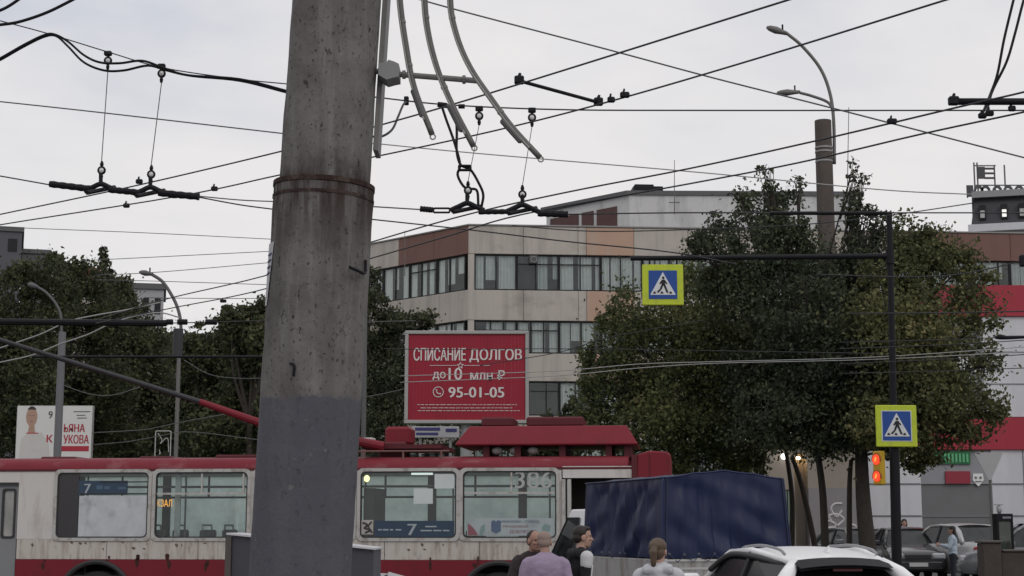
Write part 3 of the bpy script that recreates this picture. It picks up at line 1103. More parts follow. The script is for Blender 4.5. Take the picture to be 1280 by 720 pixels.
# trees along the far side of the street, left
G_FAR = 'trees beyond the street at left'
far_trees = [
    ('dark tree at the far left edge above the poster board', 20, 66, [(5, 370, 40, 40), (45, 350, 35, 25), (20, 420, 55, 50), (60, 400, 45, 50), (25, 490, 60, 55), (-20, 450, 50, 60), (5, 545, 60, 40), (60, 545, 30, 40)], 31),
    ('dense dark tree with rounded top behind the grey lamp pole', 82, 70, [(80, 335, 28, 18), (100, 350, 30, 25), (85, 390, 45, 40), (120, 400, 40, 40), (100, 450, 55, 50), (85, 510, 50, 50), (130, 480, 40, 50), (70, 325, 12, 10), (110, 545, 50, 35)], 32),
    ('dark tree beside the spire tree, under the pale tower', 160, 74, [(150, 365, 22, 20), (165, 395, 30, 28), (175, 430, 38, 36), (150, 440, 40, 45), (185, 470, 35, 35), (160, 510, 48, 50), (200, 525, 38, 40), (155, 555, 55, 25)], 33),
    ('bushy green tree between the curved lamp post and the concrete pole', 255, 64, [(240, 450, 28, 24), (265, 425, 32, 26), (250, 490, 40, 42), (225, 500, 25, 30), (285, 470, 40, 45), (255, 535, 45, 36), (215, 540, 30, 32), (300, 530, 38, 40), (235, 435, 16, 12)], 34),
    ('tall green tree touching the left side of the concrete pole', 312, 60, [(290, 405, 22, 16), (310, 398, 26, 18), (330, 400, 24, 22), (315, 440, 40, 40), (345, 430, 32, 42), (320, 500, 45, 50), (350, 520, 30, 50), (280, 545, 40, 28), (285, 392, 10, 9), (325, 388, 12, 8)], 35),
]
for lab, bx, D, cl, sd in far_trees:
    tree('leafy_tree', lab, bx, D, cl, [[(bx, 650, 0), (bx, 590, 0), (bx, 530, 0)]], 30000, .18, M_leaf_far, G_FAR, sd, .22, 20)
tree('spire_tree', 'thin spire topped conifer rising above the left tree line', 130, 78.0, [
    (129, 316, 5, 8, 0), (130, 328, 9, 8, 0), (128, 340, 14, 9, 0), (131, 355, 17, 12, 0), (129, 372, 22, 14, 0), (132, 395, 26, 18, 0), (130, 430, 30, 28, 0), (131, 480, 32, 36, 0)],
    [[(130, 650, 0), (130, 520, 0), (130, 345, 0)]], 6000, .24, M_leaf_dark, G_FAR, 41, .16, 12)
tree('leafy_tree', 'slim leafy tree between the concrete pole and the red billboard', 470, 62.0, [
    (466, 345, 12, 16), (470, 375, 16, 22), (475, 410, 28, 26), (500, 400, 26, 16), (520, 402, 22, 14), (468, 450, 30, 34), (495, 440, 28, 30), (480, 490, 36, 40), (520, 470, 28, 40), (475, 535, 40, 32), (530, 530, 45, 28), (600, 540, 50, 22), (535, 398, 12, 8)],
    [[(470, 650, 0), (470, 590, 0), (470, 480, 0)]], 24000, .15, M_leaf_dark, G_FAR, 42, .18, 18)
tree('leafy_tree', 'low dark tree between the red billboard and the crossing trees', 705, 58.0, [
    (690, 535, 25, 18), (712, 520, 18, 20), (735, 545, 26, 22), (700, 560, 40, 20), (660, 560, 35, 16)],
    [[(705, 650, 0), (705, 600, 0), (705, 560, 0)]], 5000, .2, M_leaf_dark, G_FAR, 43, .12, 12)
for i, (bx, D) in enumerate([(-70, 90), (60, 96), (190, 98), (290, 88), (400, 84)]):
    tree('leafy_tree', ['dark background tree beyond the left frame edge', 'dark background tree filling the gap behind the poster board', 'dark background tree below the pale tower',
                        'dark background tree behind the bushy green one', 'dark background tree hidden behind the concrete pole'][i], bx, D,
         [(bx - 40, 470, 55, 45), (bx + 40, 470, 55, 45), (bx, 440, 50, 35), (bx - 50, 540, 60, 45), (bx + 50, 540, 60, 45), (bx, 520, 70, 50)],
         [[(bx, 650, 0), (bx, 590, 0), (bx, 530, 0)]], 14000, .28, M_leaf_dark, G_FAR, 60 + i, .25, 14)
hd = leaves([(W(px, 600, 56).x, 56, 1.2) for px in range(-40, 720, 24)], [(.8, .6, 1.2)] * 32, [700] * 32, .16, np.random.default_rng(5), 10)
hh = thing('hedge', 'dark clipped hedge along the far side of the street', 'hedge', (W(340, 600, 56).x, 56, 0))
leaf_object(hd[0], hd[1], M_leaf_dark, 'foliage', hh, hh.location)
hs = MB()
for px in range(-40, 720, 24):
    p = W(px, 600, 56)
    hs.tube([(p.x, 56, 0), (p.x + .1, 56, 1.4)], [.04, .02], 5)
hs.build('stem', M_trunk, hh, world=True)

# ------------------------------------------------------------------ red billboard
D_BB = 50.0
bb = thing('billboard', 'red billboard with white Cyrillic lettering and grey frame', 'billboard', (W(583, 600, D_BB).x, D_BB, 0))
bbx = lambda px: W(px, 470, D_BB).x
bbz = lambda py: W(583, py, D_BB).z
M_bred = mat('billboard_red', (0.31, 0.022, 0.042), .6, spec=.25, var=.06, dirt=(.26, .022, .038), dirt_amt=.5, dirt_scale=(1, 1, .3))
M_bframe = mat('billboard_frame', (.36, .355, .35), .6, var=.1)
fr = MB()
X0, X1, Z0, Z1 = bbx(506), bbx(661), bbz(529.5), bbz(413.5)
w = .11
fr.bbox(X0, X1, D_BB - .08, D_BB + .45, Z1 - w, Z1, .015)
fr.bbox(X0, X1, D_BB - .08, D_BB + .45, Z0, Z0 + w, .015)
fr.bbox(X0, X0 + w, D_BB - .08, D_BB + .45, Z0 + w, Z1 - w, .015)
fr.bbox(X1 - w, X1, D_BB - .08, D_BB + .45, Z0 + w, Z1 - w, .015)
fr.build('frame', M_bframe, bb, world=True)
sp = MB()
nsl = 34
for k in range(nsl):
    a = X0 + w + (X1 - X0 - 2 * w) * k / nsl
    b = X0 + w + (X1 - X0 - 2 * w) * (k + 1) / nsl
    sp.bbox(a + .0008, b - .0008, D_BB - .02 + .002 * (k % 3), D_BB + .04, Z0 + w, Z1 - w, .0025)
pn = sp.build('panel', M_bred, bb, world=True)
M_blet = mat('billboard_letter', (.66, .62, .62), .6, var=.05)
YL = D_BB - .035
tx = MB()
T = lambda s, a, b, c, d, bold=.03: text_mb(s, bbx(a), bbx(b), bbz(d), bbz(c), YL, .012, bold, None, tx)
T('СПИСАНИЕ', 517, 582, 435, 451, .045)
T('ДОЛГОВ', 587, 652, 436, 453, .045)
T('до', 541, 557, 465, 475)
text_mb('10', bbx(561), bbx(582), bbz(475), bbz(460), YL, .012, .02, None, tx, True)
T('млн ₽', 588, 631, 463, 475)
T('95-01-05', 561, 630, 484, 497, .04)
for py in (506, 510, 513.5):
    x = 520 + (py % 7)
    while x < 650 - (py % 9) * 2:
        ww = 2.0 + (x * 7.3 + py) % 5
        tx.box(bbx(x), bbx(min(x + ww, 650)), YL, YL + .01, bbz(py + .35), bbz(py - .35))
        x += ww + 1.2
tx.box(bbx(537), bbx(571), YL, YL + .01, bbz(457.2), bbz(456.6))
tx.box(bbx(580), bbx(612), YL, YL + .01, bbz(457.2), bbz(456.6))
star_o = [(bbx(575.5) + (.075 if k % 2 == 0 else .035) * 1.6 * math.sin(k * math.pi / 5), bbz(457) + (.075 if k % 2 == 0 else .035) * 1.6 * math.cos(k * math.pi / 5)) for k in range(10)]
star_i = [(bbx(575.5) + (a - bbx(575.5)) * .6, bbz(457) + (c - bbz(457)) * .6) for a, c in star_o]
tx.ring(star_o, star_i, YL, YL + .01)
cx, cz = bbx(548), bbz(490)
ou = [(cx + .17 * math.cos(2 * math.pi * k / 20), cz + .17 * math.sin(2 * math.pi * k / 20)) for k in range(20)]
inn = [(cx + (a - cx) * .86, cz + (c - cz) * .86) for a, c in ou]
tx.ring(ou, inn, YL, YL + .01)
tx.tube(spline([(cx - .06, YL + .02, cz + .08), (cx - .05, YL + .02, cz), (cx + .0, YL + .02, cz - .05), (cx + .08, YL + .02, cz - .06)], 4), [.028, .03] + [.018] * 9 + [.03, .028], 6)
tx.build('lettering', M_blet, pn, world=True)
ps = MB()
ps.cyl((bbx(583), D_BB + .3, 0), (bbx(583), D_BB + .3, Z0), .2, .18, 16)
ps.bbox(bbx(560), bbx(606), D_BB - .5, D_BB + 1.1, -.02, .25, .04)
ps.build('post', M_galv, bb, world=True)
bp = MB()
for px in (530, 556, 610, 636):
    bp.box(bbx(px) - .05, bbx(px) + .05, D_BB + .455, D_BB + .55, Z0 + .05, Z1 - .05)
bp.build('back_brace', M_galv, bb, world=True)

# small white and blue street banner under the billboard
D_SB = 54.0
sb = thing('shop_banner', 'small white banner with blue stripes just below the red billboard', 'banner', (W(545, 540, D_SB).x, D_SB, 0))
p0, p1 = W(514, 547, D_SB), W(574, 533, D_SB)
MB().bbox(p0.x, p1.x, D_SB, D_SB + .08, p0.z, p1.z, .01).build('panel', mat('banner_white', (.5, .5, .53), .6), sb, world=True)
st = MB()
for a, b, c, d in ((.08, .6, .62, .9), (.1, .56, .22, .45), (.72, .95, .5, .8)):
    st.box(p0.x + (p1.x - p0.x) * a, p0.x + (p1.x - p0.x) * b, D_SB - .012, D_SB - .003, p0.z + (p1.z - p0.z) * c, p0.z + (p1.z - p0.z) * d)
st.build('stripe', mat('banner_blue', (.06, .06, .2), .6), sb, world=True)
MB().cyl((p0.x + .3, D_SB + .14, 0), (p0.x + .3, D_SB + .14, p1.z), .05, .05, 8).cyl((p1.x - .3, D_SB + .14, 0), (p1.x - .3, D_SB + .14, p1.z), .05, .05, 8).build('post', M_galv, sb, world=True)

# ------------------------------------------------------------------ poster board at left
D_PB = 60.0
pb = thing('poster_board', 'white election poster board with a portrait and red lettering', 'billboard', (W(68, 600, D_PB).x, D_PB, 0))
pbx = lambda px: W(px, 540, D_PB).x
pbz = lambda py: W(68, py, D_PB).z
MB().bbox(pbx(20), pbx(115), D_PB, D_PB + .25, pbz(580), pbz(507), .02).build('frame', M_bframe, pb, world=True)
pp = MB().box(pbx(20.8), pbx(114.4), D_PB - .012, D_PB - .003, pbz(579.5), pbz(507.7)).build('poster', mat('poster_white', (.66, .655, .65), .6, var=.04), pb, world=True)
Y_ = D_PB - .022
M_skin_p = mat('print_skin', (.42, .26, .20), .6)
mb = MB()
mb.prism([(pbx(39) + (.21 * math.sin(a)), pbz(521) + .36 * math.cos(a)) for a in [2 * math.pi * k / 18 for k in range(18)]], Y_, Y_ + .006)
mb.prism([(pbx(36.5), pbz(531)), (pbx(42.5), pbz(531)), (pbx(44), pbz(541)), (pbx(35), pbz(541))], Y_ + .001, Y_ + .006)
mb.build('portrait', M_skin_p, pp, world=True)
mb = MB()
mb.prism([(pbx(39) + (.225 * math.sin(a)), pbz(520.7) + .385 * math.cos(a)) for a in [R(-48) + R(96) * k / 12 for k in range(13)]], Y_ - .004, Y_ - .001)
mb.prism([(pbx(37.8), pbz(520)), (pbx(36), pbz(520)), (pbx(36), pbz(519.3)), (pbx(37.8), pbz(519.3))], Y_ - .004, Y_ - .001)
mb.prism([(pbx(42), pbz(520)), (pbx(40.2), pbz(520)), (pbx(40.2), pbz(519.3)), (pbx(42), pbz(519.3))], Y_ - .004, Y_ - .001)
mb.box(pbx(37.3), pbx(40.7), Y_ - .004, Y_ - .001, pbz(527), pbz(526.4))
mb.build('portrait_hair', mat('print_dark', (.045, .04, .04), .6), pp, world=True)
mb = MB()
mb.prism([(pbx(25), pbz(579)), (pbx(27), pbz(549)), (pbx(34), pbz(541.5)), (pbx(45), pbz(541.5)), (pbx(52), pbz(540)), (pbx(62), pbz(556)), (pbx(64), pbz(579))], Y_ + .002, Y_ + .006)
mb.build('portrait_shirt', mat('print_shirt', (.56, .54, .53), .6), pp, world=True)
mb = MB()
text_mb('9', pbx(60), pbx(65), pbz(523), pbz(514), Y_, .006, .02, None, mb)
for a, b, py in ((91, 112, 514.5), (95, 106, 519), (96, 108, 522.5)):
    mb.box(pbx(a), pbx(b), Y_, Y_ + .006, pbz(py + .5), pbz(py - .4))
mb.build('lettering', mat('print_black', (.06, .06, .07), .6), pp, world=True)
mb = MB()
text_mb('ЬЯНА', pbx(80), pbx(106), pbz(540), pbz(530), Y_, .006, .045, None, mb)
text_mb('К', pbx(59), pbx(66), pbz(553), pbz(543.5), Y_, .006, .045, None, mb)
text_mb('УКОВА', pbx(80), pbx(111.5), pbz(554.5), pbz(543.5), Y_, .006, .045, None, mb)
mb.box(pbx(68), pbx(112), Y_, Y_ + .006, pbz(564), pbz(557.5))
mb.box(pbx(33), pbx(48), Y_, Y_ + .006, pbz(542.2), pbz(540.8))
mb.build('lettering', mat('print_red', (.40, .03, .05), .6), pp, world=True)
MB().cyl((pbx(45), D_PB + .35, 0), (pbx(45), D_PB + .35, pbz(510)), .09, .09, 10).cyl((pbx(95), D_PB + .35, 0), (pbx(95), D_PB + .35, pbz(510)), .09, .09, 10).build('post', M_galv, pb, world=True)

# white outlined stand between trees
ws = thing('sign_stand', 'thin pale rectangular frame with a scrawled outline behind the trolleybus roof', 'sign', (W(203, 600, 58).x, 58, 0))
p0, p1 = W(193, 572, 58), W(214.5, 538, 58)
mb = MB()
ou = rrect(p0.x, p1.x, p0.z, p1.z, .06, 2)
inn = rrect(p0.x + .035, p1.x - .035, p0.z + .035, p1.z - .035, .03, 2)
mb.ring(ou, inn, 57.98, 58.02)
mb.tube(spline([(p0.x + .1, 58, p1.z - .1), (p0.x + .25, 58, p1.z - .35), (p0.x + .2, 58, p0.z + .5), (p0.x + .45, 58, p0.z + .7), (p1.x - .08, 58, p0.z + .2)], 5), .018, 5)
mb.tube([(p0.x + .05, 58, 0), (p0.x + .05, 58, p0.z + .05)], .03, 6)
mb.tube([(p1.x - .05, 58, 0), (p1.x - .05, 58, p0.z + .05)], .03, 6)
mb.build('stand_frame', mat('stand_pale', (.38, .38, .37), .6), ws, world=True)

# ------------------------------------------------------------------ trolleybus
A_B, B_B = W(-92, 620, 29.0), W(837, 620, 27.6)
A_B.z = B_B.z = 0
uB = (B_B - A_B).normalized()
yawB = math.atan2(uB.y, uB.x)
LB = (B_B - A_B).length
bus = thing('trolleybus', 'old white and red trolleybus with rusty panels crossing behind the pole', 'trolleybus', A_B, yawB)
nB = Vector((uB.y, -uB.x, 0))          # outward, towards the camera


def bl(px, py):
    h = plane_hit(px, py, A_B, nB) - A_B
    return h.dot(uB), h.z


bx = lambda px: bl(px, 620)[0]
bz = lambda py: bl(400, py)[1]
WB = 2.5
M_cream = mat('bus_cream', (0.60, 0.57, 0.545), .5, var=.07, scale=1.2, dirt=(.30, .25, .21), dirt_amt=.65, dirt_scale=(4, 4, .9), dirt_lo=.52, dirt_hi=.75,
              dirt2=(.085, .05, .036), dirt2_amt=.55, dirt2_scale=(6, 6, 4), dirt2_lo=.62, dirt2_hi=.74)
M_cream_lo = mat('bus_cream_low', (0.53, 0.49, 0.45), .55, var=.08, scale=1.2, dirt=(.25, .19, .145), dirt_amt=.75, dirt_scale=(9, 9, 1.2), dirt_lo=.48, dirt_hi=.68,
                 dirt2=(.13, .085, .06), dirt2_amt=.7, dirt2_scale=(5, 5, 2.2), dirt2_lo=.56, dirt2_hi=.68)
M_bred2 = mat('bus_red', (0.185, 0.015, 0.026), .5, spec=.25, var=.12, scale=2, dirt=(.10, .02, .025), dirt_amt=.7, dirt_scale=(3, 3, 1.2), dirt_lo=.55, dirt_hi=.7)
M_bred_roof = mat('bus_red_roof', (0.19, 0.022, 0.034), .6, spec=.25, var=.15, scale=2, dirt=(.34, .21, .21), dirt_amt=.5, dirt_scale=(1.2, 3, 2), dirt_lo=.54, dirt_hi=.72)
M_bdark = mat('bus_dark_red', (0.09, 0.009, 0.015), .6, var=.2)
M_rub = mat('bus_rubber', (.04, .04, .042), .8)
M_busframe = mat('bus_window_frame', (.46, .45, .43), .5, var=.15, dirt=(.2, .16, .13), dirt_amt=.6, dirt_scale=(6, 6, 6))
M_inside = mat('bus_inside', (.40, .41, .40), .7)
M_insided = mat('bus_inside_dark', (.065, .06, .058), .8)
M_busglass = glass('bus_glass', (.88, .94, .94), .95, .05, (.42, .43, .42), .015, .05)
M_farglass = glass('bus_glass_far', (.88, .94, .94), .9, 1.0, (.95, 1.0, .97), .03, .05, True)
M_seat = mat('bus_seat', (.05, .05, .06), .8)
Z_SILL, Z_WT, Z_ROOF0, Z_ROOF1, Z_SK = bz(674), bz(588), bz(586), bz(571.5), bz(700)
wins = [(70, 187), (193, 311), (318, 443), (449, 572), (577, 697)]
WX = [(bx(a), bx(b)) for a, b in wins]
xr0, xr1 = bx(-58), bx(23)                  # rear door
xf0, xf1 = bx(702), bx(790)                 # front door
zdoor = bz(604)
TH = .05
# upper cream band between and above the windows
up = MB()
edges = [xr1] + [v for ab in WX for v in ab] + [xf0]
for i in range(0, len(edges), 2):
    up.box(edges[i], edges[i + 1], 0, TH, Z_SILL, Z_WT)
up.box(0.0, xr0, 0, TH, Z_SILL, Z_WT)
up.box(xf1, LB - .25, 0, TH, bz(700), Z_WT)
up.box(0.0, LB - .25, 0, TH, Z_WT + .001, Z_ROOF0)
up.box(xf0 + .02, xf1, -.012, -.001, bz(598.5), bz(584))
up.box(xr0, xr1, 0, TH, zdoor, Z_WT)
up.build('upper_panel', M_cream, bus)
x = xr1
while x < xf0 - .05:
    xe = min(x + 1.66, xf0)
    MB().bbox(x + .004, xe - .004, 0, TH, Z_SK + .001, Z_SILL - .001, .008).build('lower_panel', M_cream_lo, bus)
    x = xe
MB().box(0.0, xr0, 0, TH, Z_SK + .001, Z_SILL - .001).build('lower_panel', M_cream_lo, bus)
# red skirt with wheel arch openings
xw = [bx(124), bx(124) + 7.15]
def skirt(xa_, xb_):
    sk = MB()
    xs_ = [xa_]
    for c in xw:
        for k in range(17):
            xx = c - .62 + 1.24 * k / 16
            if xa_ < xx < xb_:
                xs_.append(xx)
    xs_ = sorted(set(xs_ + [xb_]))
    for a, b in zip(xs_[:-1], xs_[1:]):
        def zb_(x_):
            for c in xw:
                if abs(x_ - c) < .62:
                    return .5 + math.sqrt(max(0, .62 ** 2 - (x_ - c) ** 2))
            return .34
        za_, zb2 = zb_(a + 1e-4), zb_(b - 1e-4)
        sk.add([(a, -.004, za_), (b, -.004, zb2), (b, -.004, Z_SK), (a, -.004, Z_SK), (a, TH, za_), (b, TH, zb2), (b, TH, Z_SK), (a, TH, Z_SK)],
               [(0, 1, 2, 3), (7, 6, 5, 4), (0, 4, 5, 1), (3, 2, 6, 7)])
    sk.build('skirt_panel', M_bred2, bus)


skirt(xr1, xf0)
skirt(0, xr0)
skirt(xf1, LB - .25)
for c in xw:
    ar = MB()
    pts = [(c + .66 * math.cos(R(a)), -.02, .5 + .66 * math.sin(R(a))) for a in range(-10, 191, 10)]
    ar.tube(pts, .045, 6)
    ar.build('wheel_arch', M_rub, bus)
    for yy in (.04, WB - .34):
        wh = MB().tube([(c, yy, .5), (c, yy + .03, .5), (c, yy + .27, .5), (c, yy + .3, .5)], [.44, .5, .5, .44], 28)
        wo = wh.build('wheel', M_rubber, bus, smooth=True)
        MB().tube([(c, yy - .012, .5), (c, yy + .02, .5)], [.2, .28], 20).build('rim', M_galv, wo)
rr = random.Random(8)
stn = MB()
for px in (60, 137, 174, 214, 262, 306, 470, 540, 596):
    for q in range(rr.randint(2, 4)):
        x_ = bx(px) + rr.uniform(-.05, .05)
        z_ = bz(rr.uniform(696, 712))
        w_, h_ = rr.uniform(.015, .04), rr.uniform(.06, .22)
        stn.prism([(x_ - w_, z_ + h_ * .3), (x_ - w_ * .3, z_ + h_ * .5), (x_ + w_, z_ + h_ * .35), (x_ + w_ * .8, z_ - h_ * .2), (x_ + w_ * .1, z_ - h_ * .5), (x_ - w_ * .7, z_ - h_ * .25)], -.0085, -.0045)
so_ = stn.build('rust_stain', mat('rust_stain', (.05, .018, .016), .9, var=.4, scale=20), bus)
so_['kind'] = 'stuff'
stn = MB()
for k in range(20):
    px = rr.uniform(28, 700)
    x_, z_ = bx(px), bz(rr.choice((677.5, 678.5, 680, 683, 686)) + rr.uniform(-1, 1.5))
    w_, h_ = rr.uniform(.012, .04), rr.uniform(.015, .045)
    stn.prism([(x_ - w_, z_), (x_ - w_ * .5, z_ + h_ * .5), (x_ + w_ * .4, z_ + h_ * .4), (x_ + w_, z_ - h_ * .1), (x_ + w_ * .3, z_ - h_), (x_ - w_ * .4, z_ - h_ * .5)], -.004, -.0003)
so_ = stn.build('rust_stain', mat('rust_stain_b', (.16, .115, .085), .9, var=.5, scale=20), bus)
so_['kind'] = 'stuff'
# other side wall, ends, floor, ceiling
fs_ = MB()
fs_.box(0, LB - .25, WB - TH, WB, .34, Z_SILL)
fs_.box(0, LB - .25, WB - TH, WB, Z_WT - .02, Z_ROOF0)
fx = [0.15]
while fx[-1] < LB - 2.2:
    fx.append(fx[-1] + 1.72)
for a in fx:
    fs_.box(a, a + .12, WB - TH, WB, Z_SILL, Z_WT - .02)
fs_.build('far_side_panel', M_cream, bus)
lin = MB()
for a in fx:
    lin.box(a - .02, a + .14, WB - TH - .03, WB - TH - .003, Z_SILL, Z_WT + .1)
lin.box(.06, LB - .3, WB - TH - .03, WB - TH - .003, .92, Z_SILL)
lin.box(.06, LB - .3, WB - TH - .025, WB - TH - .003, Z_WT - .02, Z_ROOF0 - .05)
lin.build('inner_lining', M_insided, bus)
fgl = MB()
for a in fx[:-1]:
    fgl.box(a + .12, a + 1.72, WB - .03, WB - .02, Z_SILL, Z_WT - .02)
fgl.build('far_side_glazing', M_farglass, bus)
fgb = MB()
for a in fx[:-1]:
    zz = Z_WT - .42
    fgb.box(a + .12, a + 1.72, WB - .045, WB - .031, zz - .02, zz + .02)
    fgb.box(a + .86, a + .9, WB - .045, WB - .031, zz + .02, Z_WT - .02)
fgb.build('far_side_frame', M_insided, bus)
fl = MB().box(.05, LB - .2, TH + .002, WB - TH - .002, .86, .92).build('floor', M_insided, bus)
# roof: cove edges + slightly crowned top
rf = MB()
prof = []
for k in range(7):
    a = R(90 * k / 6)
    prof.append((.28 - .28 * math.cos(a), Z_ROOF0 + .002 + (Z_ROOF1 - Z_ROOF0) * math.sin(a)))
for k in range(1, 8):
    t = k / 8
    prof.append((.28 + (WB - .56) * t, Z_ROOF1 + .05 * math.sin(math.pi * t)))
for k in range(7):
    a = R(90 - 90 * k / 6)
    prof.append((WB - .28 + .28 * math.cos(a), Z_ROOF0 + .002 + (Z_ROOF1 - Z_ROOF0) * math.sin(a)))
np_ = len(prof)
xs_ = [0, .05] + [LB * k / 14 for k in range(1, 14)] + [LB - .7]
vs = [(x, y - .004, z) for x in xs_ for y, z in prof]
fs2 = [(i * np_ + k, (i + 1) * np_ + k, (i + 1) * np_ + k + 1, i * np_ + k + 1) for i in range(len(xs_) - 1) for k in range(np_ - 1)]
fs2.append(tuple(range(np_)))
fs2.append(tuple((len(xs_) - 1) * np_ + k for k in range(np_ - 1, -1, -1)))
rf.add(vs, fs2)
rf.build('roof', M_bred_roof, bus, smooth='auto')
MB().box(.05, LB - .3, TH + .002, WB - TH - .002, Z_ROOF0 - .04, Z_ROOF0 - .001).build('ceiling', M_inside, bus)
rail = MB().box(.0, LB - .26, -.018, -.004, Z_ROOF0 - .025, Z_ROOF0 + .012).build('drip_rail', M_bdark, bus)
# rounded front
fm = MB()
def frontp(u_, v_):
    # u across the width, v up
    a = R(-90 + 180 * u_)
    r_ = .30
    z = .34 + (Z_ROOF0 + .02 - .34) * v_
    yy = WB / 2 + (WB / 2) * math.copysign(abs(math.sin(a)) ** .45, math.sin(a))
    xx = LB - .27 + .3 * abs(math.cos(a)) ** .7 + .0
    return (xx, yy, z)
MB().grid(lambda u_, v_: frontp(u_, v_ * .42), 20, 6).build('front_panel', M_bred2, bus, smooth=True)
MB().grid(lambda u_, v_: frontp(u_, .42 + v_ * .40), 20, 6).build('windscreen', M_busglass, bus, smooth=True)
cpn = MB().grid(lambda u_, v_: frontp(u_, .82 + v_ * .18), 20, 4)
cpn.build('front_header', M_bred2, bus, smooth=True)
fc = MB()
zc0, zc1 = Z_ROOF0 - .28, bz(565.5)
prf_ = [(bx(795), zc0), (LB + .03, zc0), (LB + .035, zc1 - .07), (LB - .03, zc1 - .015), (bx(812), zc1), (bx(797), zc1 - .06)]
fc.prism(prf_, -.02, WB + .02)
fco = fc.build('front_cap', M_bred2, bus, bevel=.03)
mb = MB().box(bx(790), bx(797), -.03, -.006, zc0, bz(570))
mb.box(bx(812), bx(813), -.03, -.021, zc0, bz(569))
mb.build('cap_seam', M_bdark, fco)
bk = MB()
bk.box(-.05, 0, 0.0, WB, .34, Z_ROOF0)
bk.build('rear_panel', M_cream, bus)


def bus_window(i):
    x0, x1 = WX[i]
    fr_ = MB().ring(rrect(x0 - .035, x1 + .035, Z_SILL - .035, Z_WT + .035, .10), rrect(x0 + .022, x1 - .022, Z_SILL + .022, Z_WT - .022, .085), -.022, TH - .01)
    w_ = fr_.build('window', M_busframe, bus)
    ru = MB().ring(rrect(x0 + .021, x1 - .021, Z_SILL + .021, Z_WT - .021, .086), rrect(x0 + .045, x1 - .045, Z_SILL + .045, Z_WT - .045, .075), -.008, TH - .012)
    ru.build('seal', M_rub, w_)
    MB().prism(rrect(x0 + .02, x1 - .02, Z_SILL + .02, Z_WT - .02, .08), .018, .024).build('pane', M_busglass, w_)
    mu = MB()
    zz = Z_WT - (.40 if i in (0, 1, 4) else .42)
    if i in (1, 2, 4):
        mu.box(x0 + .03, x1 - .03, -.004, .034, zz - .018, zz + .018)
        xm_ = x0 + (x1 - x0) * (.52 if i != 1 else .5)
        mu.box(xm_ - .016, xm_ + .016, -.003, .033, zz + .018, Z_WT - .03)
    if i == 0:
        mu.box(x0 + .8, x1 - .03, -.004, .034, Z_WT - .2, Z_WT - .18)
        mu.box(x0 + .45, x1 - .03, -.004, .034, zz - .012, zz + .012)
    if i == 1:
        xm_ = x0 + (x1 - x0) * .23
        mu.box(xm_ - .05, xm_ + .05, .10, .14, Z_SILL + .03, Z_WT - .03)
        mu.box(x0 + (x1 - x0) * .93, x0 + (x1 - x0) * .95, -.003, .033, zz + .018, Z_WT - .03)
    if mu.v:
        mu.build('glazing_bar', M_busframe if i != 0 else M_rub, w_)
    return w_


BW = [bus_window(i) for i in range(5)]
M_pblue = mat('route_blue', (.035, .062, .10), .5, var=.25, scale=5)
M_pgrey = mat('route_lettering', (.36, .40, .44), .5)
M_paper = mat('window_paper', (.60, .64, .64), .7)


def on_win(w_, name, m, px0, px1, py0, py1, y0=.006, y1=.012, lab=None):
    o = MB().box(bx(px0), bx(px1), y0, y1, bz(py1), bz(py0)).build(name, m, w_)
    if lab:
        o['label'] = lab
    return o


rp = on_win(BW[0], 'route_plate', M_pblue, 98, 159, 600, 618, .003, .010)
mb = text_mb('7', bx(105), bx(113), bz(616), bz(604), -.001, .003, .03)
mb.build('lettering', M_pgrey, BW[0])
mb = MB()
for k, (a, b) in enumerate(((120, 128), (130, 137), (147, 157))):
    mb.box(bx(a), bx(b), -.0005, .002, bz(611), bz(606 + k))
mb.build('lettering', mat('route_faded', (.07, .12, .19), .5), BW[0])
dk = on_win(BW[0], 'sticker', mat('window_reflection', (.045, .042, .045), .3), 71.5, 98, 589.5, 673, .0055, .0125, 'dark sheet painted as a reflection over the left end of the window')  # dark reflection on the pane, painted as an opaque sheet
lt_ = on_win(BW[0], 'sticker', mat('window_frost', (.50, .525, .55), .35, var=.3, scale=4, dirt=(.2, .21, .22), dirt_amt=.6, dirt_scale=(2.2, 2, 1.6), dirt_lo=.55, dirt_hi=.68), 99, 186, 619, 672.5, .0065, .0115, 'pale frosted lower film')
mb = MB()
text_mb('КЗАЛ', bx(195), bx(214), bz(633), bz(624), .06, .005, .0, None, mb)
mb.build('display', emit('amber_led', (1.0, .42, .06), 1.2), BW[1])
rp2 = on_win(BW[3], 'route_plate', M_pblue, 469, 568, 651, 671, .003, .010)
mb = text_mb('7', bx(510), bx(521), bz(669), bz(655), -.001, .003, .03)
for a, b, py in ((473, 478, 662), (479, 486, 662), (488, 492, 662), (495, 502, 662), (526, 540, 663), (542, 552, 663), (532, 546, 658), (554, 562, 663)):
    mb.box(bx(a), bx(b), -.001, .002, bz(py + 1), bz(py - .6))
mb.build('lettering', M_pgrey, BW[3])
on_win(BW[3], 'notice', M_paper, 517, 541, 611, 630, lab='white sheet near the middle of the window')
on_win(BW[3], 'notice', M_paper, 543, 568, 593, 611, lab='white sheet in the top right corner')
sk_ = on_win(BW[3], 'sticker', mat('sticker_pale', (.42, .40, .38), .6), 452, 467, 650, 668, .003, .009, 'pale square sticker')
mb = MB()
mb.tube(spline([(bx(454), -.002, bz(653)), (bx(460), -.002, bz(656)), (bx(456), -.002, bz(660)), (bx(464), -.002, bz(662)), (bx(457), -.002, bz(666))], 4), .016, 5)
mb.tube(spline([(bx(465), -.002, bz(652)), (bx(461), -.002, bz(658)), (bx(466), -.002, bz(666))], 4), .014, 5)
mb.build('sticker_mark', M_insided, BW[3])
mb = text_mb('386', bx(644), bx(690), bz(611), bz(590), .004, .006, .02)
mb.build('fleet_number', mat('num_white', (.40, .41, .41), .5), BW[4])
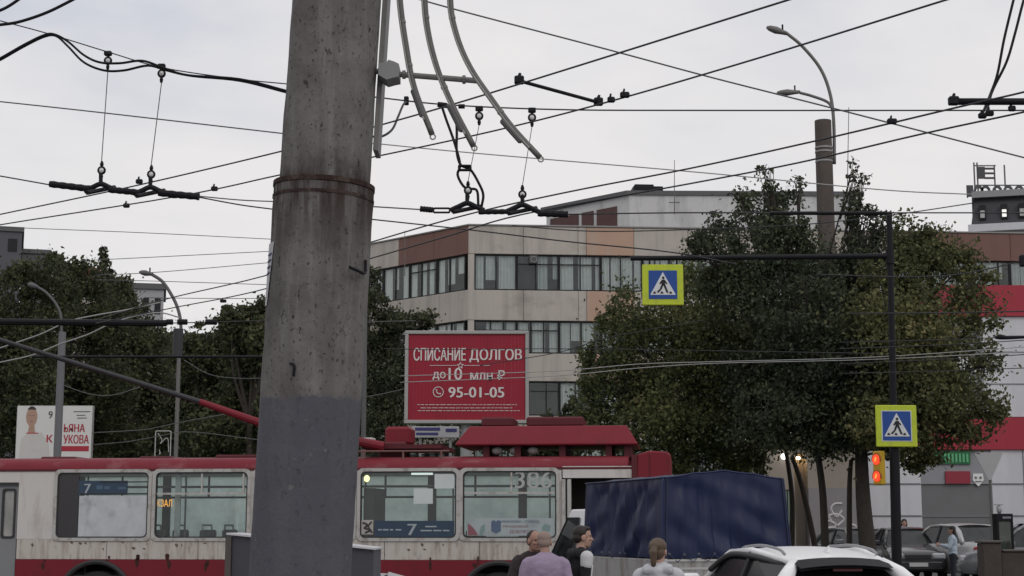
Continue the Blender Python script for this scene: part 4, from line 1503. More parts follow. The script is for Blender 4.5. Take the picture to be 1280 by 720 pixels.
ad = on_win(BW[4], 'advert', mat('advert_pale', (.38, .43, .44), .6, dirt=(.26, .29, .3), dirt_amt=.6, dirt_scale=(2, 2, 2)), 584, 692, 648, 669.5, .019-.003, .0175)
mb = MB()
text_mb('ИВАНОВО - ГОРОД', bx(626), bx(674), bz(654), bz(650.5), .014, .004, .01, None, mb)
mb.prism([(bx(614), bz(664)), (bx(614), bz(652)), (bx(617), bz(650)), (bx(620), bz(652)), (bx(623), bz(650)), (bx(626), bz(652)), (bx(626), bz(664)), (bx(620), bz(667))], .014, .018)
mb.build('lettering', mat('ad_blue', (.10, .14, .22), .6), BW[4])
mb = MB()
text_mb('ТРУДОВОЙ', bx(628), bx(660), bz(660), bz(656), .014, .004, .015, None, mb)
text_mb('ДОБЛЕСТИ', bx(637), bx(670), bz(667), bz(662.5), .014, .004, .015, None, mb)
mb.prism([(bx(585), bz(669)), (bx(585), bz(654)), (bx(592), bz(660)), (bx(598), bz(669))], .014, .018)
mb.build('lettering', mat('ad_red', (.25, .10, .12), .6), BW[4])
mb = MB()
mb.prism([(bx(599), bz(669)), (bx(601), bz(658)), (bx(606), bz(655)), (bx(606), bz(664)), (bx(603), bz(669))], .014, .018)
mb.prism([(bx(677), bz(659)), (bx(681), bz(655)), (bx(688), bz(657)), (bx(687), bz(664)), (bx(679), bz(666))], .014, .018)
mb.build('advert_motif', mat('ad_green', (.20, .30, .29), .6), BW[4])
# interior: seats, hand poles, lamp, partition behind the rear platform
for k in range(9):
    x = xr1 + .5 + k * .95
    for yy in (.14, WB - .95):
        if x + .5 > xf0:
            continue
        s_ = MB()
        s_.bbox(x, x + .42, yy, yy + .8, 1.22, 1.32, .03)
        s_.bbox(x - .06, x + .03, yy, yy + .8, 1.30, 1.72, .03)
        so = s_.build('seat', M_seat, bus)
        MB().tube([(x - .02, yy + .12, 1.6), (x - .04, yy + .12, 1.80), (x - .04, yy + .68, 1.80), (x - .02, yy + .68, 1.6)], .018, 6).build('seat_handle', M_galv, so)
hp_ = MB()
for k in range(6):
    x = xr1 + .9 + k * 1.7
    hp_.cyl((x, 1.0 + .5 * (k % 2), .92), (x, 1.0 + .5 * (k % 2), Z_ROOF0 - .05), .018, .018, 8)
hp_.cyl((.5, .95, 2.5), (xf0, .95, 2.5), .016, .016, 6)
hp_.cyl((.5, 1.55, 2.5), (xf0, 1.55, 2.5), .016, .016, 6)
hp_.build('hand_rail', M_galv, bus)
MB().box(bx(449), bx(462), .4, 1.5, .93, 2.45).build('partition', M_insided, bus)
MB().ell((bx(456), .16, bz(598)), (.05, .04, .06), 10, 8).build('interior_lamp', emit('bus_lamp', (1.0, .85, .35), 2.5), bus, smooth=True)
MB().box(bx(503), bx(530), .9, .98, Z_ROOF0 - .08, Z_ROOF0 - .045).build('interior_lamp', emit('bus_tube', (.95, 1.0, .95), 1.0), bus)
MB().box(xf0 - .08, xf0 - .03, .3, WB - .3, .93, Z_ROOF0 - .05).box(xf0 - .03, xf1 + .3, 1.1, 1.16, .36, Z_ROOF0 - .05).build('partition_doorway_shade', mat('cab_wall_shade', (.045, .035, .032), .8), bus)  # partition coloured dark, plus a dark panel added for the doorway's shade
# rear door (folding leaf with narrow pane), front doorway
dm = mat('bus_door_grey', (.22, .225, .235), .6, var=.1)
rd = MB()
xa_, xb_ = bx(3.5), bx(18.5)
zt0, zt1 = bz(672), bz(611)
for (a, b) in ((xr0 + .02, (xr0 + xr1) / 2 - .26), ((xr0 + xr1) / 2 - .25, xa_), (xb_, xr1 - .02)):
    rd.box(a, b, .03, .07, .4, zdoor - .02)
rd.box(xa_, xb_, .03, .07, .4, zt0)
rd.box(xa_, xb_, .03, .07, zt1, zdoor - .02)
rdo = rd.build('door', dm, bus)
MB().ring(rrect(xa_ - .02, xb_ + .02, zt0 - .02, zt1 + .02, .05), rrect(xa_ + .02, xb_ - .02, zt0 + .02, zt1 - .02, .04), .02, .08).build('door_seal', M_rub, rdo)
MB().box(xa_ + .01, xb_ - .01, .045, .052, zt0, zt1).build('pane', glass('door_pane', (.9, .9, .9), .5, .6, (.55, .54, .52), .06), rdo)
MB().box(xr0, xr1, -.014, -.001, zdoor - .02, zdoor + .03).build('door_header', M_rub, bus)
fd = MB()
for px in (702.5, 709.5):
    fd.box(bx(px), bx(px + 4.5), -.05 - .02 * (px > 705), .09, .4, bz(600))
fdo = fd.build('door', M_busframe, bus)
fdo['label'] = 'folded open front door leaf'
MB().box(bx(707.4), bx(709.2), -.03, .0, .6, bz(603)).build('door_seal', M_rub, fdo)
# roof equipment
eq = MB()
z0, z1 = bz(557), bz(532)
x0, x1 = bx(566), bx(797)
x0t, x1t = bx(582), bx(783)
ya, yb = .25, 2.2
vs = [(x0, ya, z0), (x1, ya, z0), (x1, yb, z0), (x0, yb, z0), (x0, ya, z0 + .03), (x1, ya, z0 + .03), (x1, yb, z0 + .03), (x0, yb, z0 + .03),
      (x0t, ya + .22, z1), (x1t, ya + .22, z1), (x1t, yb - .22, z1), (x0t, yb - .22, z1)]
eq.add(vs, [(0, 3, 2, 1), (0, 1, 5, 4), (1, 2, 6, 5), (2, 3, 7, 6), (3, 0, 4, 7), (4, 5, 9, 8), (5, 6, 10, 9), (6, 7, 11, 10), (7, 4, 8, 11), (8, 9, 10, 11)])
eqo = eq.build('roof_casing', M_bred2, bus, bevel=.02)
mb = MB()
for a, b, c, d in ((595, 636, 519.5, 532), (653, 727, 519.5, 532)):
    mb.bbox(bx(a), bx(b), .7, 1.6, bz(d) + .004, bz(c), .03)
mb.build('vent_box', M_bdark, eqo)
mb = MB()
for px in (600, 640, 697, 756, 780):
    mb.box(bx(px), bx(px + 8), .4, 2.0, Z_ROOF1 - .01, z0 - .003)
mb.build('casing_support', M_bdark, eqo)
for px in (617, 640, 663):
    MB().ell((bx(px), .5, bz(563)), (.1, .1, .07), 10, 6).build('resistor', M_wire_l, eqo)
bxr = MB().bbox(bx(468), bx(501), .9, 1.5, bz(553), bz(529.5), .05).build('roof_box', M_bred2, bus)
pf = MB()
pf.box(bx(446), bx(547), .35, 2.1, bz(560), bz(555))
pfo = pf.build('roof_platform', M_bdark, bus)
mb = MB()
for px in (452, 502, 550):
    mb.cyl((bx(px), .12, bz(582)), (bx(px), .12, bz(563.5)), .02, .02, 6)
mb.cyl((bx(446), .12, bz(564)), (bx(560), .12, bz(564)), .018, .018, 6)
mb.build('platform_rail', mat('rail_rust', (.18, .09, .08), .7), pfo)
pc = MB().bbox(bx(448), bx(461), .3, .6, bz(555) + .003, bz(546), .02).build('insulator', mat('pale_insul', (.45, .42, .42), .6), pfo)
for a, b in ((34, 79), (160, 203), (257, 320)):
    MB().bbox(bx(a), bx(b), .5, 1.6, Z_ROOF1 - .02, bz(567.5 if a < 250 else 566), .03).build('roof_hatch', M_bdark, bus)
for k, yy in enumerate((.75, 1.05)):
    Yo = 28.35 + k * .3
    p_hi, p_m, p_lo = W(-260, 344 + k, 28.9 + k * .3), W(250, 502 + .5 * k, 28.6 + k * .3), W(480, 578 - 20, Yo)
    pm2 = W(322, 527.5, 28.5 + k * .3)
    b1 = MB().tube([p_hi, p_m], [.03, .045], 8)
    bo = b1.build('collector_pole', M_wire, bus, world=True)
    bo['label'] = 'raised current collector pole' if k == 0 else 'second raised current collector pole'
    MB().tube([p_m + (pm2 - p_m) * .002, pm2, p_lo], [.055, .075, .085], 10).build('pole_sleeve', M_bred2, bo, world=True)
    MB().tube([p_hi, p_hi + Vector((-.15, 0, .16))], [.05, .04], 8).build('contact_shoe', M_black, bo, world=True)
    MB().bbox(bx(480) - .25, bx(480) + .25, yy - .02, yy + .2, Z_ROOF1 - .02, bz(550), .03).build('pole_base', M_bdark, bus)

# ------------------------------------------------------------------ foreground concrete pole
D_P = 6.5
pole = thing('concrete_pole', 'massive leaning concrete pole in front, grey paint on its lower part', 'pole', (W(352, 720, D_P).x, D_P, 0))
M_conc = bpy.data.materials.new('old_concrete')
M_conc.use_nodes = True
nt = M_conc.node_tree
N, L = nt.nodes, nt.links
b_ = N['Principled BSDF']
b_.inputs['Roughness'].default_value = .92
b_.inputs['Specular IOR Level'].default_value = .2
tc = N.new('ShaderNodeTexCoord')


def nz(scale, sc=(1, 1, 1), det=8, rough=.65):
    mp = N.new('ShaderNodeMapping')
    mp.inputs['Scale'].default_value = sc
    L.new(tc.outputs['Object'], mp.inputs[0])
    n_ = N.new('ShaderNodeTexNoise')
    n_.inputs['Scale'].default_value = scale
    n_.inputs['Detail'].default_value = det
    n_.inputs['Roughness'].default_value = rough
    L.new(mp.outputs[0], n_.inputs[0])
    return n_.outputs['Fac']


def rng_(s, a, b, lo=0., hi=1.):
    m_ = N.new('ShaderNodeMapRange')
    m_.inputs['From Min'].default_value = a
    m_.inputs['From Max'].default_value = b
    m_.inputs['To Min'].default_value = lo
    m_.inputs['To Max'].default_value = hi
    L.new(s, m_.inputs[0])
    return m_.outputs[0]


def mixc(f, a, b):
    m_ = N.new('ShaderNodeMix')
    m_.data_type = 'RGBA'
    if isinstance(f, float):
        m_.inputs['Factor'].default_value = f
    else:
        L.new(f, m_.inputs['Factor'])
    for s, k in ((a, 'A'), (b, 'B')):
        if isinstance(s, tuple):
            m_.inputs[k].default_value = (*s, 1)
        else:
            L.new(s, m_.inputs[k])
    return m_.outputs['Result']


def mth(op, a, b):
    m_ = N.new('ShaderNodeMath')
    m_.operation = op
    for i, s in enumerate((a, b)):
        if isinstance(s, (int, float)):
            m_.inputs[i].default_value = s
        else:
            L.new(s, m_.inputs[i])
    return m_.outputs[0]


sepx = N.new('ShaderNodeSeparateXYZ')
L.new(tc.outputs['Object'], sepx.inputs[0])
zz = sepx.outputs['Z']
c_ = mixc(rng_(nz(5), .35, .65), (.108, .100, .097), (.176, .166, .162))
c_ = mixc(rng_(nz(1.0, (9, 9, .7)), .50, .70, 0, .6), c_, (.078, .072, .071))
c_ = mixc(rng_(nz(1.0, (20, 20, 1.2)), .52, .70, 0, .55), c_, (.235, .226, .227))
c_ = mixc(rng_(nz(60, (1, 1, .7)), .59, .65, 0, .85), c_, (.035, .03, .03))
c_ = mixc(rng_(nz(26, (1, 1, .6)), .63, .67, 0, .9), c_, (.03, .027, .027))
c_ = mixc(rng_(nz(9, (1, 1, .6)), .66, .69, 0, .85), c_, (.035, .03, .03))
# rust washing down from the collar
Z_COL = W(407, 235, D_P).z
below = rng_(zz, Z_COL + .012, Z_COL + .008)
above = rng_(zz, Z_COL + .008, Z_COL + .012)
ru = mth('MULTIPLY', mth('MULTIPLY', rng_(zz, Z_COL - .34, Z_COL - .08), below), rng_(nz(1.0, (16, 16, 1.6)), .36, .54, 0, .95))
c_ = mixc(ru, c_, (.045, .033, .029))
ru2 = mth('MULTIPLY', mth('MULTIPLY', rng_(zz, Z_COL + .15, Z_COL + .01), above), rng_(nz(1.0, (18, 18, 5)), .36, .56, 0, .92))
c_ = mixc(ru2, c_, (.045, .034, .031))
# grey paint up to about two metres
edge = mth('ADD', mth('ADD', zz, mth('MULTIPLY', nz(4.5), .06)), mth('MULTIPLY', nz(38), .05))
pf_ = rng_(edge, W(390, 503, D_P).z + .055, W(390, 497, D_P).z + .05, 1., 0.)
c2 = mixc(rng_(nz(7), .3, .7), (.082, .083, .099), (.096, .097, .114))
c2 = mixc(rng_(nz(30), .60, .66, 0, .6), c2, (.05, .05, .055))
c2 = mixc(rng_(nz(1.0, (7, 7, .8)), .5, .7, 0, .5), c2, (.125, .122, .13))
c2 = mixc(rng_(nz(13), .64, .66, 0, .8), c2, (.15, .145, .145))
c_ = mixc(pf_, c_, c2)
L.new(c_, b_.inputs['Base Color'])
bmp = N.new('ShaderNodeBump')
bmp.inputs['Strength'].default_value = .55
bmp.inputs['Distance'].default_value = .012
L.new(mth('ADD', mth('MULTIPLY', nz(40), .7), mth('MULTIPLY', rng_(nz(26, (1, 1, .45)), .60, .69, 1, 0), .8)), bmp.inputs['Height'])
L.new(bmp.outputs[0], b_.inputs['Normal'])

cT, cM, cBt = W(421, 0, D_P), W(405, 238, D_P), W(375, 720, D_P)
ax_lo = (cBt - cM).normalized()
ax_up = (cT - cM).normalized()
g0 = cBt + ax_lo * (cBt.z / -ax_lo.z)
r_lo, r_up = 62.3 / 2000 * 6.62, 55.0 / 2000 * 6.68
NS = 48


def pole_tube(pts, rs, name, m, jit=.0015):
    mb = MB()
    out, orr = [], []
    for i in range(len(pts) - 1):
        k = max(1, int((pts[i + 1] - pts[i]).length / .05))
        for j in range(k):
            out.append(pts[i].lerp(pts[i + 1], j / k)); orr.append(rs[i] + (rs[i + 1] - rs[i]) * j / k)
    out.append(pts[-1]); orr.append(rs[-1])
    mb.tube(out, orr, NS)
    vs = []
    for v in mb.v:
        q = Vector(v)
        nn = noise.noise(q * 9) * jit * 2 + noise.noise(q * 28) * jit
        c0 = cM + ax_lo * ((q - cM).dot(ax_lo))
        d_ = (q - c0)
        vs.append(tuple(q + d_.normalized() * nn) if d_.length > .01 else v)
    mb.v = vs
    return mb.build(name, m, pole, smooth='auto', world=True)


pole_tube([g0 - Vector((0, 0, .1)) * 0, cBt, cM - ax_lo * 0.0], [r_lo * 1.02, r_lo * .985, r_lo], 'lower_shaft', M_conc)
up_end = cM + ax_up * 3.2
pole_tube([cM + ax_lo * .05, up_end], [r_up * 1.02, r_up * .98], 'upper_shaft', M_conc)
M_rust = mat('rust_collar', (.042, .028, .025), .95, var=.5, scale=14, spec=.1, dirt=(.095, .07, .06), dirt_amt=.7, dirt_scale=(14, 14, 9), dirt_lo=.5, dirt_hi=.62, bump=.7, bscale=40)
ra = MB()
ra.tube([cM - ax_lo * .002, cM - ax_lo * .022, cM - ax_lo * .026], [r_lo + .004, r_lo + .004, r_up + .004], NS)
ra.tube([cM - ax_lo * .003 + ax_lo * .05, cM + ax_lo * .035], [r_lo + .0035, r_lo + .0035], NS, caps=False)
ra.build('rust_collar', M_rust, pole, smooth='auto', world=True)
pl = MB()
sR = (W(480, 0, D_P) - W(472, 0, D_P))
pa, pb_ = W(466, 187, D_P + .02), W(478, 0, D_P + .02)
pu = (pb_ - pa)
top_ = pa + pu * 3.0
pl.add([pa, pa + Vector((.02, .012, 0)), pa + Vector((.02, .16, 0)), pa + Vector((0, .16, 0)), top_, top_ + Vector((.02, .012, 0)), top_ + Vector((.02, .16, 0)), top_ + Vector((0, .16, 0))],
       [(0, 1, 2, 3), (7, 6, 5, 4), (0, 4, 5, 1), (1, 5, 6, 2), (2, 6, 7, 3), (3, 7, 4, 0)])
pl.build('steel_strip', M_steel_d, pole, world=True)
mb = MB()
p0 = W(453, 338, D_P - .15)
mb.tube(spline([W(437, 334, D_P - .20), W(447, 338, D_P - .16), W(456, 341, D_P - .10), W(457, 325, D_P - .09)], 4), .007, 6)
mb.tube(spline([W(345, 457, D_P - .12), W(366, 455, D_P - .20), W(367, 470, D_P - .20)], 4), .006, 6)
mb.build('bent_wire', M_black, pole, world=True)
# paper notice on the pole's left flank
nt_ = thing('paper_notice', 'torn white paper notice stuck on the left flank of the concrete pole', 'notice', W(340, 345, D_P))
mb = MB()


def onpole(s, t):
    z0_, z1_ = W(340, 385, D_P).z, W(340, 308, D_P).z
    z_ = z0_ + (z1_ - z0_) * t
    a_ = R(180 + 12 + 22 * s * (1 - .45 * (1 - t)))
    ce = cM + ax_lo * ((cM.z - z_) / -ax_lo.z)
    return ce + Vector((math.cos(a_), math.sin(a_), 0)) * (r_lo + .004)


mb.grid(lambda s, t: onpole(s, t), 8, 6)
po = mb.build('sheet', mat('paper_pale', (.42, .42, .44), .8, var=.2), nt_, smooth=True, world=True)
mb = MB()
for k in range(4):
    a, b = onpole(.45, .5 + .1 * k), onpole(.9, .52 + .1 * k)
    mb.tube([a + (a - cM).normalized() * .001 + Vector((-.002, -.002, 0)), b + Vector((-.002, -.002, 0))], .004, 4)
mb.build('print_line', mat('print_blue', (.1, .11, .2), .7), nt_, world=True)

# light decoration rods hanging from the pole
dec = thing('light_decoration', 'three bent steel decoration rods hanging beside the top of the concrete pole', 'decoration', W(487, 92, D_P))
mb = MB()
ja, jb = W(477, 104, D_P), W(500, 80, D_P)
jpts = [(-.5, -.25), (-.5, .35), (-.1, .35), (-.02, .5), (.25, .42), (.5, .3), (.5, -.35), (.25, -.4), (-.1, -.5)]
jc = W(487, 92, D_P)
mb.prism([(jc.x + a * .085, jc.z + b * .085) for a, b in jpts], D_P - .06, D_P + .06)
mb.build('junction_box', mat('box_grey', (.22, .22, .225), .6), dec, world=True)
arm = MB()
arm.tube([W(470, 89, D_P), W(500, 93, D_P), W(597, 101, D_P)], .0125, 8)
for px, py in ((505, 93.3), (580, 99.5)):
    arm.tube([W(px - 2, py, D_P), W(px + 2, py, D_P)], .019, 8)
arm.build('cross_arm', M_steel_d, dec, world=True)
MB().tube([W(470, -160, D_P), W(600, -150, D_P)], .0125, 8).build('cross_arm', M_steel_d, dec, world=True)
rods = [([(495, -170), (496, -80), (500, 0), (508, 60), (518, 110), (540, 168)], (526, 128), (541, 171)),
        ([(540, -170), (531, -80), (531, 0), (536, 45), (548, 90), (567, 135), (592, 183)], (573, 147), (593, 185)),
        ([(600, -170), (566, -80), (563, 0), (571, 45), (588, 85), (615, 125), (641, 160), (675, 197)], (643, 163), (676, 199))]
M_rod = mat('rod_steel', (.125, .12, .115), .5, .25, var=.3, scale=30)
M_strip = mat('led_strip', (.30, .30, .29), .5)
for pts, (ex, ey), (rx_, ry_) in rods:
    sp_ = spline([W(x, y, D_P) for x, y in pts], 7)
    ro = MB().tube(sp_, .0125, 8).build('rod', M_rod, dec, smooth=True, world=True)
    MB().tube([p + Vector((-.011, -.010, .003)) for p in sp_[:-2]], .0045, 6).build('light_strip', M_strip, ro, world=True)
    k = len(sp_) - 9
    dv = (sp_[k + 6] - sp_[k]).normalized()
    c0 = W(ex, ey, D_P) + Vector((-.012, -.004, -.004))
    MB().tube([c0 - dv * .065, c0 - dv * .058, c0 + dv * .058, c0 + dv * .065], [.006, .013, .013, .006], 8).build('driver_unit', mat('driver_grey', (.1, .1, .1), .6), ro, world=True)
    e_ = W(rx_, ry_, D_P)
    MB().tube([e_ + Vector((.011 * math.cos(a), 0, .011 * math.sin(a))) for a in [2 * math.pi * q / 10 for q in range(11)]], .0035, 5).build('end_ring', M_strip, ro, world=True)
    cl = MB()
    for q in (4, 9, 17, len(sp_) - 12):
        dq = (sp_[q + 1] - sp_[q]).normalized()
        cl.tube([sp_[q] - dq * .006, sp_[q] + dq * .006], .0145, 8)
    cl.build('clip', M_steel_d, ro, world=True)

# ------------------------------------------------------------------ overhead wires
WG = 'overhead wires'


def wire(name, label, pts, r=.012, m=None, z=None, D=None, cat='wire', sm=True, sag=0.0):
    P = []
    for p in pts:
        if z is not None:
            q = PZ(p[0], p[1], z)
            P.append(q)
        else:
            P.append(W(p[0], p[1], p[2] if len(p) > 2 else D))
    if sag and len(P) == 2:
        a, b = P
        P = [a.lerp(b, k / 10) - Vector((0, 0, sag * 4 * (k / 10) * (1 - k / 10))) for k in range(11)]
    elif sm and len(P) > 2:
        P = spline(P, 6)
    o = MB().tube(P, r, 6).build(name, m or M_wire, None, smooth=True, loc=P[len(P) // 2])
    tag(o, label, cat, WG)
    return o


Zc = 5.75
wire('contact_wire', 'upper contact wire of the front pair, rising steeply to the top edge', [(1010, -8), (985, 0), (617, 115), (473, 157), (352, 189), (170, 232), (0, 268), (-60, 281)], .0085, None, Zc)
wire('contact_wire', 'lower contact wire of the front pair, carrying three clamps right of the rods', [(1210, -8), (1182, 0), (950, 72), (765, 126), (620, 163), (463, 197), (353, 218), (225, 245), (0, 281), (-60, 293)], .0085, None, Zc)
wire('contact_wire', 'upper contact wire of the second pair, passing in front of the lamp pole', [(1320, 103), (1280, 115), (1193, 135), (1020, 176), (860, 211), (710, 240), (585, 268), (463, 303), (330, 345), (207, 374), (120, 400)], .010, None, Zc)
wire('contact_wire', 'lower contact wire of the second pair, ending low at left of the pole', [(1320, 130), (1280, 140), (1150, 168), (1000, 203), (860, 230), (653, 268), (560, 295), (467, 322), (320, 364), (220, 384), (120, 404)], .010, None, Zc)
wire('span_wire', 'long thin span wire falling from top centre to the right edge', [(500, -8), (570, 12), (760, 62), (890, 97), (1040, 135), (1280, 197), (1330, 209)], .009, M_wire_g, None, 17)
wire('span_wire', 'level span wire that holds the two ringed hangers right of the pole', [(465, 121), (560, 131), (700, 137), (880, 138), (1190, 138), (1330, 138)], .010, M_wire, None, 20)
wire('span_wire', 'faint grey wire crossing the left sky from the edge to the pole', [(-20, 125), (0, 127), (120, 140), (320, 163), (355, 167)], .007, M_wire_g, None, 16)
wire('span_wire', 'faint grey wire falling gently from pole to the penthouse roof', [(465, 179), (600, 192), (880, 216), (1100, 237), (1215, 243)], .010, M_wire_l, None, 26)
wire('messenger_wire', 'thin messenger wire above the drooping black feeder cables at left', [(-20, 21), (0, 26), (60, 42), (135, 65), (205, 85), (300, 99), (360, 105)], .006, M_wire, None, 15)
wire('feeder_cable', 'thick black feeder cable, upper strand at left', [(-20, 82, 15), (0, 73, 15), (30, 56, 15), (55, 44, 15), (68, 43, 15), (85, 52, 15), (105, 69, 15), (125, 78, 15), (150, 79, 15), (178, 76, 15), (205, 85, 15), (235, 94, 15), (300, 99, 15), (360, 114, 15)], .012, M_black, None, 15)
wire('feeder_cable', 'thick black feeder cable, lower strand sagging under the first hanger', [(-20, 84, 15.1), (0, 75, 15.1), (30, 58, 15.1), (55, 46, 15.1), (70, 45, 15.1), (85, 58, 15.1), (105, 78, 15.1), (130, 88, 15.1), (155, 88, 15.1), (185, 82, 15.1), (208, 88, 15.1), (240, 95, 15.1), (300, 101, 15.1), (360, 116, 15.1)], .012, M_black, None, 15.1)
wire('feeder_cable', 'short cable cutting the top left corner', [(-20, 20, 12), (0, 13, 12), (12, 7, 12), (28, -4, 12)], .012, M_black, None, 12)
wire('feeder_cable', 'curved cable under the one in the top left corner', [(-20, 33, 12), (0, 31, 12), (25, 27, 12), (60, 15, 12), (98, -4, 12)], .012, M_black, None, 12)
wire('cross_wire', 'left tail wire of the section bar at left', [(-20, 217), (0, 220), (62, 231)], .009, M_wire, None, 19.6)
wire('cross_wire', 'upper tail wire from the left section bar to the pole', [(246, 245), (300, 250), (345, 252)], .008, M_wire_g, None, 19.6)
wire('cross_wire', 'lower tail wire from the left section bar to the pole', [(246, 246), (300, 256), (345, 262)], .009, M_wire, None, 19.6)
wire('cross_wire', 'left tail wire of the section bar right of the pole', [(462, 258), (527, 262)], .009, M_wire_g, None, 19.6)
wire('cross_wire', 'dark wire falling across the orange tinted facade panel', [(463, 274), (593, 288), (710, 302), (837, 315), (920, 330)], .011, M_wire, None, 24)
wire('cross_wire', 'long level wire right of the section bar, over the penthouse', [(708, 268), (840, 266), (965, 266), (1215, 266), (1330, 266)], .012, M_wire, None, 26)
wire('cross_wire', 'wire across the beige parapet between roofline and ribbon windows', [(640, 282), (740, 289), (860, 287), (1000, 281), (1120, 268), (1215, 254)], .010, M_wire, None, 27)
wire('cross_wire', 'pale double wire crossing the dark tree crown, upper strand', [(500, 470), (690, 464), (800, 455), (900, 452), (1100, 446), (1330, 430)], .0085, M_wire_l, None, 30)
wire('cross_wire', 'pale double wire crossing the dark tree crown, lower strand', [(500, 478), (690, 470), (800, 460), (900, 454), (1100, 449), (1330, 437)], .0085, M_wire_l, None, 30.5)
wire('cross_wire', 'dark wire over the upper line of billboard lettering', [(480, 436), (560, 437), (660, 436), (800, 437), (1100, 442)], .009, M_wire, None, 32)
wire('cross_wire', 'dark wire rising across the lower office windows', [(600, 457), (700, 440), (760, 422), (880, 400)], .009, M_wire, None, 32)
wire('cross_wire', 'dark wire in front of the grey windows at the far right', [(1020, 343), (1130, 346), (1205, 342), (1280, 326), (1330, 318)], .012, M_wire, None, 27)
wire('cross_wire', 'dark wire over the upper red fascia at right', [(1060, 392), (1180, 391), (1330, 388)], .012, M_wire, None, 27)
for k, (a, b, c) in enumerate(((428, 424, 418), (436, 430, 422), (455, 448, 440), (467, 463, 458))):
    wire('cross_wire', ['topmost of four wires over the white wall at right', 'second of four wires over the white wall at right', 'third of four wires over the white wall at right', 'lowest of four wires over the white wall at right'][k],
         [(1050, a), (1200, b), (1330, c)], .009, M_wire, None, 28 + k * .3)
for k, (pts, lab) in enumerate((
        ([(-20, 282), (30, 285), (180, 291), (340, 299)], 'faint wire from the chimney block to the pole'),
        ([(100, 326), (180, 322), (340, 314)], 'faint rising wire above the spire tree, upper one'),
        ([(120, 344), (200, 340), (340, 328)], 'faint rising wire above the spire tree, lower one'),
        ([(120, 350), (180, 351), (340, 356)], 'faint level wire just above the pale tower'),
        ([(180, 372), (260, 373), (340, 373)], 'faint level wire across the curved lamp arm'))):
    wire('span_wire', lab, pts, .008, M_wire_g, None, 34)
wire('curved_wire', 'upper pale contact curve bending through the left trees', [(-20, 442), (0, 435), (50, 418), (85, 402), (120, 394), (160, 387), (200, 378)], .016, M_wire_l, None, 34)
wire('curved_wire', 'lower pale contact curve bending through the left trees', [(-20, 458), (0, 453), (40, 444), (75, 430), (110, 418), (140, 404), (170, 395), (200, 391), (225, 397)], .016, M_wire_l, None, 34)
wire('span_wire', 'thin wire continuing right of the dark bar, past the curved lamp', [(208, 404), (290, 402), (345, 400)], .012, M_wire, None, 33)
wire('low_wire', 'sagging pale wire over the poster board', [(75, 480), (110, 492), (140, 494), (175, 484)], .012, M_wire_g, None, 40)
wire('low_wire', 'sagging wire right of the curved lamp post, under the tree top', [(230, 450), (262, 468), (300, 473), (345, 472)], .012, M_wire_g, None, 45)
wire('low_wire', 'pale wire above the trolleybus roof, right of the poster board', [(115, 541), (180, 537), (225, 528), (280, 518)], .012, M_wire_g, None, 40)
wire('low_wire', 'lowest pale wire above the trolleybus roof near the frame stand', [(115, 556), (160, 552), (200, 545), (240, 540), (340, 552)], .011, M_wire_g, None, 40)
wire('low_wire', 'dark wire in the gap left of the red billboard', [(440, 498), (470, 494), (506, 486)], .014, M_wire_g, None, 45)
wire('low_wire', 'second dark wire in the gap left of the red billboard', [(440, 404), (475, 402), (520, 401)], .013, M_wire_g, None, 45)


# ---- fittings on the wires
def clamp(px, py, label, z=Zc, r=.05, dz=.03):
    r, dz = r * .68, dz * .3
    c = PZ(px, py, z)
    t = thing('wire_clamp', label, 'clamp', c, 0, 'clamps on the contact wires')
    mb = MB()
    mb.bbox(c.x - r * 1.2, c.x + r * 1.2, c.y - r * .6, c.y + r * .6, c.z - .018, c.z + dz + .03, .012)
    mb.build('clamp_body', M_black, t, world=True)
    MB().cyl((c.x - r * .3, c.y, c.z + dz + .028), (c.x - r * .1, c.y, c.z + dz + .06), .012, .010, 6).build('bolt', M_black, t, world=True)


clamp(174, 228, 'small clamp on the upper front wire, left of the pole, between the hangers')
clamp(218, 246, 'small clamp on the lower front wire, just right of the second hanger')
clamp(268, 237, 'small clamp on the lower front wire, nearest the pole at left')
clamp(158, 258, 'small clamp on the lower front wire, left of the second hanger')
clamp(764, 126, 'middle of three clamps beside the slanted spacer rod', r=.045)
clamp(781, 120, 'large clamp right of the slanted spacer rod', r=.055)
clamp(1115, 153, 'lone clamp on the second pair, right of the lamp pole', r=.06)
clamp(279, 377, 'small clamp on the low contact wire by the curved lamp', r=.07)


def spacer(label, pa, pb, za, r, end_r=.05, name='spacer_rod'):
    a, b = PZ(pa[0], pa[1], za), PZ(pb[0], pb[1], za)
    t = thing(name, label, 'spacer', (a + b) / 2)
    MB().tube([a, b], r, 8).build('rod', M_black, t, world=True, smooth=True)
    for q in (a, b):
        mb = MB()
        mb.bbox(q.x - end_r, q.x + end_r, q.y - end_r * .7, q.y + end_r * .7, q.z - end_r * .7, q.z + end_r, .012)
        mb.cyl((q.x, q.y, q.z + end_r), (q.x + .01, q.y, q.z + end_r * 1.6), .018, .014, 6)
        mb.build('end_clamp', M_black, t, world=True)
    return t


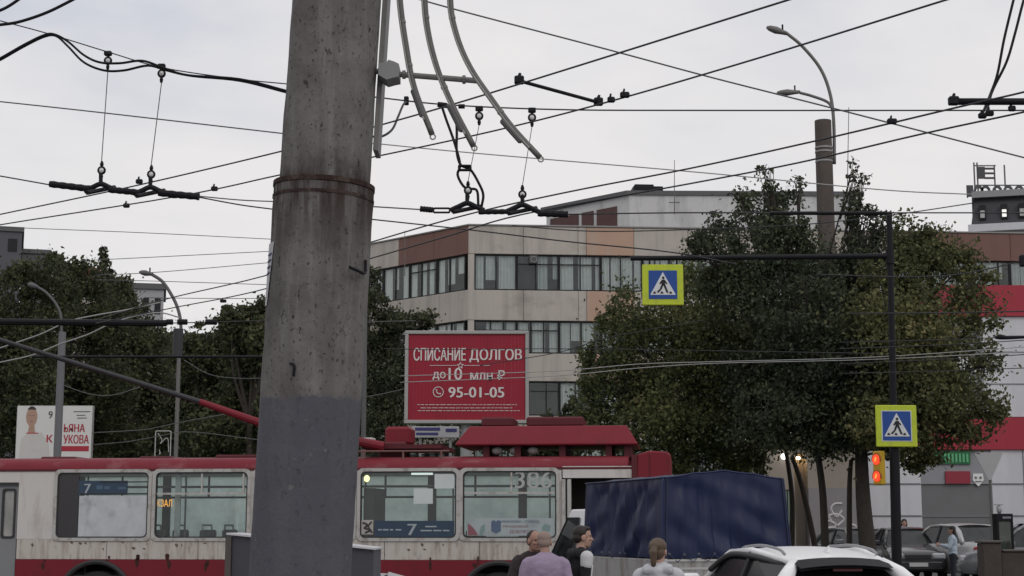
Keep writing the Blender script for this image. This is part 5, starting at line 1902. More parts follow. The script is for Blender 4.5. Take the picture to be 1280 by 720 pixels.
spacer('slanted spacer rod between the two front contact wires', (649, 101), (748, 128), Zc + .05, .018, .045)
ts = spacer('dark spacer bar at the right edge with cables dropping onto it', (1192, 127), (1330, 127), Zc + .08, .035, .05, 'spacer_bar')
for k, pts in enumerate(([(1282, -8), (1277, 10), (1268, 45), (1258, 78), (1240, 115), (1233, 143)], [(1269, -8), (1265, 8), (1255, 50), (1247, 92), (1238, 118), (1227, 145)])):
    P = spline([PZ(a, b, Zc + .02) if k_ == len(pts) - 1 else W(a, b, 15.6) for k_, (a, b) in enumerate(pts)], 6)
    o = MB().tube(P, .014, 7).build('jumper_cable', M_black, None, smooth=True, loc=P[0])
    tag(o, ['right one of two cables dropping from the top onto the right spacer bar', 'left one of two cables dropping from the top onto the right spacer bar'][k], 'cable')
clamp(1228, 146, 'clamp at the foot of the left dropping cable', r=.05)
clamp(1237, 143, 'clamp at the foot of the right dropping cable', r=.05)
clamp(1265, 137, 'clamp below the right spacer bar close to the edge', r=.045)


def hanger(label, top, mid, D, thinr=.005):
    """clamp + ring insulator on the span wire, thin drop wire, lower ring insulator"""
    t = thing('wire_hanger', label, 'hanger', W(top[0], top[1], D), 0, 'ringed hangers')
    s = D / 2000.0

    def eye(px, py, up):
        c = W(px, py, D)
        MB().tube([c + Vector((4.2 * s * math.cos(a), 0, 4.4 * s * math.sin(a))) for a in [2 * math.pi * k / 14 for k in range(15)]], 1.5 * s, 6).build('ring', M_black, t, smooth=True, world=True)
        MB().ell(c, (3.4 * s, 2.5 * s, 3.6 * s), 10, 8).build('insulator', M_porc, t, smooth=True, world=True)
        mb = MB()
        mb.tube([c + Vector((0, 0, 4 * s)), c + Vector((0, 0, 8 * s)), c + Vector((0, 0, 12 * s))], [1.6 * s, 2.6 * s, 1.4 * s], 8)
        mb.tube([c - Vector((0, 0, 4 * s)), c - Vector((0, 0, 8 * s)), c - Vector((0, 0, 12 * s))], [1.4 * s, 2.4 * s, 1.6 * s], 8)
        mb.build('yoke', M_black, t, world=True)
    eye(top[0], top[1], True)
    a, b = W(top[0], top[1] + 11, D), W(mid[0], mid[1] - 11, D)
    MB().tube([a, b], thinr, 5).build('drop_wire', M_wire_g, t, world=True)
    c = W(top[0], top[1] - 9, D)
    MB().bbox(c.x - 5 * s, c.x + 5 * s, c.y - 3 * s, c.y + 3 * s, c.z - 3 * s, c.z + 3.4 * s, .01).build('wire_grip', M_black, t, world=True)
    eye(mid[0], mid[1], False)


hanger('first hanger under the black feeder cables, left one', (135, 76), (127, 213), 15.2)
hanger('second hanger under the black feeder cables, nearer the concrete pole', (202, 92), (189, 218), 15.2)
hanger('hanger nearest the bent rods, beside the looped cable', (599, 145), (585, 238), 19.4)
hanger('hanger right of the longest bent rod, without looped cable', (665, 147), (653, 243), 19.4)


def section_bar(label, pts, D, seats, kind):
    t = thing('section_insulator', label, 'insulator', W(pts[0][0], pts[0][1], D))
    s = D / 2000.0
    for (a, b, r) in kind:
        n_ = 9
        A, B = W(a[0], a[1], D), W(b[0], b[1], D)
        P = [A.lerp(B, k / n_) for k in range(n_ + 1)]
        MB().tube(P, [r * s * (1 if k % 2 else .86) for k in range(n_ + 1)], 10).build('insulator_rod', M_black, t, world=True)
    for (cx_, cy_) in seats:
        P = spline([W(cx_ - 21, cy_ + 6, D), W(cx_ - 10, cy_ + 1, D), W(cx_, cy_ - 3, D), W(cx_ + 10, cy_ + 1, D), W(cx_ + 21, cy_ + 6, D)], 4)
        mb = MB()
        mb.tube(P, 3.4 * s, 8)
        mb.tube([W(cx_, cy_ - 3, D), W(cx_, cy_ - 16, D)], 2.6 * s, 8)
        mb.tube([W(cx_ - 17, cy_ + 8, D - .25), W(cx_ + 17, cy_ + 1, D + .25)], 3.0 * s, 6)
        mb.build('saddle', M_black, t, world=True)
    return t


section_bar('left section insulator, a long black bar on two hangers', [(62, 230)], 15.2, [(126, 233), (188, 237)],
            [((62, 230), (112, 236), 4.6), ((136, 237), (176, 241), 4.4), ((198, 241), (249, 246), 4.8)])
si = section_bar('section insulator right of the pole, under the looped cable', [(525, 261)], 19.4, [(584, 257), (653, 259)],
                 [((525, 261), (541, 262.5), 4.0), ((598, 265), (636, 264.5), 3.6), ((672, 266.5), (710, 268), 4.6)])
sD = 19.4 / 2000
mb = MB()
a, b = W(541, 259.5, 19.4), W(563, 266.5, 19.4)
mb.ring(rrect(a.x, b.x, b.z, a.z, .02, 2), rrect(a.x + .018, b.x - .018, b.z + .018, a.z - .018, .012, 2), 19.38, 19.42)
mb.build('turnbuckle', M_black, si, world=True)
lp = thing('looped_cable', 'black looped jumper cable hanging from the span wire to the section bar', 'cable', W(553, 133, 19.4))
mb = MB()
mb.tube(spline([W(552, 132, 19.4), W(558, 150, 19.4), W(568, 178, 19.4), W(575, 205, 19.4), (W(572, 218, 19.4)), W(578, 231, 19.4), W(585, 236, 19.4), W(596, 238, 19.4), W(598, 258, 19.4)], 6), .017, 7)
mb.tube(spline([W(570, 142, 19.4), W(571, 165, 19.4), W(571, 190, 19.4), W(576, 206, 19.4), W(588, 212, 19.4), W(598, 228, 19.4), W(604, 243, 19.4), W(602, 258, 19.4)], 6), .017, 7)
mb.build('cable_strand', M_black, lp, smooth=True, world=True)
mb = MB()
a = W(581, 210, 19.4)
mb.ring(rrect(a.x - .085, a.x + .085, a.z - .035, a.z + .035, .02, 2), rrect(a.x - .06, a.x + .06, a.z - .018, a.z + .018, .012, 2), 19.36, 19.44)
mb.build('cable_clip', M_black, lp, world=True)
mb = MB()
mb.tube([W(547, 130.5, 19.4), W(559, 132, 19.4)], .035, 8)
mb.tube([W(573, 133, 19.4), W(581, 133, 19.4)], .03, 8)
mb.build('wire_grip', M_black, lp, world=True)
lp2 = thing('curved_cable', 'short curved cable from pole side up to the span wire', 'cable', W(472, 171, 17))
MB().tube(spline([W(462, 170, 17), W(476, 171, 17.2), W(490, 162, 17.6), W(498, 145, 18.5), W(504, 131, 19.4), W(508, 127, 20)], 6), .014, 7).build('cable_strand', M_black, lp2, smooth=True, world=True)
MB().bbox(W(505, 126, 20).x, W(511, 126, 20).x, 19.96, 20.04, W(505, 131, 20).z, W(505, 121, 20).z, .01).build('wire_grip', M_black, lp2, world=True)
# thick dark bar in front of the left trees, and the black bar at right
for lab, pa, pb, D, r in (('long dark insulator bar in front of the left trees', (-20, 402), (208, 404), 33, .07), ('second dark insulator bar lower in the left trees', (40, 446), (345, 446), 36, .03),
                          ('black rod level with the top of the sign pole, in front of the tree', (962, 266.5), (1108, 266.5), 25.8, .032)):
    t = thing('insulator_bar', lab, 'insulator', W(pa[0], pa[1], D))
    MB().tube([W(pa[0], pa[1], D), W(pb[0], pb[1], D)], r, 8).build('rod', M_black, t, world=True)
    if D == 33:
        for a, b in ((208, 216), (222, 234), (257, 271)):
            MB().tube([W(a, 402.5, D), W(b, 402.5, D)], .06, 8).build('end_piece', M_black, t, world=True)
mb = MB()
ins = thing('wire_insulator', 'small black box insulator at the right edge, before the grey windows', 'insulator', W(1280, 326, 26.9))
a = W(1281, 326, 26.9)
MB().bbox(a.x - .09, a.x + .12, 26.85, 26.95, a.z - .1, a.z + .1, .02).build('insulator_body', M_black, ins, world=True)
ins = thing('wire_insulator', 'elongated black insulator in front of the white wall at right', 'insulator', W(1252, 422, 27.9))
MB().tube([W(1244, 422, 27.9), W(1250, 421, 27.9), W(1258, 422, 27.9), W(1290, 421, 27.9)], [.025, .05, .035, .025], 8).build('insulator_body', M_black, ins, world=True)

# ------------------------------------------------------------------ lamp posts
D_L = 62.0
lpole = thing('lamp_pole', 'tall concrete lamp pole rising behind the street trees, two lamp arms', 'street lamp', (W(1033, 600, D_L).x, D_L, 0))
M_pole_c = mat('pole_concrete', (.095, .078, .07), .9, var=.25, scale=2, dirt=(.07, .06, .055), dirt_amt=.6, dirt_scale=(3, 3, .4))
xp = W(1033, 300, D_L).x
MB().tube([(xp + .02, D_L, 0), (xp, D_L, W(1033, 151, D_L).z)], [.38, .33], 20).build('post', M_pole_c, lpole, smooth='auto', world=True)
bd = MB()
for py in (185, 190, 202):
    z_ = W(1033, py, D_L).z
    bd.tube([(xp, D_L, z_ - .03), (xp, D_L, z_ + .03)], .35, 20)
bd.build('band', M_galv, lpole, world=True)


def lamp_arm(pts, D, parent, r, head, hl, m=M_steel_d):
    ao = MB().tube(spline([W(a, b, D) for a, b in pts], 7), r, 8).build('lamp_arm', m, parent, smooth=True, world=True)
    (ax_, ay_), (bx_, by_) = head
    A, B = W(ax_, ay_, D), W(bx_, by_, D)
    mb = MB()
    P = [A.lerp(B, t) for t in (0, .15, .45, .8, 1.0)]
    mb.tube(P, [hl * .3, hl * .75, hl, hl * .65, r * 1.1], 10)
    ho = mb.build('lamp_head', m, parent, smooth=True, world=True)
    C = A.lerp(B, .78) + Vector((0, 0, hl * .5))
    MB().cyl(C, C + Vector((0, 0, hl * 1.6)), hl * .25, hl * .25, 8).build('photocell', M_black, ho, world=True)


lamp_arm([(1043, 205), (1042, 150), (1037, 115), (1025, 85), (1003, 58), (984, 42)], D_L, lpole, .068, ((958, 34), (984, 42)), .15)
lamp_arm([(1042, 140), (1035, 128), (1015, 120), (1000, 116)], D_L, lpole, .06, ((971, 116), (1000, 115)), .13)
mb = MB().cyl(W(1059, 250, D_L), W(1061, 134, D_L), .02, .014, 6)
mb.build('aerial_rod', M_steel_d, lpole, world=True)

lp1 = thing('street_lamp', 'thick grey lamp post standing in front of the poster board', 'street lamp', (W(74, 600, 40).x, 40, 0))
x_ = W(74.5, 500, 40).x
MB().tube([(x_, 40, 0), (x_, 40, W(74, 415, 40).z)], [.105, .09], 16).build('post', mat('post_grey', (.15, .15, .165), .6, var=.1), lp1, smooth='auto', world=True)
lamp_arm([(77, 420), (76, 395), (70, 380), (58, 366), (47, 359)], 40, lp1, .032, ((35, 355), (48, 359)), .075, M_wire_g)
lp2_ = thing('street_lamp', 'slim lamp post with long curved arm right of the pale tower', 'street lamp', (W(222, 600, 48).x, 48, 0))
x_ = W(222, 500, 48).x
MB().tube([(x_, 48, 0), (x_, 48, W(222, 432, 48).z)], [.07, .06], 12).build('post', M_steel_d, lp2_, smooth='auto', world=True)
x2_ = W(220, 500, 48).x
MB().tube([(x2_, 48.02, W(220, 445, 48).z), (x2_, 48.02, W(220, 411, 48).z)], [.15, .15], 14).build('collar', M_wire, lp2_, smooth='auto', world=True)
lamp_arm([(226, 440), (226, 405), (222, 385), (214, 368), (203, 352), (190, 343)], 48, lp2_, .05, ((174, 340), (191, 343)), .09, M_wire_g)
lp3 = thing('street_lamp', 'thin pale post half hidden by the right edge of the concrete pole', 'street lamp', (W(455, 600, 55).x, 55, 0))
x_ = W(455, 500, 55).x
MB().tube([(x_, 55, 0), (x_, 55, W(455, 345, 55).z)], [.10, .07], 12).build('post', M_wire_g, lp3, smooth='auto', world=True)
lamp_arm([(456, 350), (452, 325), (440, 310), (425, 303)], 55, lp3, .05, ((410, 301), (426, 303)), .10, M_wire_g)

# ------------------------------------------------------------------ crossing sign gantry
D_S = 30.0
sp_ = thing('sign_pole', 'slim dark steel sign pole with a long bracket arm in front of the trees', 'sign pole', (W(1121, 660, D_S).x, D_S, 0))
pt, pbm = W(1111.5, 265, D_S), W(1121, 700, D_S)
gg = pbm + (pbm - pt) * (pbm.z / (pt.z - pbm.z))
MB().tube([gg, pbm, pt.lerp(pbm, .6), pt.lerp(pbm, .598), pt], [.10, .095, .092, .065, .055], 14).build('post', M_black, sp_, smooth='auto', world=True)
ar = MB()
ar.tube([W(1113, 320, D_S), W(788, 323, D_S - .1)], [.055, .045], 10)
ar.tube([W(1113, 317, D_S), W(1090, 321, D_S)], .03, 8)
ar.build('bracket_arm', M_black, sp_, smooth='auto', world=True)
cl = MB().tube([W(1112, 312, D_S), W(1112.4, 330, D_S)], .085, 12)
cl.build('bracket_clamp', M_black, sp_, world=True)
MB().tube([gg, gg + Vector((0, 0, .06))], .22, 16).build('base_flange', M_black, sp_, world=True)
M_sy = mat('sign_yellow', (.50, .60, .03), .45, var=.08, dirt=(.35, .40, .06), dirt_amt=.5, dirt_scale=(3, 3, 3))
M_sb = mat('sign_blue', (.012, .065, .29), .45, var=.05)
M_sw = mat('sign_white', (.66, .68, .70), .45, var=.06, dirt=(.5, .5, .5), dirt_amt=.5, dirt_scale=(6, 6, 6))


def crossing_sign(label, cx_, cy_, half, yaw, D):
    c = W(cx_, cy_, D)
    t = thing('crossing_sign', label, 'road sign', c, yaw, 'pedestrian crossing signs')
    h = half / 2000 * D * 1.0
    MB().bbox(-h, h, -.012, .03, -h, h, .012).build('backing', M_sy, t)
    if yaw:
        MB().box(-h * .74, h * .74, -.0165, -.0125, -h * .74, h * .74).build('border', M_sw, t)
    MB().box(-h * .69, h * .69, -.021, -.017, -h * .70, h * .70).build('face', M_sb, t)
    tri = MB().prism([(-h * .62, -h * .50), (h * .62, -h * .50), (0, h * .62)], -.0255, -.0215)
    tri.build('triangle', M_sw, t)
    m = MB()
    y0, y1 = -.030, -.026
    q = lambda pts: m.prism([(a * h, b * h) for a, b in pts], y0, y1)
    m.prism([(h * (.02 + .062 * math.cos(a)), h * (.335 + .07 * math.sin(a))) for a in [2 * math.pi * k / 12 for k in range(12)]], y0, y1)
    q([(-.06, .24), (.09, .25), (.11, .0), (-.07, .0)])                 # torso
    q([(.08, .24), (.22, .06), (.17, .02), (.06, .15)])                 # front arm
    q([(-.05, .23), (-.18, .06), (-.13, .01), (-.03, .12)])             # back arm
    q([(.0, .01), (.11, .01), (.20, -.22), (.27, -.40), (.17, -.40), (.09, -.2)])
    q([(-.07, .01), (.04, .01), (-.06, -.22), (-.22, -.40), (-.31, -.36), (-.15, -.2)])
    for x_ in (-.42, -.06, .36):
        q([(x_ - .07, -.44), (x_ + .09, -.44), (x_ + .04, -.34), (x_ - .03, -.34)])
    m.build('pictogram', mat('sign_black', (.012, .012, .014), .5), t)
    bk = MB()
    bk.box(-h * .9, h * .9, .031, .05, -.03, .03)
    bk.box(-.03, .03, .051, .09, -h * .9, h * 1.02)
    bk.build('back_rail', M_galv, t)
    return t


crossing_sign('yellow framed crossing sign hanging from the bracket arm', 828.5, 356, 26, 0, D_S - .12)
crossing_sign('yellow framed crossing sign with white border, fixed low on the sign pole', 1120.5, 532.5, 26, R(4), D_S - .16)
hg = MB()
mb = MB()
for px in (812, 846):
    mb.cyl(W(px, 322, D_S - .08), W(px, 333, D_S - .08), .02, .02, 6)
mb.build('sign_strap', M_black, sp_, world=True)
tl = thing('traffic_light', 'yellow cased traffic light with two lit red lamps, left of the sign pole', 'traffic light', W(1098, 585, D_S))
c = W(1099, 585, D_S)
hz = 21 / 2000 * D_S
Mt = Matrix.Translation(c) @ Matrix.Rotation(R(-60), 4, 'Z')
MB().bbox(-.115, .115, -.06, .06, -hz, hz, .02, Mt).build('housing', mat('tl_yellow', (.52, .33, .015), .5), tl, world=True)
for k in (-1, 1):
    vz = k * hz * .5
    vi = MB().tube([Mt @ Vector((.105 * math.cos(a), -.062 - 0.0, vz + .105 * math.sin(a))) for a in [R(-20) + R(220) * q / 10 for q in range(11)]], .02, 6)
    vo = vi.build('visor', mat('tl_visor', (.35, .10, .02), .6), tl, world=True)
    MB().tube([Mt @ Vector((0, -.061, vz)), Mt @ Vector((0, -.085, vz))], [.105, .09], 16).build('lens', emit('tl_red', (1.0, .07, .02), .75), tl, world=True)
    MB().prism([(-.035, vz - .03), (.005, vz - .035), (.03, vz + .03), (0, vz + .05)], -.092, -.087, Mt).build('lens_symbol', emit('tl_orange', (1.0, .32, .05), 1.0), tl, world=True)
MB().tube([c + Vector((.1, .05, hz * .6)), W(1118, 575, D_S)], .025, 8).build('bracket', M_black, tl, world=True)

# back of a give-way sign at right
D_Y = 44.0
ys = thing('give_way_sign', 'grey back of a triangular give way sign before the grey gate', 'road sign', (W(1237, 640, D_Y).x, D_Y, 0))
xc = W(1236, 585, D_Y).x
zy = lambda py: W(1236, py, D_Y).z
s = D_Y / 2000
MB().prism([(xc - 17.5 * s, zy(567)), (xc - 14.5 * s, zy(565.5)), (xc + 14.5 * s, zy(565.5)), (xc + 17.5 * s, zy(567)), (xc + 1.6 * s, zy(600)), (xc - 1.6 * s, zy(600))], D_Y - .05, D_Y - .02).build('plate', mat('sign_back_grey', (.42, .42, .43), .5), ys, world=True)
MB().cyl((xc + .03, D_Y + .02, 0), (xc + .03, D_Y + .02, zy(569)), .038, .038, 10).build('post', M_steel_d, ys, world=True)
MB().box(xc - .22, xc + .22, D_Y - .019, D_Y + .0, zy(575), zy(573)).build('back_rail', M_galv, ys, world=True)

# ------------------------------------------------------------------ kerbside bits
D_C = 9.0
cab = thing('street_cabinet', 'grey metal street cabinet with pale lid edge, standing right behind the concrete pole', 'cabinet', (W(376, 700, D_C).x, D_C, 0.13))
xa, xb = W(290, 690, D_C).x, W(467, 690, D_C).x
zl, zr_ = W(290, 669, D_C).z, W(467, 688, D_C).z
MB().add([(xa, D_C, .13), (xb, D_C, .13), (xb, D_C + .5, .13), (xa, D_C + .5, .13), (xa, D_C, zl), (xb, D_C, zr_), (xb, D_C + .5, zr_), (xa, D_C + .5, zl)],
         [(0, 3, 2, 1), (4, 5, 6, 7), (0, 1, 5, 4), (1, 2, 6, 5), (2, 3, 7, 6), (3, 0, 4, 7)]).build('body', mat('cabinet_dark', (.055, .055, .068), .5, var=.15), cab, world=True)
MB().add([(xa - .03, D_C - .025, zl + .003), (xb + .012, D_C - .025, zr_ + .003), (xb + .012, D_C + .53, zr_ + .003), (xa - .03, D_C + .53, zl + .003), (xa - .03, D_C - .025, zl + .013), (xb + .012, D_C - .025, zr_ + .013), (xb + .012, D_C + .53, zr_ + .013), (xa - .03, D_C + .53, zl + .013)],
         [(0, 3, 2, 1), (4, 5, 6, 7), (0, 1, 5, 4), (1, 2, 6, 5), (2, 3, 7, 6), (3, 0, 4, 7)]).build('lid', mat('lid_pale', (.5, .5, .52), .4, var=.2, scale=9), cab, world=True)
MB().box(xa - .035, xa - .003, D_C - .02, D_C + .5, .13, zl - .01).build('side_panel', mat('cabinet_brown', (.085, .075, .07), .7, var=.2, dirt=(.08, .06, .05), dirt_amt=.6, dirt_scale=(5, 5, 2)), cab, world=True)
mb = MB()
mb.box((xa + xb) / 2 - .004, (xa + xb) / 2 + .004, D_C - .004, D_C - .001, .2, zr_ - .06)
mb.build('door_seam', M_black, cab, world=True)
MB().cyl((xa + .32, D_C - .03, 1.1), (xa + .32, D_C - .002, 1.1), .025, .025, 10).build('lock', M_galv, cab, world=True)

D_WB = 25.0
M_post_b = mat('brown_stone', (.065, .052, .045), .9, var=.3, scale=6, bump=.5, bscale=20)
gw = thing('parapet_post', 'dark brown square parapet post at the lower right', 'post', (W(1240, 700, D_WB).x, D_WB, 0))
MB().bbox(W(1229, 700, D_WB).x, W(1252.5, 700, D_WB).x, D_WB, D_WB + .32, 0, W(1240, 679, D_WB).z, .015).build('shaft', M_post_b, gw, world=True)
MB().bbox(W(1227, 700, D_WB).x, W(1254, 700, D_WB).x, D_WB - .03, D_WB + .35, W(1240, 679, D_WB).z + .003, W(1240, 675.5, D_WB).z, .012).build('cap_stone', mat('brown_stone_l', (.10, .088, .08), .9, var=.2), gw, world=True)
gw = thing('parapet_wall', 'low dark brown parapet wall running out of frame at lower right', 'wall', (W(1300, 700, D_WB).x, D_WB, 0))
MB().bbox(W(1253, 700, D_WB).x, W(1253, 700, D_WB).x + 5, D_WB + .06, D_WB + .28, 0, W(1270, 690, D_WB).z, .015).build('wall_body', M_post_b, gw, world=True)
MB().bbox(W(1254.5, 700, D_WB).x, W(1253, 700, D_WB).x + 5, D_WB + .03, D_WB + .31, W(1270, 690, D_WB).z + .003, W(1270, 687, D_WB).z, .012).build('cap_stone', mat('brown_stone_l', (.10, .088, .08), .9), gw, world=True)

D_K = 33.0
ki = thing('payment_kiosk', 'black framed kiosk panel with glass front by the white wall, pale lamp on top', 'kiosk', (W(1256, 690, D_K).x, D_K, 0))
x0, x1, zt_ = W(1246, 660, D_K).x, W(1267, 660, D_K).x, W(1256, 642, D_K).z
mb = MB()
mb.bbox(x0, x1, D_K, D_K + .3, zt_ - .16, zt_, .01)
mb.bbox(x0, x0 + .05, D_K, D_K + .3, 0, zt_ - .16, .008)
mb.bbox(x1 - .05, x1, D_K, D_K + .3, 0, zt_ - .16, .008)
mb.box(x0 + .05, x1 - .05, D_K + .26, D_K + .3, 0, zt_ - .16)
mb.build('frame', M_black, ki, world=True)
MB().box(x0 + .05, x1 - .05, D_K + .02, D_K + .03, .1, zt_ - .16).build('glass_front', glass('kiosk_glass', (.8, .95, .9), .7, .15, (.25, .27, .25), .06), ki, world=True)
MB().bbox(x0 + .09, x1 - .12, D_K + .12, D_K + .2, .5, zt_ - .45, .02).build('screen', mat('kiosk_inside', (.11, .12, .10), .6), ki, world=True)
mb = MB()
for k in range(5):
    mb.box(x0 + .13 + .035 * k, x0 + .155 + .035 * k, D_K - .006, D_K - .001, zt_ - .1, zt_ - .06)
mb.build('header_mark', mat('kiosk_mark', (.3, .3, .33), .6), ki, world=True)
xk = W(1251, 640, D_K).x
MB().tube([(xk, D_K + .1, zt_ + .002), (xk, D_K + .1, zt_ + .06), (xk, D_K + .1, zt_ + .14), (xk, D_K + .1, zt_ + .17)], [.03, .055, .05, .02], 10).build('lamp', mat('lamp_pale', (.33, .33, .35), .4), ki, smooth=True, world=True)
MB().box(xk - .09, xk + .07, D_K + .06, D_K + .14, zt_ + .172, zt_ + .19).build('lamp_cover', M_galv, ki, world=True)

# ------------------------------------------------------------------ cars
M_carglass = glass('car_glass', (.5, .55, .55), .40, .25, (.10, .11, .115), .06, .03)
M_carglass_d = glass('car_glass_tinted', (.3, .32, .33), .2, .6, (.022, .024, .028), .02, .15)
M_head = mat('headlamp', (.45, .46, .48), .15)
M_tail = mat('tail_lamp', (.30, .015, .02), .25)
M_plate = mat('plate_white', (.55, .55, .55), .5)
M_trimd = mat('trim_dark', (.025, .025, .028), .55)


def lerp(a, b, t):
    return a + (b - a) * t


def interp(xs, ys, x):
    return float(np.interp(x, xs, ys))


def car(name, label, loc, yaw, L_, Wd, H, paint, hood, deck, gh, glassm, hatch=False, group=None, rails=False, taper=1.0):
    """x forward. hood / deck heights, gh = x of (rear base, roof rear, roof front, windscreen base)"""
    t = thing(name, label, 'car', loc, yaw, group)
    hw = Wd / 2
    h_ = L_ / 2
    belt = max(hood, deck) - .02
    xrb, xr_, xf_, xfb = gh
    # lower shell
    st = [-h_, -h_ + .05, -h_ + .28, xrb, 0, xfb, h_ - .7, h_ - .2, h_ - .03, h_]
    zt__ = [deck - .22, deck - .05, deck, deck + .01, belt, hood + .02, hood - .07, hood - .18, hood - .3, hood - .38]
    wd = [.80, .9, .97, 1, 1, 1, .98, .93, .84, .78]
    zb = [.42, .36, .26, .22, .2, .22, .24, .26, .32, .38]
    mb = MB()
    vs, fs = [], []
    xs = np.linspace(-h_, h_, 37)
    prof_t = [(-.70, 0), (-.94, .05), (-1.0, .25), (-1.0, .62), (-.985, .80), (-.955, .93), (-.90, .985), (-.6, 1.0), (-.25, 1.012), (.25, 1.012), (.6, 1.0), (.90, .985), (.955, .93), (.985, .80), (1.0, .62), (1.0, .25), (.94, .05), (.70, 0)]
    n = len(prof_t)
    for x in xs:
        a, b, w_ = interp(st, zb, x), interp(st, zt__, x), interp(st, wd, x) * hw
        for (u, v) in prof_t:
            vs.append((x, u * w_, a + (b - a) * v))
    for i in range(len(xs) - 1):
        for k in range(n):
            fs.append((i * n + k, i * n + (k + 1) % n, (i + 1) * n + (k + 1) % n, (i + 1) * n + k))
    fs.append(tuple(range(n - 1, -1, -1)))
    fs.append(tuple((len(xs) - 1) * n + k for k in range(n)))
    mb.add(vs, fs)
    mb.build('body', paint, t, smooth='auto')
    # greenhouse
    bw, rw = hw * .93, hw * .70
    base = belt - .03
    rz = H - .04
    C = {}
    for s_ in (-1, 1):
        C['rb', s_] = Vector((xrb, s_ * bw, base)); C['fb', s_] = Vector((xfb, s_ * bw * .97, base))
        C['rt', s_] = Vector((xr_, s_ * rw * taper, rz - .02 - (.085 if rails else 0))); C['ft', s_] = Vector((xf_, s_ * rw, rz - .03))
    cabin = MB()
    rf_ = MB()

    def roofp(u, v):
        x = lerp(xr_ - .03, xf_ + .02, u)
        y = lerp(-1, 1, v)
        crown = .055 * (1 - (abs(y)) ** 2.4) + .05 * math.sin(math.pi * min(1, max(0, u))) - .02
        return (x, y * (rw + .035) * lerp(taper, 1, min(1, u * 1.3)), rz - .015 + crown - .03 * max(0, u - .75) * 4 * .3 - ((.085 if rails else 0) * (1 - u) ** 2))
    rf_.grid(roofp, 16, 12)
    rf_.grid(lambda u, v: Vector(roofp(u, v)) - Vector((0, 0, .035)), 16, 12)
    ro = rf_.build('roof', paint, t, smooth=True)
    pil = MB()
    mid = (xr_ + xf_) / 2 + .05
    for s_ in (-1, 1):
        pil.tube([C['fb', s_], C['ft', s_].lerp(C['fb', s_], .3) + Vector((.06, 0, .02)), C['ft', s_]], [.05, .045, .05], 7)
        pil.tube([C['rb', s_], C['rt', s_].lerp(C['rb', s_], .4) + Vector((-.05, 0, .02)), C['rt', s_]], [.10 if hatch else .075, .085, .06], 7)
        pil.tube([C['rt', s_] + Vector((0, s_ * .012, 0)), Vector((mid, s_ * (rw + .02), rz + .005)), C['ft', s_] + Vector((0, s_ * .012, 0))], .042, 7)
    pil.build('pillar', paint, t, smooth=True)
    MB().add([C['fb', -1], C['fb', 1], C['ft', 1], C['ft', -1]], [(0, 1, 2, 3)]).build('windscreen', glassm, t)
    MB().add([C['rb', 1], C['rb', -1], C['rt', -1], C['rt', 1]], [(0, 1, 2, 3)]).build('rear_window', glassm, t)
    for s_ in (-1, 1):
        pb_ = Vector((mid, s_ * bw, base)); pt_ = Vector((mid, s_ * rw, rz))
        e_ = Vector((0, s_ * .012, 0))
        MB().add([C['rb', s_] + e_, pb_ + e_, pt_ + e_, C['rt', s_] + e_], [(0, 1, 2, 3)]).build('side_window', glassm, t)
        MB().add([pb_ + e_, C['fb', s_] + e_, C['ft', s_] + e_, pt_ + e_], [(0, 1, 2, 3)]).build('side_window', glassm, t)
        MB().tube([pb_ + e_ * 1.5, pt_ + e_ * 1.5], .04, 6).build('door_pillar', M_trimd, t)
        m_ = MB().bbox(xfb - .32, xfb - .14, s_ * (hw + .12) - .11, s_ * (hw + .12) + .11, belt - .02, belt + .13, .03)
        m_.build('mirror', paint, t)
        MB().bbox(h_ - .26, h_ - .035, s_ * hw * .67 - .19, s_ * hw * .67 + .19, hood - .40, hood - .22, .04).build('headlight', M_head, t)
        MB().bbox(-h_ - .012, -h_ + .16, s_ * hw * .74 - .15, s_ * hw * .74 + .15, deck - .34, deck - .13, .03).build('tail_light', M_tail, t)
        for xw_ in (-h_ + .85, h_ - .85):
            wh = MB().tube([(xw_, s_ * (hw - .20), .31), (xw_, s_ * (hw - .19), .31), (xw_, s_ * (hw - .005), .31), (xw_, s_ * (hw + .01), .31)], [.27, .31, .31, .27], 24)
            wo = wh.build('wheel', M_rubber, t, smooth='auto')
            MB().tube([(xw_, s_ * (hw + .002), .31), (xw_, s_ * (hw + .016), .31)], [.21, .18], 18).build('rim', M_galv, wo)
            MB().tube([(xw_ + .36 * math.cos(R(a)), s_ * (hw - .002), .31 + .36 * math.sin(R(a))) for a in range(-5, 186, 15)], .03, 6).build('wheel_arch', M_trimd, t)
    MB().bbox(h_ - .1, h_ + .012, -hw * .42, hw * .42, hood - .40, hood - .26, .02).build('grille', M_trimd, t)
    MB().bbox(h_ - .12, h_ + .03, -hw * .80, hw * .80, .30, hood - .44, .05).build('bumper', paint, t)
    MB().bbox(-h_ - .03, -h_ + .12, -hw * .82, hw * .82, .30, deck - .42, .05).build('bumper', paint, t)
    MB().box(h_ + .031, h_ + .045, -.26, .26, .42, .53).build('number_plate', M_plate, t)
    MB().box(-h_ - .055, -h_ - .031, -.26, .26, .44, .55).build('number_plate', M_plate, t)
    st_ = MB()
    for s_ in (-.38, .38):
        st_.bbox(.15, .35, s_ - .24, s_ + .24, .5, 1.08, .08)
        st_.bbox(.18, .28, s_ - .12, s_ + .12, 1.09, 1.26, .04)
    st_.bbox(-.95, -.75, -.6, .6, .5, 1.0, .08)
    st_.build('seat', M_seat, t)
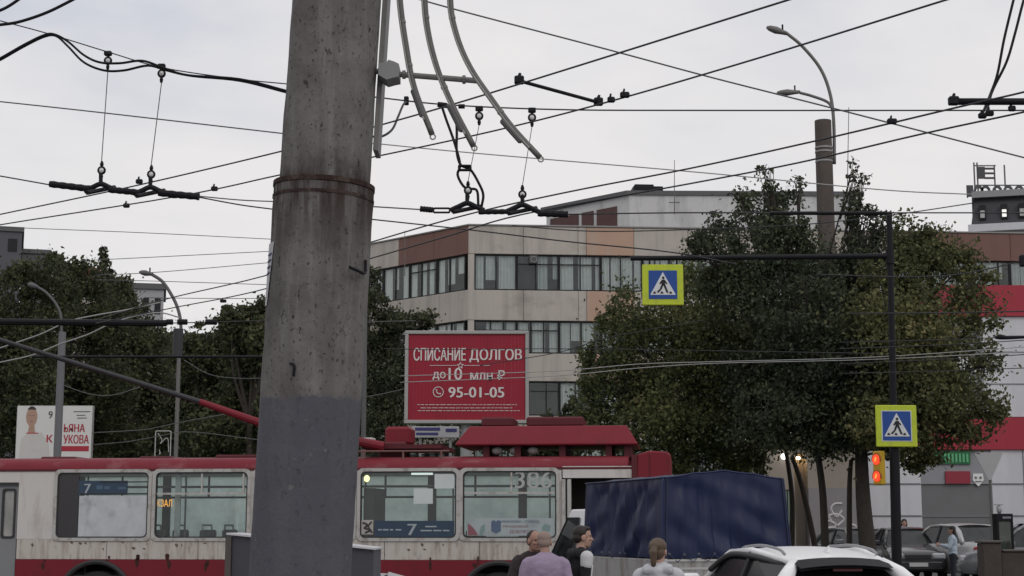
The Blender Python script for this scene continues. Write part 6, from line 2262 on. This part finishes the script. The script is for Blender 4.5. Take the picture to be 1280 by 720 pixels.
    if rails:
        for s_ in (-1, 1):
            y_ = s_ * (rw * (1 + taper) / 2 - .03)
            P = spline([(xr_ + .22, y_, rz - .02), (xr_ + .42, y_, rz + .03), (mid, y_, rz + .066), (xf_ - .3, y_, rz + .045), (xf_ - .1, y_, rz + .02)], 6)
            MB().tube(P, .017, 7).build('roof_rail', M_galv, t, smooth=True)
        fn = MB()
        fn.add([(xr_ + .30, -.02, rz + .0), (xr_ + .30, .02, rz + .0), (xr_ + .50, .0, rz + .02), (xr_ + .27, 0, rz + .075)], [(0, 1, 3), (1, 2, 3), (2, 0, 3), (0, 2, 1)])
        fn.build('aerial_fin', paint, t)
        spm = MB().grid(lambda u, v: (xr_ - .03 - .26 * u, lerp(-1, 1, v) * (rw * taper + .04 - .02 * u), rz + .035 * (1 - abs(lerp(-1, 1, v)) ** 2) - .085 - .075 * u), 4, 12)
        spm.grid(lambda u, v: (xr_ - .03 - .26 * u, lerp(-1, 1, v) * (rw * taper + .04 - .02 * u), rz + .035 * (1 - abs(lerp(-1, 1, v)) ** 2) - .13 - .06 * u), 4, 12)
        so = spm.build('spoiler', M_black, t, smooth=True)
        MB().box(xr_ - .305, xr_ - .285, -.16, .16, rz - .19, rz - .165).build('brake_lamp', mat('brake_dark', (.05, .006, .008), .3), so)
        for s_ in (-1, 1):
            P = [C['rt', s_] + Vector((.15, s_ * .05, -.03)), Vector((mid, s_ * (rw + .075), rz - .045)), C['ft', s_] + Vector((0, s_ * .05, -.03)), C['ft', s_].lerp(C['fb', s_], .55) + Vector((.03, s_ * .05, .02))]
            MB().tube(spline(P, 5), .035, 6).build('rain_deflector', M_trimd, t, smooth=True)
    return t


M_cwhite = mat('car_white', (.86, .86, .87), .4, var=.02, coat=.2)
M_cblack = mat('car_black', (.022, .023, .027), .25, var=.1, coat=.6)
M_csilver = mat('car_silver', (.42, .42, .43), .35, .35, var=.06, coat=.4)
M_cgrey = mat('car_grey', (.16, .165, .175), .3, .3, var=.06, coat=.5)

wc = W(1060, 705, 17.0)
car('white_crossover', 'white crossover seen from behind, black rear spoiler and roof rails, by the blue truck', (wc.x - .24, 18.85, 0), R(90 + 8), 3.9, 1.74, 1.53, M_cwhite, 1.05, 1.10, (-1.85, -1.50, .45, 1.25), M_carglass_d, True, None, True, .80)
cc = W(1151, 690, 47)
car('parked_car', 'black parked sedan facing the street behind the sign pole', (cc.x, 48.6, .24), R(-90 - 6), 4.5, 1.76, 1.52, M_cblack, 1.02, 1.05, (-1.75, -1.0, .35, 1.0), M_carglass, False, 'cars parked before the shop')
cc = W(1204, 680, 47)
car('parked_car', 'silver parked sedan with its back to the street, right of the black one', (cc.x, 47.5, .24), R(90 + 16), 4.4, 1.74, 1.62, M_csilver, 1.0, 1.12, (-1.55, -.85, .45, 1.15), M_carglass, False, 'cars parked before the shop')
cc = W(1092, 680, 50)
car('parked_car', 'dark grey parked car partly behind the thick tree trunk', (cc.x, 52.0, .24), R(-90 + 12), 4.4, 1.76, 1.52, M_cgrey, 1.0, 1.05, (-1.8, -1.1, .3, 1.0), M_carglass, True, 'cars parked before the shop')
cc = W(1303, 680, 44)
car('parked_car', 'dark car cut by the right edge behind the kiosk', (cc.x, 44.5, .24), R(180 - 8), 4.4, 1.76, 1.66, M_cgrey, 1.0, 1.05, (-1.6, -.9, .35, 1.05), M_carglass, False, 'cars parked before the shop')
cs = W(400, 705, 14)
car('silver_sedan', 'silver sedan passing behind the street cabinet, only its roof edge in view', (W(392, 705, 13.6).x - .1, 14.2, 0), R(180), 4.3, 1.72, 1.36, M_csilver, .9, .95, (-1.55, -.62, .35, 1.1), M_carglass, False)

# ------------------------------------------------------------------ tarpaulin truck
D_TR = 21.0
C0 = W(825, 640, D_TR)
yaw_h = R(17)
hd_ = Vector((-math.sin(yaw_h), math.cos(yaw_h), 0))
rt_ = Vector((math.cos(yaw_h), math.sin(yaw_h), 0))
trk = thing('tarpaulin_truck', 'small flatbed truck with a dark blue tarpaulin cover, seen from behind', 'truck', (C0.x, D_TR, 0), yaw_h)
# local frame: x to the right along the tail, y forward
TW, TL = 1.86, 3.0
zE, zR, zB = W(825, 597, D_TR).z, W(905, 588, D_TR + .3).z, W(825, 697, D_TR).z
M_tarp = mat('tarp_blue', (.0105, .0165, .056), .5, var=.25, scale=2.5, spec=.3, dirt=(.017, .025, .072), dirt_amt=.3, dirt_scale=(1.2, 1.2, .8))


def fold(a, b, s):
    return noise.noise(Vector((a * 6 + s, b * 1.0, s))) * .060 + noise.noise(Vector((a * 15 + s, b * 1.4, s + 3))) * .026 + noise.noise(Vector((a * 2.2 + b * 2.6, b * 2, s + 7))) * .07


def sag(t):                                   # pegged lower edge
    return .014 * abs(math.sin(t * 9))


INS = .055
tr = MB()


def top_z(u):
    return zE + (zR - zE) * (1 - abs(2 * u - 1) ** 1.35) - .012 * abs(math.sin(u * math.pi * 4))


def rearp(u, v):
    z = lerp(zB - sag(u * 1.0), top_z(u), v)
    x = lerp(INS * v, TW - INS * v * 1.3, u)
    edge_ = min(1, min(u, 1 - u) * 8) * min(1, (1 - v) * 6)
    gat = .012 * math.sin(u * TW * 14 + 1.5 * z) * (1 - v) + .02 * math.sin(4.2 * (u * TW + z * 1.6)) * v * max(0, 1 - u * 1.8)
    return (x, -.03 - fold(u * TW, z, 1) * edge_ * (1.2 - .5 * v) - (.012 + gat) * edge_ + .05 * v, z)


def leftp(u, v):
    z = lerp(zB - sag(u * 1.6), zE, v)
    edge_ = min(1, min(u, 1 - u) * 8) * min(1, (1 - v) * 6)
    gat = .022 * math.sin((u * TL * 9 + z * 7)) * max(0, v - .35) * max(0, u - .3) + .016 * math.sin(u * TL * 26 + 2 * z) * max(0, .6 - v) * min(1, u * 4)
    hoop = .028 * math.sin(math.pi * u * 3) ** 2 * math.sin(math.pi * min(1, v * 1.0))
    return (INS * v + hoop * edge_ - (fold(u * TL, z, 4) * 1.3 + .012 + gat) * edge_, lerp(-.03 + .05 * v, TL, u), z)


def rightp(u, v):
    q = leftp(u, v)
    return (TW - (INS * 1.3 * v) + (q[0] * -1 + INS * v), q[1], q[2])


tr.grid(rearp, 60, 34)
tr.grid(lambda u, v: leftp(1 - u, v), 70, 30)
tr.grid(rightp, 50, 20)
tr.grid(lambda u, v: (lerp(INS, TW - INS * 1.3, u), lerp(.02, TL, v), top_z(u) - (.03 * math.sin(v * math.pi * 3) ** 2 * (1 if .02 < v < .98 else 0)) * (1 - abs(2 * u - 1) ** 4)), 24, 24)
tr.grid(lambda u, v: (lerp(INS * v, TW - INS * 1.3 * v, 1 - u), TL, lerp(zB, top_z(1 - u), v)), 12, 6)
tb = tr.build('tarpaulin', M_tarp, trk, smooth='auto')
hm = MB()
hm.tube([rearp(0, k / 14) for k in range(15)], .012, 6)
hm.tube([rearp(1, k / 14) for k in range(15)], .012, 6)
hm.tube([rearp(k / 24, 1) for k in range(25)], .012, 6)
hm.tube([(p[0] - .012, p[1], p[2]) for p in [leftp(k / 24, 1) for k in range(25)]], .011, 6)
hm.build('hem', mat('tarp_hem', (.013, .022, .075), .5), tb, smooth=True)
ro_ = MB()
for k in range(9):
    u = (k + .5) / 9
    p = Vector(rearp(u, .02))
    ro_.tube([p + Vector((.013 * math.cos(a), -.012, .03 + .013 * math.sin(a))) for a in [2 * math.pi * q / 8 for q in range(9)]], .004, 4)
    p = Vector(leftp(u, .02))
    ro_.tube([p + Vector((-.012, .013 * math.cos(a), .03 + .013 * math.sin(a))) for a in [2 * math.pi * q / 8 for q in range(9)]], .004, 4)
ro_.build('eyelet', M_galv, tb)
ro_ = MB()
for k in range(9):
    u = (k + .5) / 9
    p = Vector(rearp(u, .02)) + Vector((0, -.014, .02))
    q = Vector(rearp(min(1, u + .055), 0)) + Vector((0, -.05, -.045))
    p2 = Vector(rearp(min(1, u + 1 / 9), .02)) + Vector((0, -.014, .02))
    ro_.tube([p, q, p2] if k < 8 else [p, q], .006, 5)
ro_.tube([Vector(rearp(.985, v_)) + Vector((.0, -.016, 0)) for v_ in [q / 10 for q in range(11)]], .009, 5)
ro_.tube([Vector(rearp(.03, v_)) + Vector((.0, -.016, 0)) for v_ in [q / 10 for q in range(11)]], .007, 5)
ro_.build('rope', mat('rope', (.035, .04, .075), .8), tb)
M_board = mat('truck_board', (.33, .325, .32), .6, var=.12, dirt=(.16, .13, .11), dirt_amt=.6, dirt_scale=(6, 6, 2))
bdm = MB()
zb0 = .98
bdm.bbox(-.02, TW + .02, -.055, -.02, zb0, zB - .022, .008)
bo_ = bdm.build('tail_board', M_board, trk)
mb = MB()
for zz_ in (zb0 + .12, zb0 + .25):
    mb.box(.04, TW - .04, -.064, -.056, zz_ - .014, zz_ + .014)
for x in (.03, TW / 2 + .06, TW - .03):
    mb.bbox(x - .035, x + .035, -.085, -.058, zb0 - .04, zB - .015, .008)
mb.box(-.02, TW + .02, -.07, -.0565, zB - .05, zB - .022)
mb.build('board_rib', mat('truck_rib', (.45, .45, .45), .5, var=.1), bo_)
sbm = MB()
sbm.bbox(-.055, -.021, -.018, TL, zb0, zB - .022, .008)
sbm.bbox(TW + .021, TW + .055, -.018, TL, zb0, zB - .022, .008)
sbm.build('side_board', M_board, trk)
MB().bbox(-.02, TW + .02, 0, TL, zb0 - .08, zb0 - .002, .01).build('bed', M_trimd, trk)
ch = MB()
for x in (.5, TW - .5):
    ch.box(x - .05, x + .05, -.02, TL + 1.6, .58, .815)
ch.box(.2, TW - .2, -.05, .02, .5, .62)
ch.build('chassis', M_black, trk)
for x in (.06, TW - .28):
    for y in (.75, TL + 1.0):
        wo = MB().tube([(x, y, .34), (x + .02, y, .34), (x + .2, y, .34), (x + .22, y, .34)], [.29, .34, .34, .29], 24).build('wheel', M_rubber, trk, smooth='auto')
        MB().tube([(x - .008, y, .34), (x + .228, y, .34)], [.18, .18], 16).build('rim', M_galv, wo)
for x in (.12, TW - .3):
    MB().bbox(x, x + .2, -.07, -.03, .64, .78, .01).build('tail_light', M_tail, trk)
MB().box(TW / 2 - .26, TW / 2 + .26, -.075, -.055, .62, .73).build('number_plate', M_plate, trk)
# cab
cb = MB()
y0c, y1c = TL + .08, TL + 1.75
cz = 2.03
def cabsec(y, w0, w1, z1):
    return [(TW / 2 - w0, y, .55), (TW / 2 + w0, y, .55), (TW / 2 + w0, y, 1.22), (TW / 2 + w1, y, z1), (TW / 2 - w1, y, z1), (TW / 2 - w0, y, 1.22)]
secs = [cabsec(y0c, .98, .82, cz), cabsec(y0c + .75, .98, .82, cz), cabsec(y0c + 1.45, .97, .93, 1.25), cabsec(y1c + .15, .85, .80, 1.08)]
vs = [p for s_ in secs for p in s_]
fs = [(i * 6 + k, i * 6 + (k + 1) % 6, (i + 1) * 6 + (k + 1) % 6, (i + 1) * 6 + k) for i in range(3) for k in range(6)] + [(5, 4, 3, 2, 1, 0), tuple(18 + k for k in range(6))]
cb.add(vs, fs)
cb.build('cab', M_cwhite, trk, bevel=.04)
for s_ in (-1, 1):
    xx0, xx1 = TW / 2 + s_ * .987, TW / 2 + s_ * .852
    q = [Vector((xx0, y0c + .22, 1.27)), Vector((xx0, y0c + 1.28, 1.27)), Vector((xx1, y0c + .76, 1.90)), Vector((xx1, y0c + .24, 1.90))]
    e_ = Vector((s_ * .012, 0, .0))
    wo = MB().add([p + e_ for p in q] + [p + e_ * 1.8 for p in q], [(0, 1, 2, 3), (4, 5, 6, 7)]).build('side_window', M_carglass, trk)
    MB().tube([p + e_ * 2 for p in q + [q[0]]], .013, 6).build('window_seal', M_rub, wo)
    mi = MB()
    mx = TW / 2 + s_ * 1.16
    mi.bbox(mx - .10, mx + .10, y0c + 1.15, y0c + 1.24, 1.27, 1.60, .03)
    mi.tube([(mx - s_ * .05, y0c + 1.2, 1.3), (TW / 2 + s_ * .96, y0c + 1.2, 1.24)], .015, 6)
    mi.build('mirror', M_black, trk)
ws_ = [Vector((TW / 2 + a, y0c + b, c)) for a, b, c in ((-.86, 1.44, 1.31), (.86, 1.44, 1.31), (.78, .82, 1.97), (-.78, .82, 1.97))]
MB().add([p + Vector((0, .03, .03)) for p in ws_], [(0, 1, 2, 3)]).build('windscreen', M_carglass_d, trk)

# ------------------------------------------------------------------ people
M_skin = mat('skin', (.40, .245, .19), .55, var=.08, scale=8)
M_skin2 = mat('skin_tan', (.33, .19, .145), .55, var=.08, scale=8)
M_eye = mat('eye_dark', (.02, .018, .016), .3)
M_lip = mat('lip', (.28, .13, .11), .5)


def skinify(o, vox, it=3):
    m = o.modifiers.new('remesh', 'REMESH')
    m.mode = 'VOXEL'
    m.voxel_size = vox
    m.use_smooth_shade = True
    s_ = o.modifiers.new('smooth', 'SMOOTH')
    s_.iterations = it
    s_.factor = .5
    return o


def head_mb(mb, c, s, M):
    """head looking along +y (local to M); c = centre"""
    A = lambda p, r: mb.ell((c[0] + p[0] * s, c[1] + p[1] * s, c[2] + p[2] * s), tuple(q * s for q in r), 16, 12, M)
    A((0, -.012, .03), (.076, .095, .088))          # cranium
    A((0, .022, -.035), (.060, .070, .080))         # face
    A((0, .040, -.088), (.036, .042, .030))         # chin
    A((0, .022, -.075), (.055, .055, .040))         # jaw
    A((0, .072, .016), (.046, .018, .012))          # brow
    mb.cap(M @ Vector((c[0], c[1] + .082 * s, c[2] + .004 * s)), M @ Vector((c[0], c[1] + .103 * s, c[2] - .030 * s)), .009 * s, .013 * s)   # nose
    A((0, .080, -.060), (.024, .012, .011))         # mouth swell
    for k in (-1, 1):
        A((k * .077, -.008, -.012), (.012, .024, .034))   # ears
        A((k * .040, .070, -.022), (.020, .018, .016))    # cheeks


def hand_mb(mb, wrist, d, side, up):
    """palm + five curled fingers; d = direction of the hand, side = towards the thumb, up = back of hand"""
    d, side, up = d.normalized(), side.normalized(), up.normalized()
    pc = wrist + d * .05
    for k in (-1, -.33, .33, 1):
        mb.cap(wrist + side * .018 * k, wrist + d * .09 + side * .030 * k, .017, .014)
    for k, ln in zip((-1, -.33, .33, 1), (.056, .07, .076, .066)):
        a = wrist + d * .092 + side * .030 * k
        b = a + d * ln * .5 - up * .012
        c = b + d * ln * .30 - up * ln * .38
        mb.cap(a, b, .0095, .0088, n=8)
        mb.cap(b, c, .0088, .0075, n=8)
    a = wrist + d * .025 + side * .03
    b = a + side * .028 + d * .030 - up * .012
    mb.cap(a, b, .013, .011, n=8)
    mb.cap(b, b + d * .030 - side * .004 - up * .012, .011, .009, n=8)


def person(label, loc, yaw, H, arms, cloth, hair, head_yaw=0, lean=0.0, skin=M_skin, female=False, sleeves='long', trouser=None, shoe=None, hood=False, extra=None, wide=1.0, stride=.0):
    """faces local +y. arms: {side: (elbow, wrist)} in metres for a 1.75 m figure"""
    s = H / 1.75
    t = thing('person', label, 'person', loc, yaw)
    V = lambda x, y, z: Vector((x * s, y * s, z * s))
    I = Matrix.Identity(4)
    sw = (.175 if female else .195) * wide
    ln = lean
    LN = lambda p: Vector((p.x, p.y + max(0, p.z / s - .95) * ln * s, p.z))
    pel, che, nek = V(0, 0, .96), LN(V(0, -.005, 1.28)), LN(V(0, -.015, 1.47))
    hc = LN(V(0, .012 + ln * .05, 1.632))
    MH = Matrix.Translation(hc) @ Matrix.Rotation(head_yaw, 4, 'Z') @ Matrix.Rotation(-ln * .4, 4, 'X')
    body = MB()
    head_mb(body, (0, 0, 0), s, MH)
    body.cap(LN(V(0, -.02, 1.44)), LN(V(0, 0, 1.57)), .058 * s, .052 * s)
    # torso under the clothes
    body.ell(tuple(LN(V(0, 0, 1.30))), (sw * .80 * s, .10 * s, .19 * s), 16, 12)
    body.ell(tuple(V(0, 0, .98)), (.145 * s, .105 * s, .13 * s), 16, 12)
    body.cap(V(0, 0, 1.0), LN(V(0, 0, 1.2)), .11 * s, .11 * s)
    body.cap(LN(V(-sw * .8, -.005, 1.42)), LN(V(sw * .8, -.005, 1.42)), .05 * s, .05 * s)
    hips, knees, anks = {}, {}, {}
    for k in (-1, 1):
        sh = LN(V(k * sw * .95, -.01, 1.392))
        el, wr = [LN(V(*p)) for p in arms[k]]
        body.cap(sh, el, .046 * s, .038 * s)
        body.cap(el, wr, .040 * s, .027 * s)
        d_ = (wr - el).normalized()
        upv = Vector((k * .9, .2, .4))
        upv = upv - d_ * upv.dot(d_)
        sd = d_.cross(upv) * (1 if k < 0 else -1)
        hand_mb(body, wr, d_, -sd if sd.y < 0 else sd, upv)
        hips[k], knees[k], anks[k] = V(k * .09, 0, .92), V(k * .10, .02 + k * stride * .5, .50), V(k * .105, -.02 + k * stride, .09)
        body.cap(hips[k], knees[k], .078 * s, .052 * s)
        body.cap(knees[k], anks[k], .052 * s, .036 * s)
        body.cap(anks[k] - V(0, .02, .05), anks[k] + V(0, .14, -.055), .035 * s, .03 * s)
    bo = skinify(body.build('body', skin, t), .0062 * s, 4)
    # eyes, brows, mouth
    for k in (-1, 1):
        MB().ell((k * .030 * s, .074 * s, .0), (.011 * s, .007 * s, .006 * s), 10, 6, MH).build('eye', M_eye, t, smooth=True)
        MB().cap((k * .046 * s, .074 * s, .020 * s), (k * .016 * s, .088 * s, .021 * s), .004 * s, .0045 * s, n=6, M=MH).build('eyebrow', hair[1], t, smooth=True)
    MB().cap((-.02 * s, .088 * s, -.060 * s), (.02 * s, .088 * s, -.060 * s), .0055 * s, .0055 * s, n=6, M=MH).build('mouth', M_lip, t, smooth=True)
    # hair
    hr = MB()
    kind, hm_ = hair
    E = lambda p, r: hr.ell(tuple(q * s for q in p), tuple(q * s for q in r), 16, 12, MH)
    if kind in ('short', 'crop'):
        g = .008 if kind == 'short' else .002
        E((0, -.030, .048), (.077 + g, .084 + g, .073 + g))
        E((0, -.060, -.005), (.070 + g, .050 + g, .060 + g))
        if kind == 'short':
            E((.01, .030, .092), (.056, .048, .026))
    else:
        E((0, -.022, .045), (.088, .102, .084))
        E((0, -.055, -.015), (.080, .060, .075))
        if kind == 'ponytail':
            a = Vector((0, -.115 * s, .05 * s))
            hr.ell(tuple(a), (.045 * s, .04 * s, .045 * s), 12, 8, MH)
            P = [a, a + V(.005, -.045, -.06), a + V(.0, -.04, -.16), a + V(-.006, -.01, -.25)]
            for q in range(3):
                r0, r1 = ((.032, .036), (.036, .03), (.03, .008))[q]
                hr.cap(MH @ P[q], MH @ P[q + 1], r0 * s, r1 * s)
        else:
            for k in (-1, 0, 1):
                hr.cap(MH @ V(k * .045, -.06, .0), MH @ V(k * .055, -.075, -.30), .055 * s, .03 * s)
    skinify(hr.build('hair', hm_, t), .007 * s, 2)
    # top garment
    cm, lower, sleeve_mat = cloth
    tp = MB()
    ez = .10 if sleeves == 'long' else .03
    tp.ell(tuple(LN(V(0, -.005, 1.31))), ((sw * .92) * s, .128 * s, .20 * s), 20, 14)
    tp.cap(LN(V(-sw * .82, -.012, 1.415)), LN(V(sw * .82, -.012, 1.415)), .066 * s, .066 * s)
    tp.cap(LN(V(0, -.015, 1.40)), LN(V(0, -.012, 1.475)), .085 * s, .066 * s)
    for k in (-1, 1):
        tp.cap(LN(V(k * .03, -.02, 1.465)), LN(V(k * sw * .80, -.012, 1.405)), .066 * s, .062 * s)
    tp.ell(tuple(LN(V(0, 0, 1.10))), (sw * .86 * s, .125 * s, .17 * s), 20, 12)
    tp.ell(tuple(V(0, 0, .98)), (sw * .88 * s, .128 * s, .11 * s), 20, 12)
    sl_ = MB()
    for k in (-1, 1):
        sh = LN(V(k * sw * .95, -.01, 1.392))
        el, wr = [LN(V(*p)) for p in arms[k]]
        tgt = tp if sleeve_mat is None else sl_
        if sleeves == 'long':
            tp.cap(sh, sh.lerp(el, .35), .072 * s, .064 * s)
            tgt.cap(sh.lerp(el, .12), el, .070 * s, .056 * s)
            tgt.cap(el, el.lerp(wr, .95), .056 * s, .042 * s)
        else:
            tp.cap(sh, sh.lerp(el, .72), .068 * s, .064 * s)
    if hood:
        tp.cap(LN(V(-.10, -.09, 1.455)), LN(V(.10, -.09, 1.455)), .055 * s, .055 * s)
        tp.cap(LN(V(-.11, -.04, 1.47)), LN(V(-.05, .06, 1.44)), .035 * s, .025 * s)
        tp.cap(LN(V(.11, -.04, 1.47)), LN(V(.05, .06, 1.44)), .035 * s, .025 * s)
        tp.cap(LN(V(0, -.105, 1.44)), LN(V(0, -.12, 1.33)), .06 * s, .04 * s)
    ob = skinify(tp.build(lower, cm, t), .009 * s, 7)
    tex = bpy.data.textures.get('cloth_folds') or bpy.data.textures.new('cloth_folds', 'CLOUDS')
    tex.noise_scale = .075
    dm = ob.modifiers.new('folds', 'DISPLACE')
    dm.texture = tex
    dm.strength = .02
    dm.mid_level = .5
    if sl_.v:
        skinify(sl_.build('sleeve', sleeve_mat, t), .009 * s, 3)
    # trousers, shoes
    tr_ = MB()
    tr_.ell(tuple(V(0, 0, .94)), (.16 * s, .118 * s, .12 * s), 18, 12)
    for k in (-1, 1):
        tr_.cap(hips[k], knees[k], .095 * s, .070 * s)
        tr_.cap(knees[k], anks[k] + V(0, 0, .02), .070 * s, .056 * s)
    skinify(tr_.build('trousers', trouser or mat('trouser_dark', (.02, .022, .03), .85, var=.2), t), .011 * s, 3)
    for k in (-1, 1):
        sh_ = MB()
        sh_.cap(anks[k] + V(0, -.03, -.045), anks[k] + V(0, .15, -.052), .044 * s, .036 * s)
        skinify(sh_.build('shoe', shoe or M_trimd, t), .009 * s, 2)
    if extra:
        extra(t, LN, V, MH, s, arms)
    return t


M_hair_gr = mat('hair_grey', (.27, .20, .17), .8, var=.3, scale=60)
M_hair_dk = mat('hair_dark', (.022, .017, .015), .6, var=.4, scale=60)
M_hair_br = mat('hair_brown', (.085, .052, .034), .6, var=.35, scale=60)
M_hair_bl = mat('hair_dark_blond', (.095, .064, .042), .6, var=.4, scale=70)
M_lav = mat('shirt_lavender', (.30, .235, .33), .9, var=.08, scale=5)
M_dsh = mat('shirt_dark', (.030, .022, .024), .9, var=.1)
M_hood = mat('hoodie_black', (.014, .014, .017), .95, var=.2)
M_hoodw = mat('hoodie_white', (.50, .51, .54), .9, var=.06)
M_whitep = mat('panel_white', (.55, .55, .56), .85)
hang = {-1: ((-.23, -.03, 1.13), (-.25, .03, .88)), 1: ((.23, -.03, 1.13), (.25, .03, .88))}

P1 = W(683, 690, 17.6)
person('man in a lavender t-shirt seen from behind, bending towards another man', (P1.x - .0, 17.5, 0), R(8), 1.71, {-1: ((-.27, .06, 1.15), (-.22, .25, 1.02)), 1: ((.27, -.0, 1.14), (.27, .12, .92))},
       (M_lav, 't_shirt', None), ('crop', M_hair_gr), head_yaw=R(-8), lean=.22, skin=M_skin2, sleeves='short', wide=1.12)
P2 = W(664, 690, 18.4)
person('man in a dark t-shirt facing the lavender shirt, half hidden, forearm bent forward', (P2.x, 18.5, 0), R(180 + 28), 1.72, {-1: ((-.26, .07, 1.14), (-.12, .27, 1.10)), 1: ((.30, .04, 1.16), (.20, .28, 1.14))},
       (M_dsh, 't_shirt', None), ('crop', M_hair_dk), head_yaw=R(4), lean=.10, skin=M_skin2, sleeves='short', wide=1.1)
P3 = W(731, 690, 18.0)


def stripes(t, LN, V, MH, s, arms):
    for k in (1,):
        sh = LN(V(k * .195, -.01, 1.415)); el, wr = [LN(V(*p)) for p in arms[k]]
        m = MB()
        m.cap(sh.lerp(el, .0), sh.lerp(el, .26), .074 * s, .0685 * s)
        skinify(m.build('sleeve_panel', M_whitep, t), .008 * s, 2)
        m = MB()
        o_ = Vector((.045, .052, 0)) * s
        m.cap(sh.lerp(el, .3) + o_, el + o_ * .8, .010 * s, .010 * s)
        m.cap(el + o_ * .8, el.lerp(wr, .8) + o_ * .6, .010 * s, .010 * s)
        m.build('sleeve_stripe', M_whitep, t, smooth=True)


person('man in a black hoodie with a white sleeve panel, standing before the truck, looking right', (P3.x - .06, 18.0, 0), R(-72), 1.77, {-1: hang[-1], 1: ((.215, -.02, 1.12), (.225, .06, .88))},
       (M_hood, 'hoodie', None), ('short', M_hair_dk), head_yaw=R(-14), lean=.05, hood=True, extra=stripes)
P4 = W(823, 700, 15.0)
person('woman in a white hoodie with a dark blond ponytail, seen from behind', (P4.x, 15.0, 0), R(-8), 1.65, hang, (M_hoodw, 'hoodie', None), ('ponytail', M_hair_bl), head_yaw=R(-16), lean=.03, female=True, hood=True, wide=1.12)
P5 = W(1191, 690, 41)


def phone(t, LN, V, MH, s, arms):
    wr = LN(V(*arms[1][1]))
    MB().bbox(wr.x - .06, wr.x + .02, wr.y + .05, wr.y + .065, wr.z + .02, wr.z + .17, .006).build('phone', M_black, t)


person('woman in a pale blue shirt with long dark hair, holding up a phone', (P5.x, 41.0, .24), R(80), 1.56, {-1: ((-.24, .12, 1.16), (-.10, .34, 1.22)), 1: ((.24, .10, 1.15), (.10, .33, 1.22))},
       (mat('shirt_pale_blue', (.40, .47, .55), .9, var=.06), 'shirt', None), ('long', M_hair_dk), head_yaw=R(0), lean=.0, female=True)
P6 = W(1152, 660, 50)
person('far person with dark hair and white top behind the black parked sedan', (P6.x + .02, 52.3, .24), R(200), 1.80, hang, (M_hoodw, 'top', None), ('long', M_hair_dk), head_yaw=R(-30), female=True)
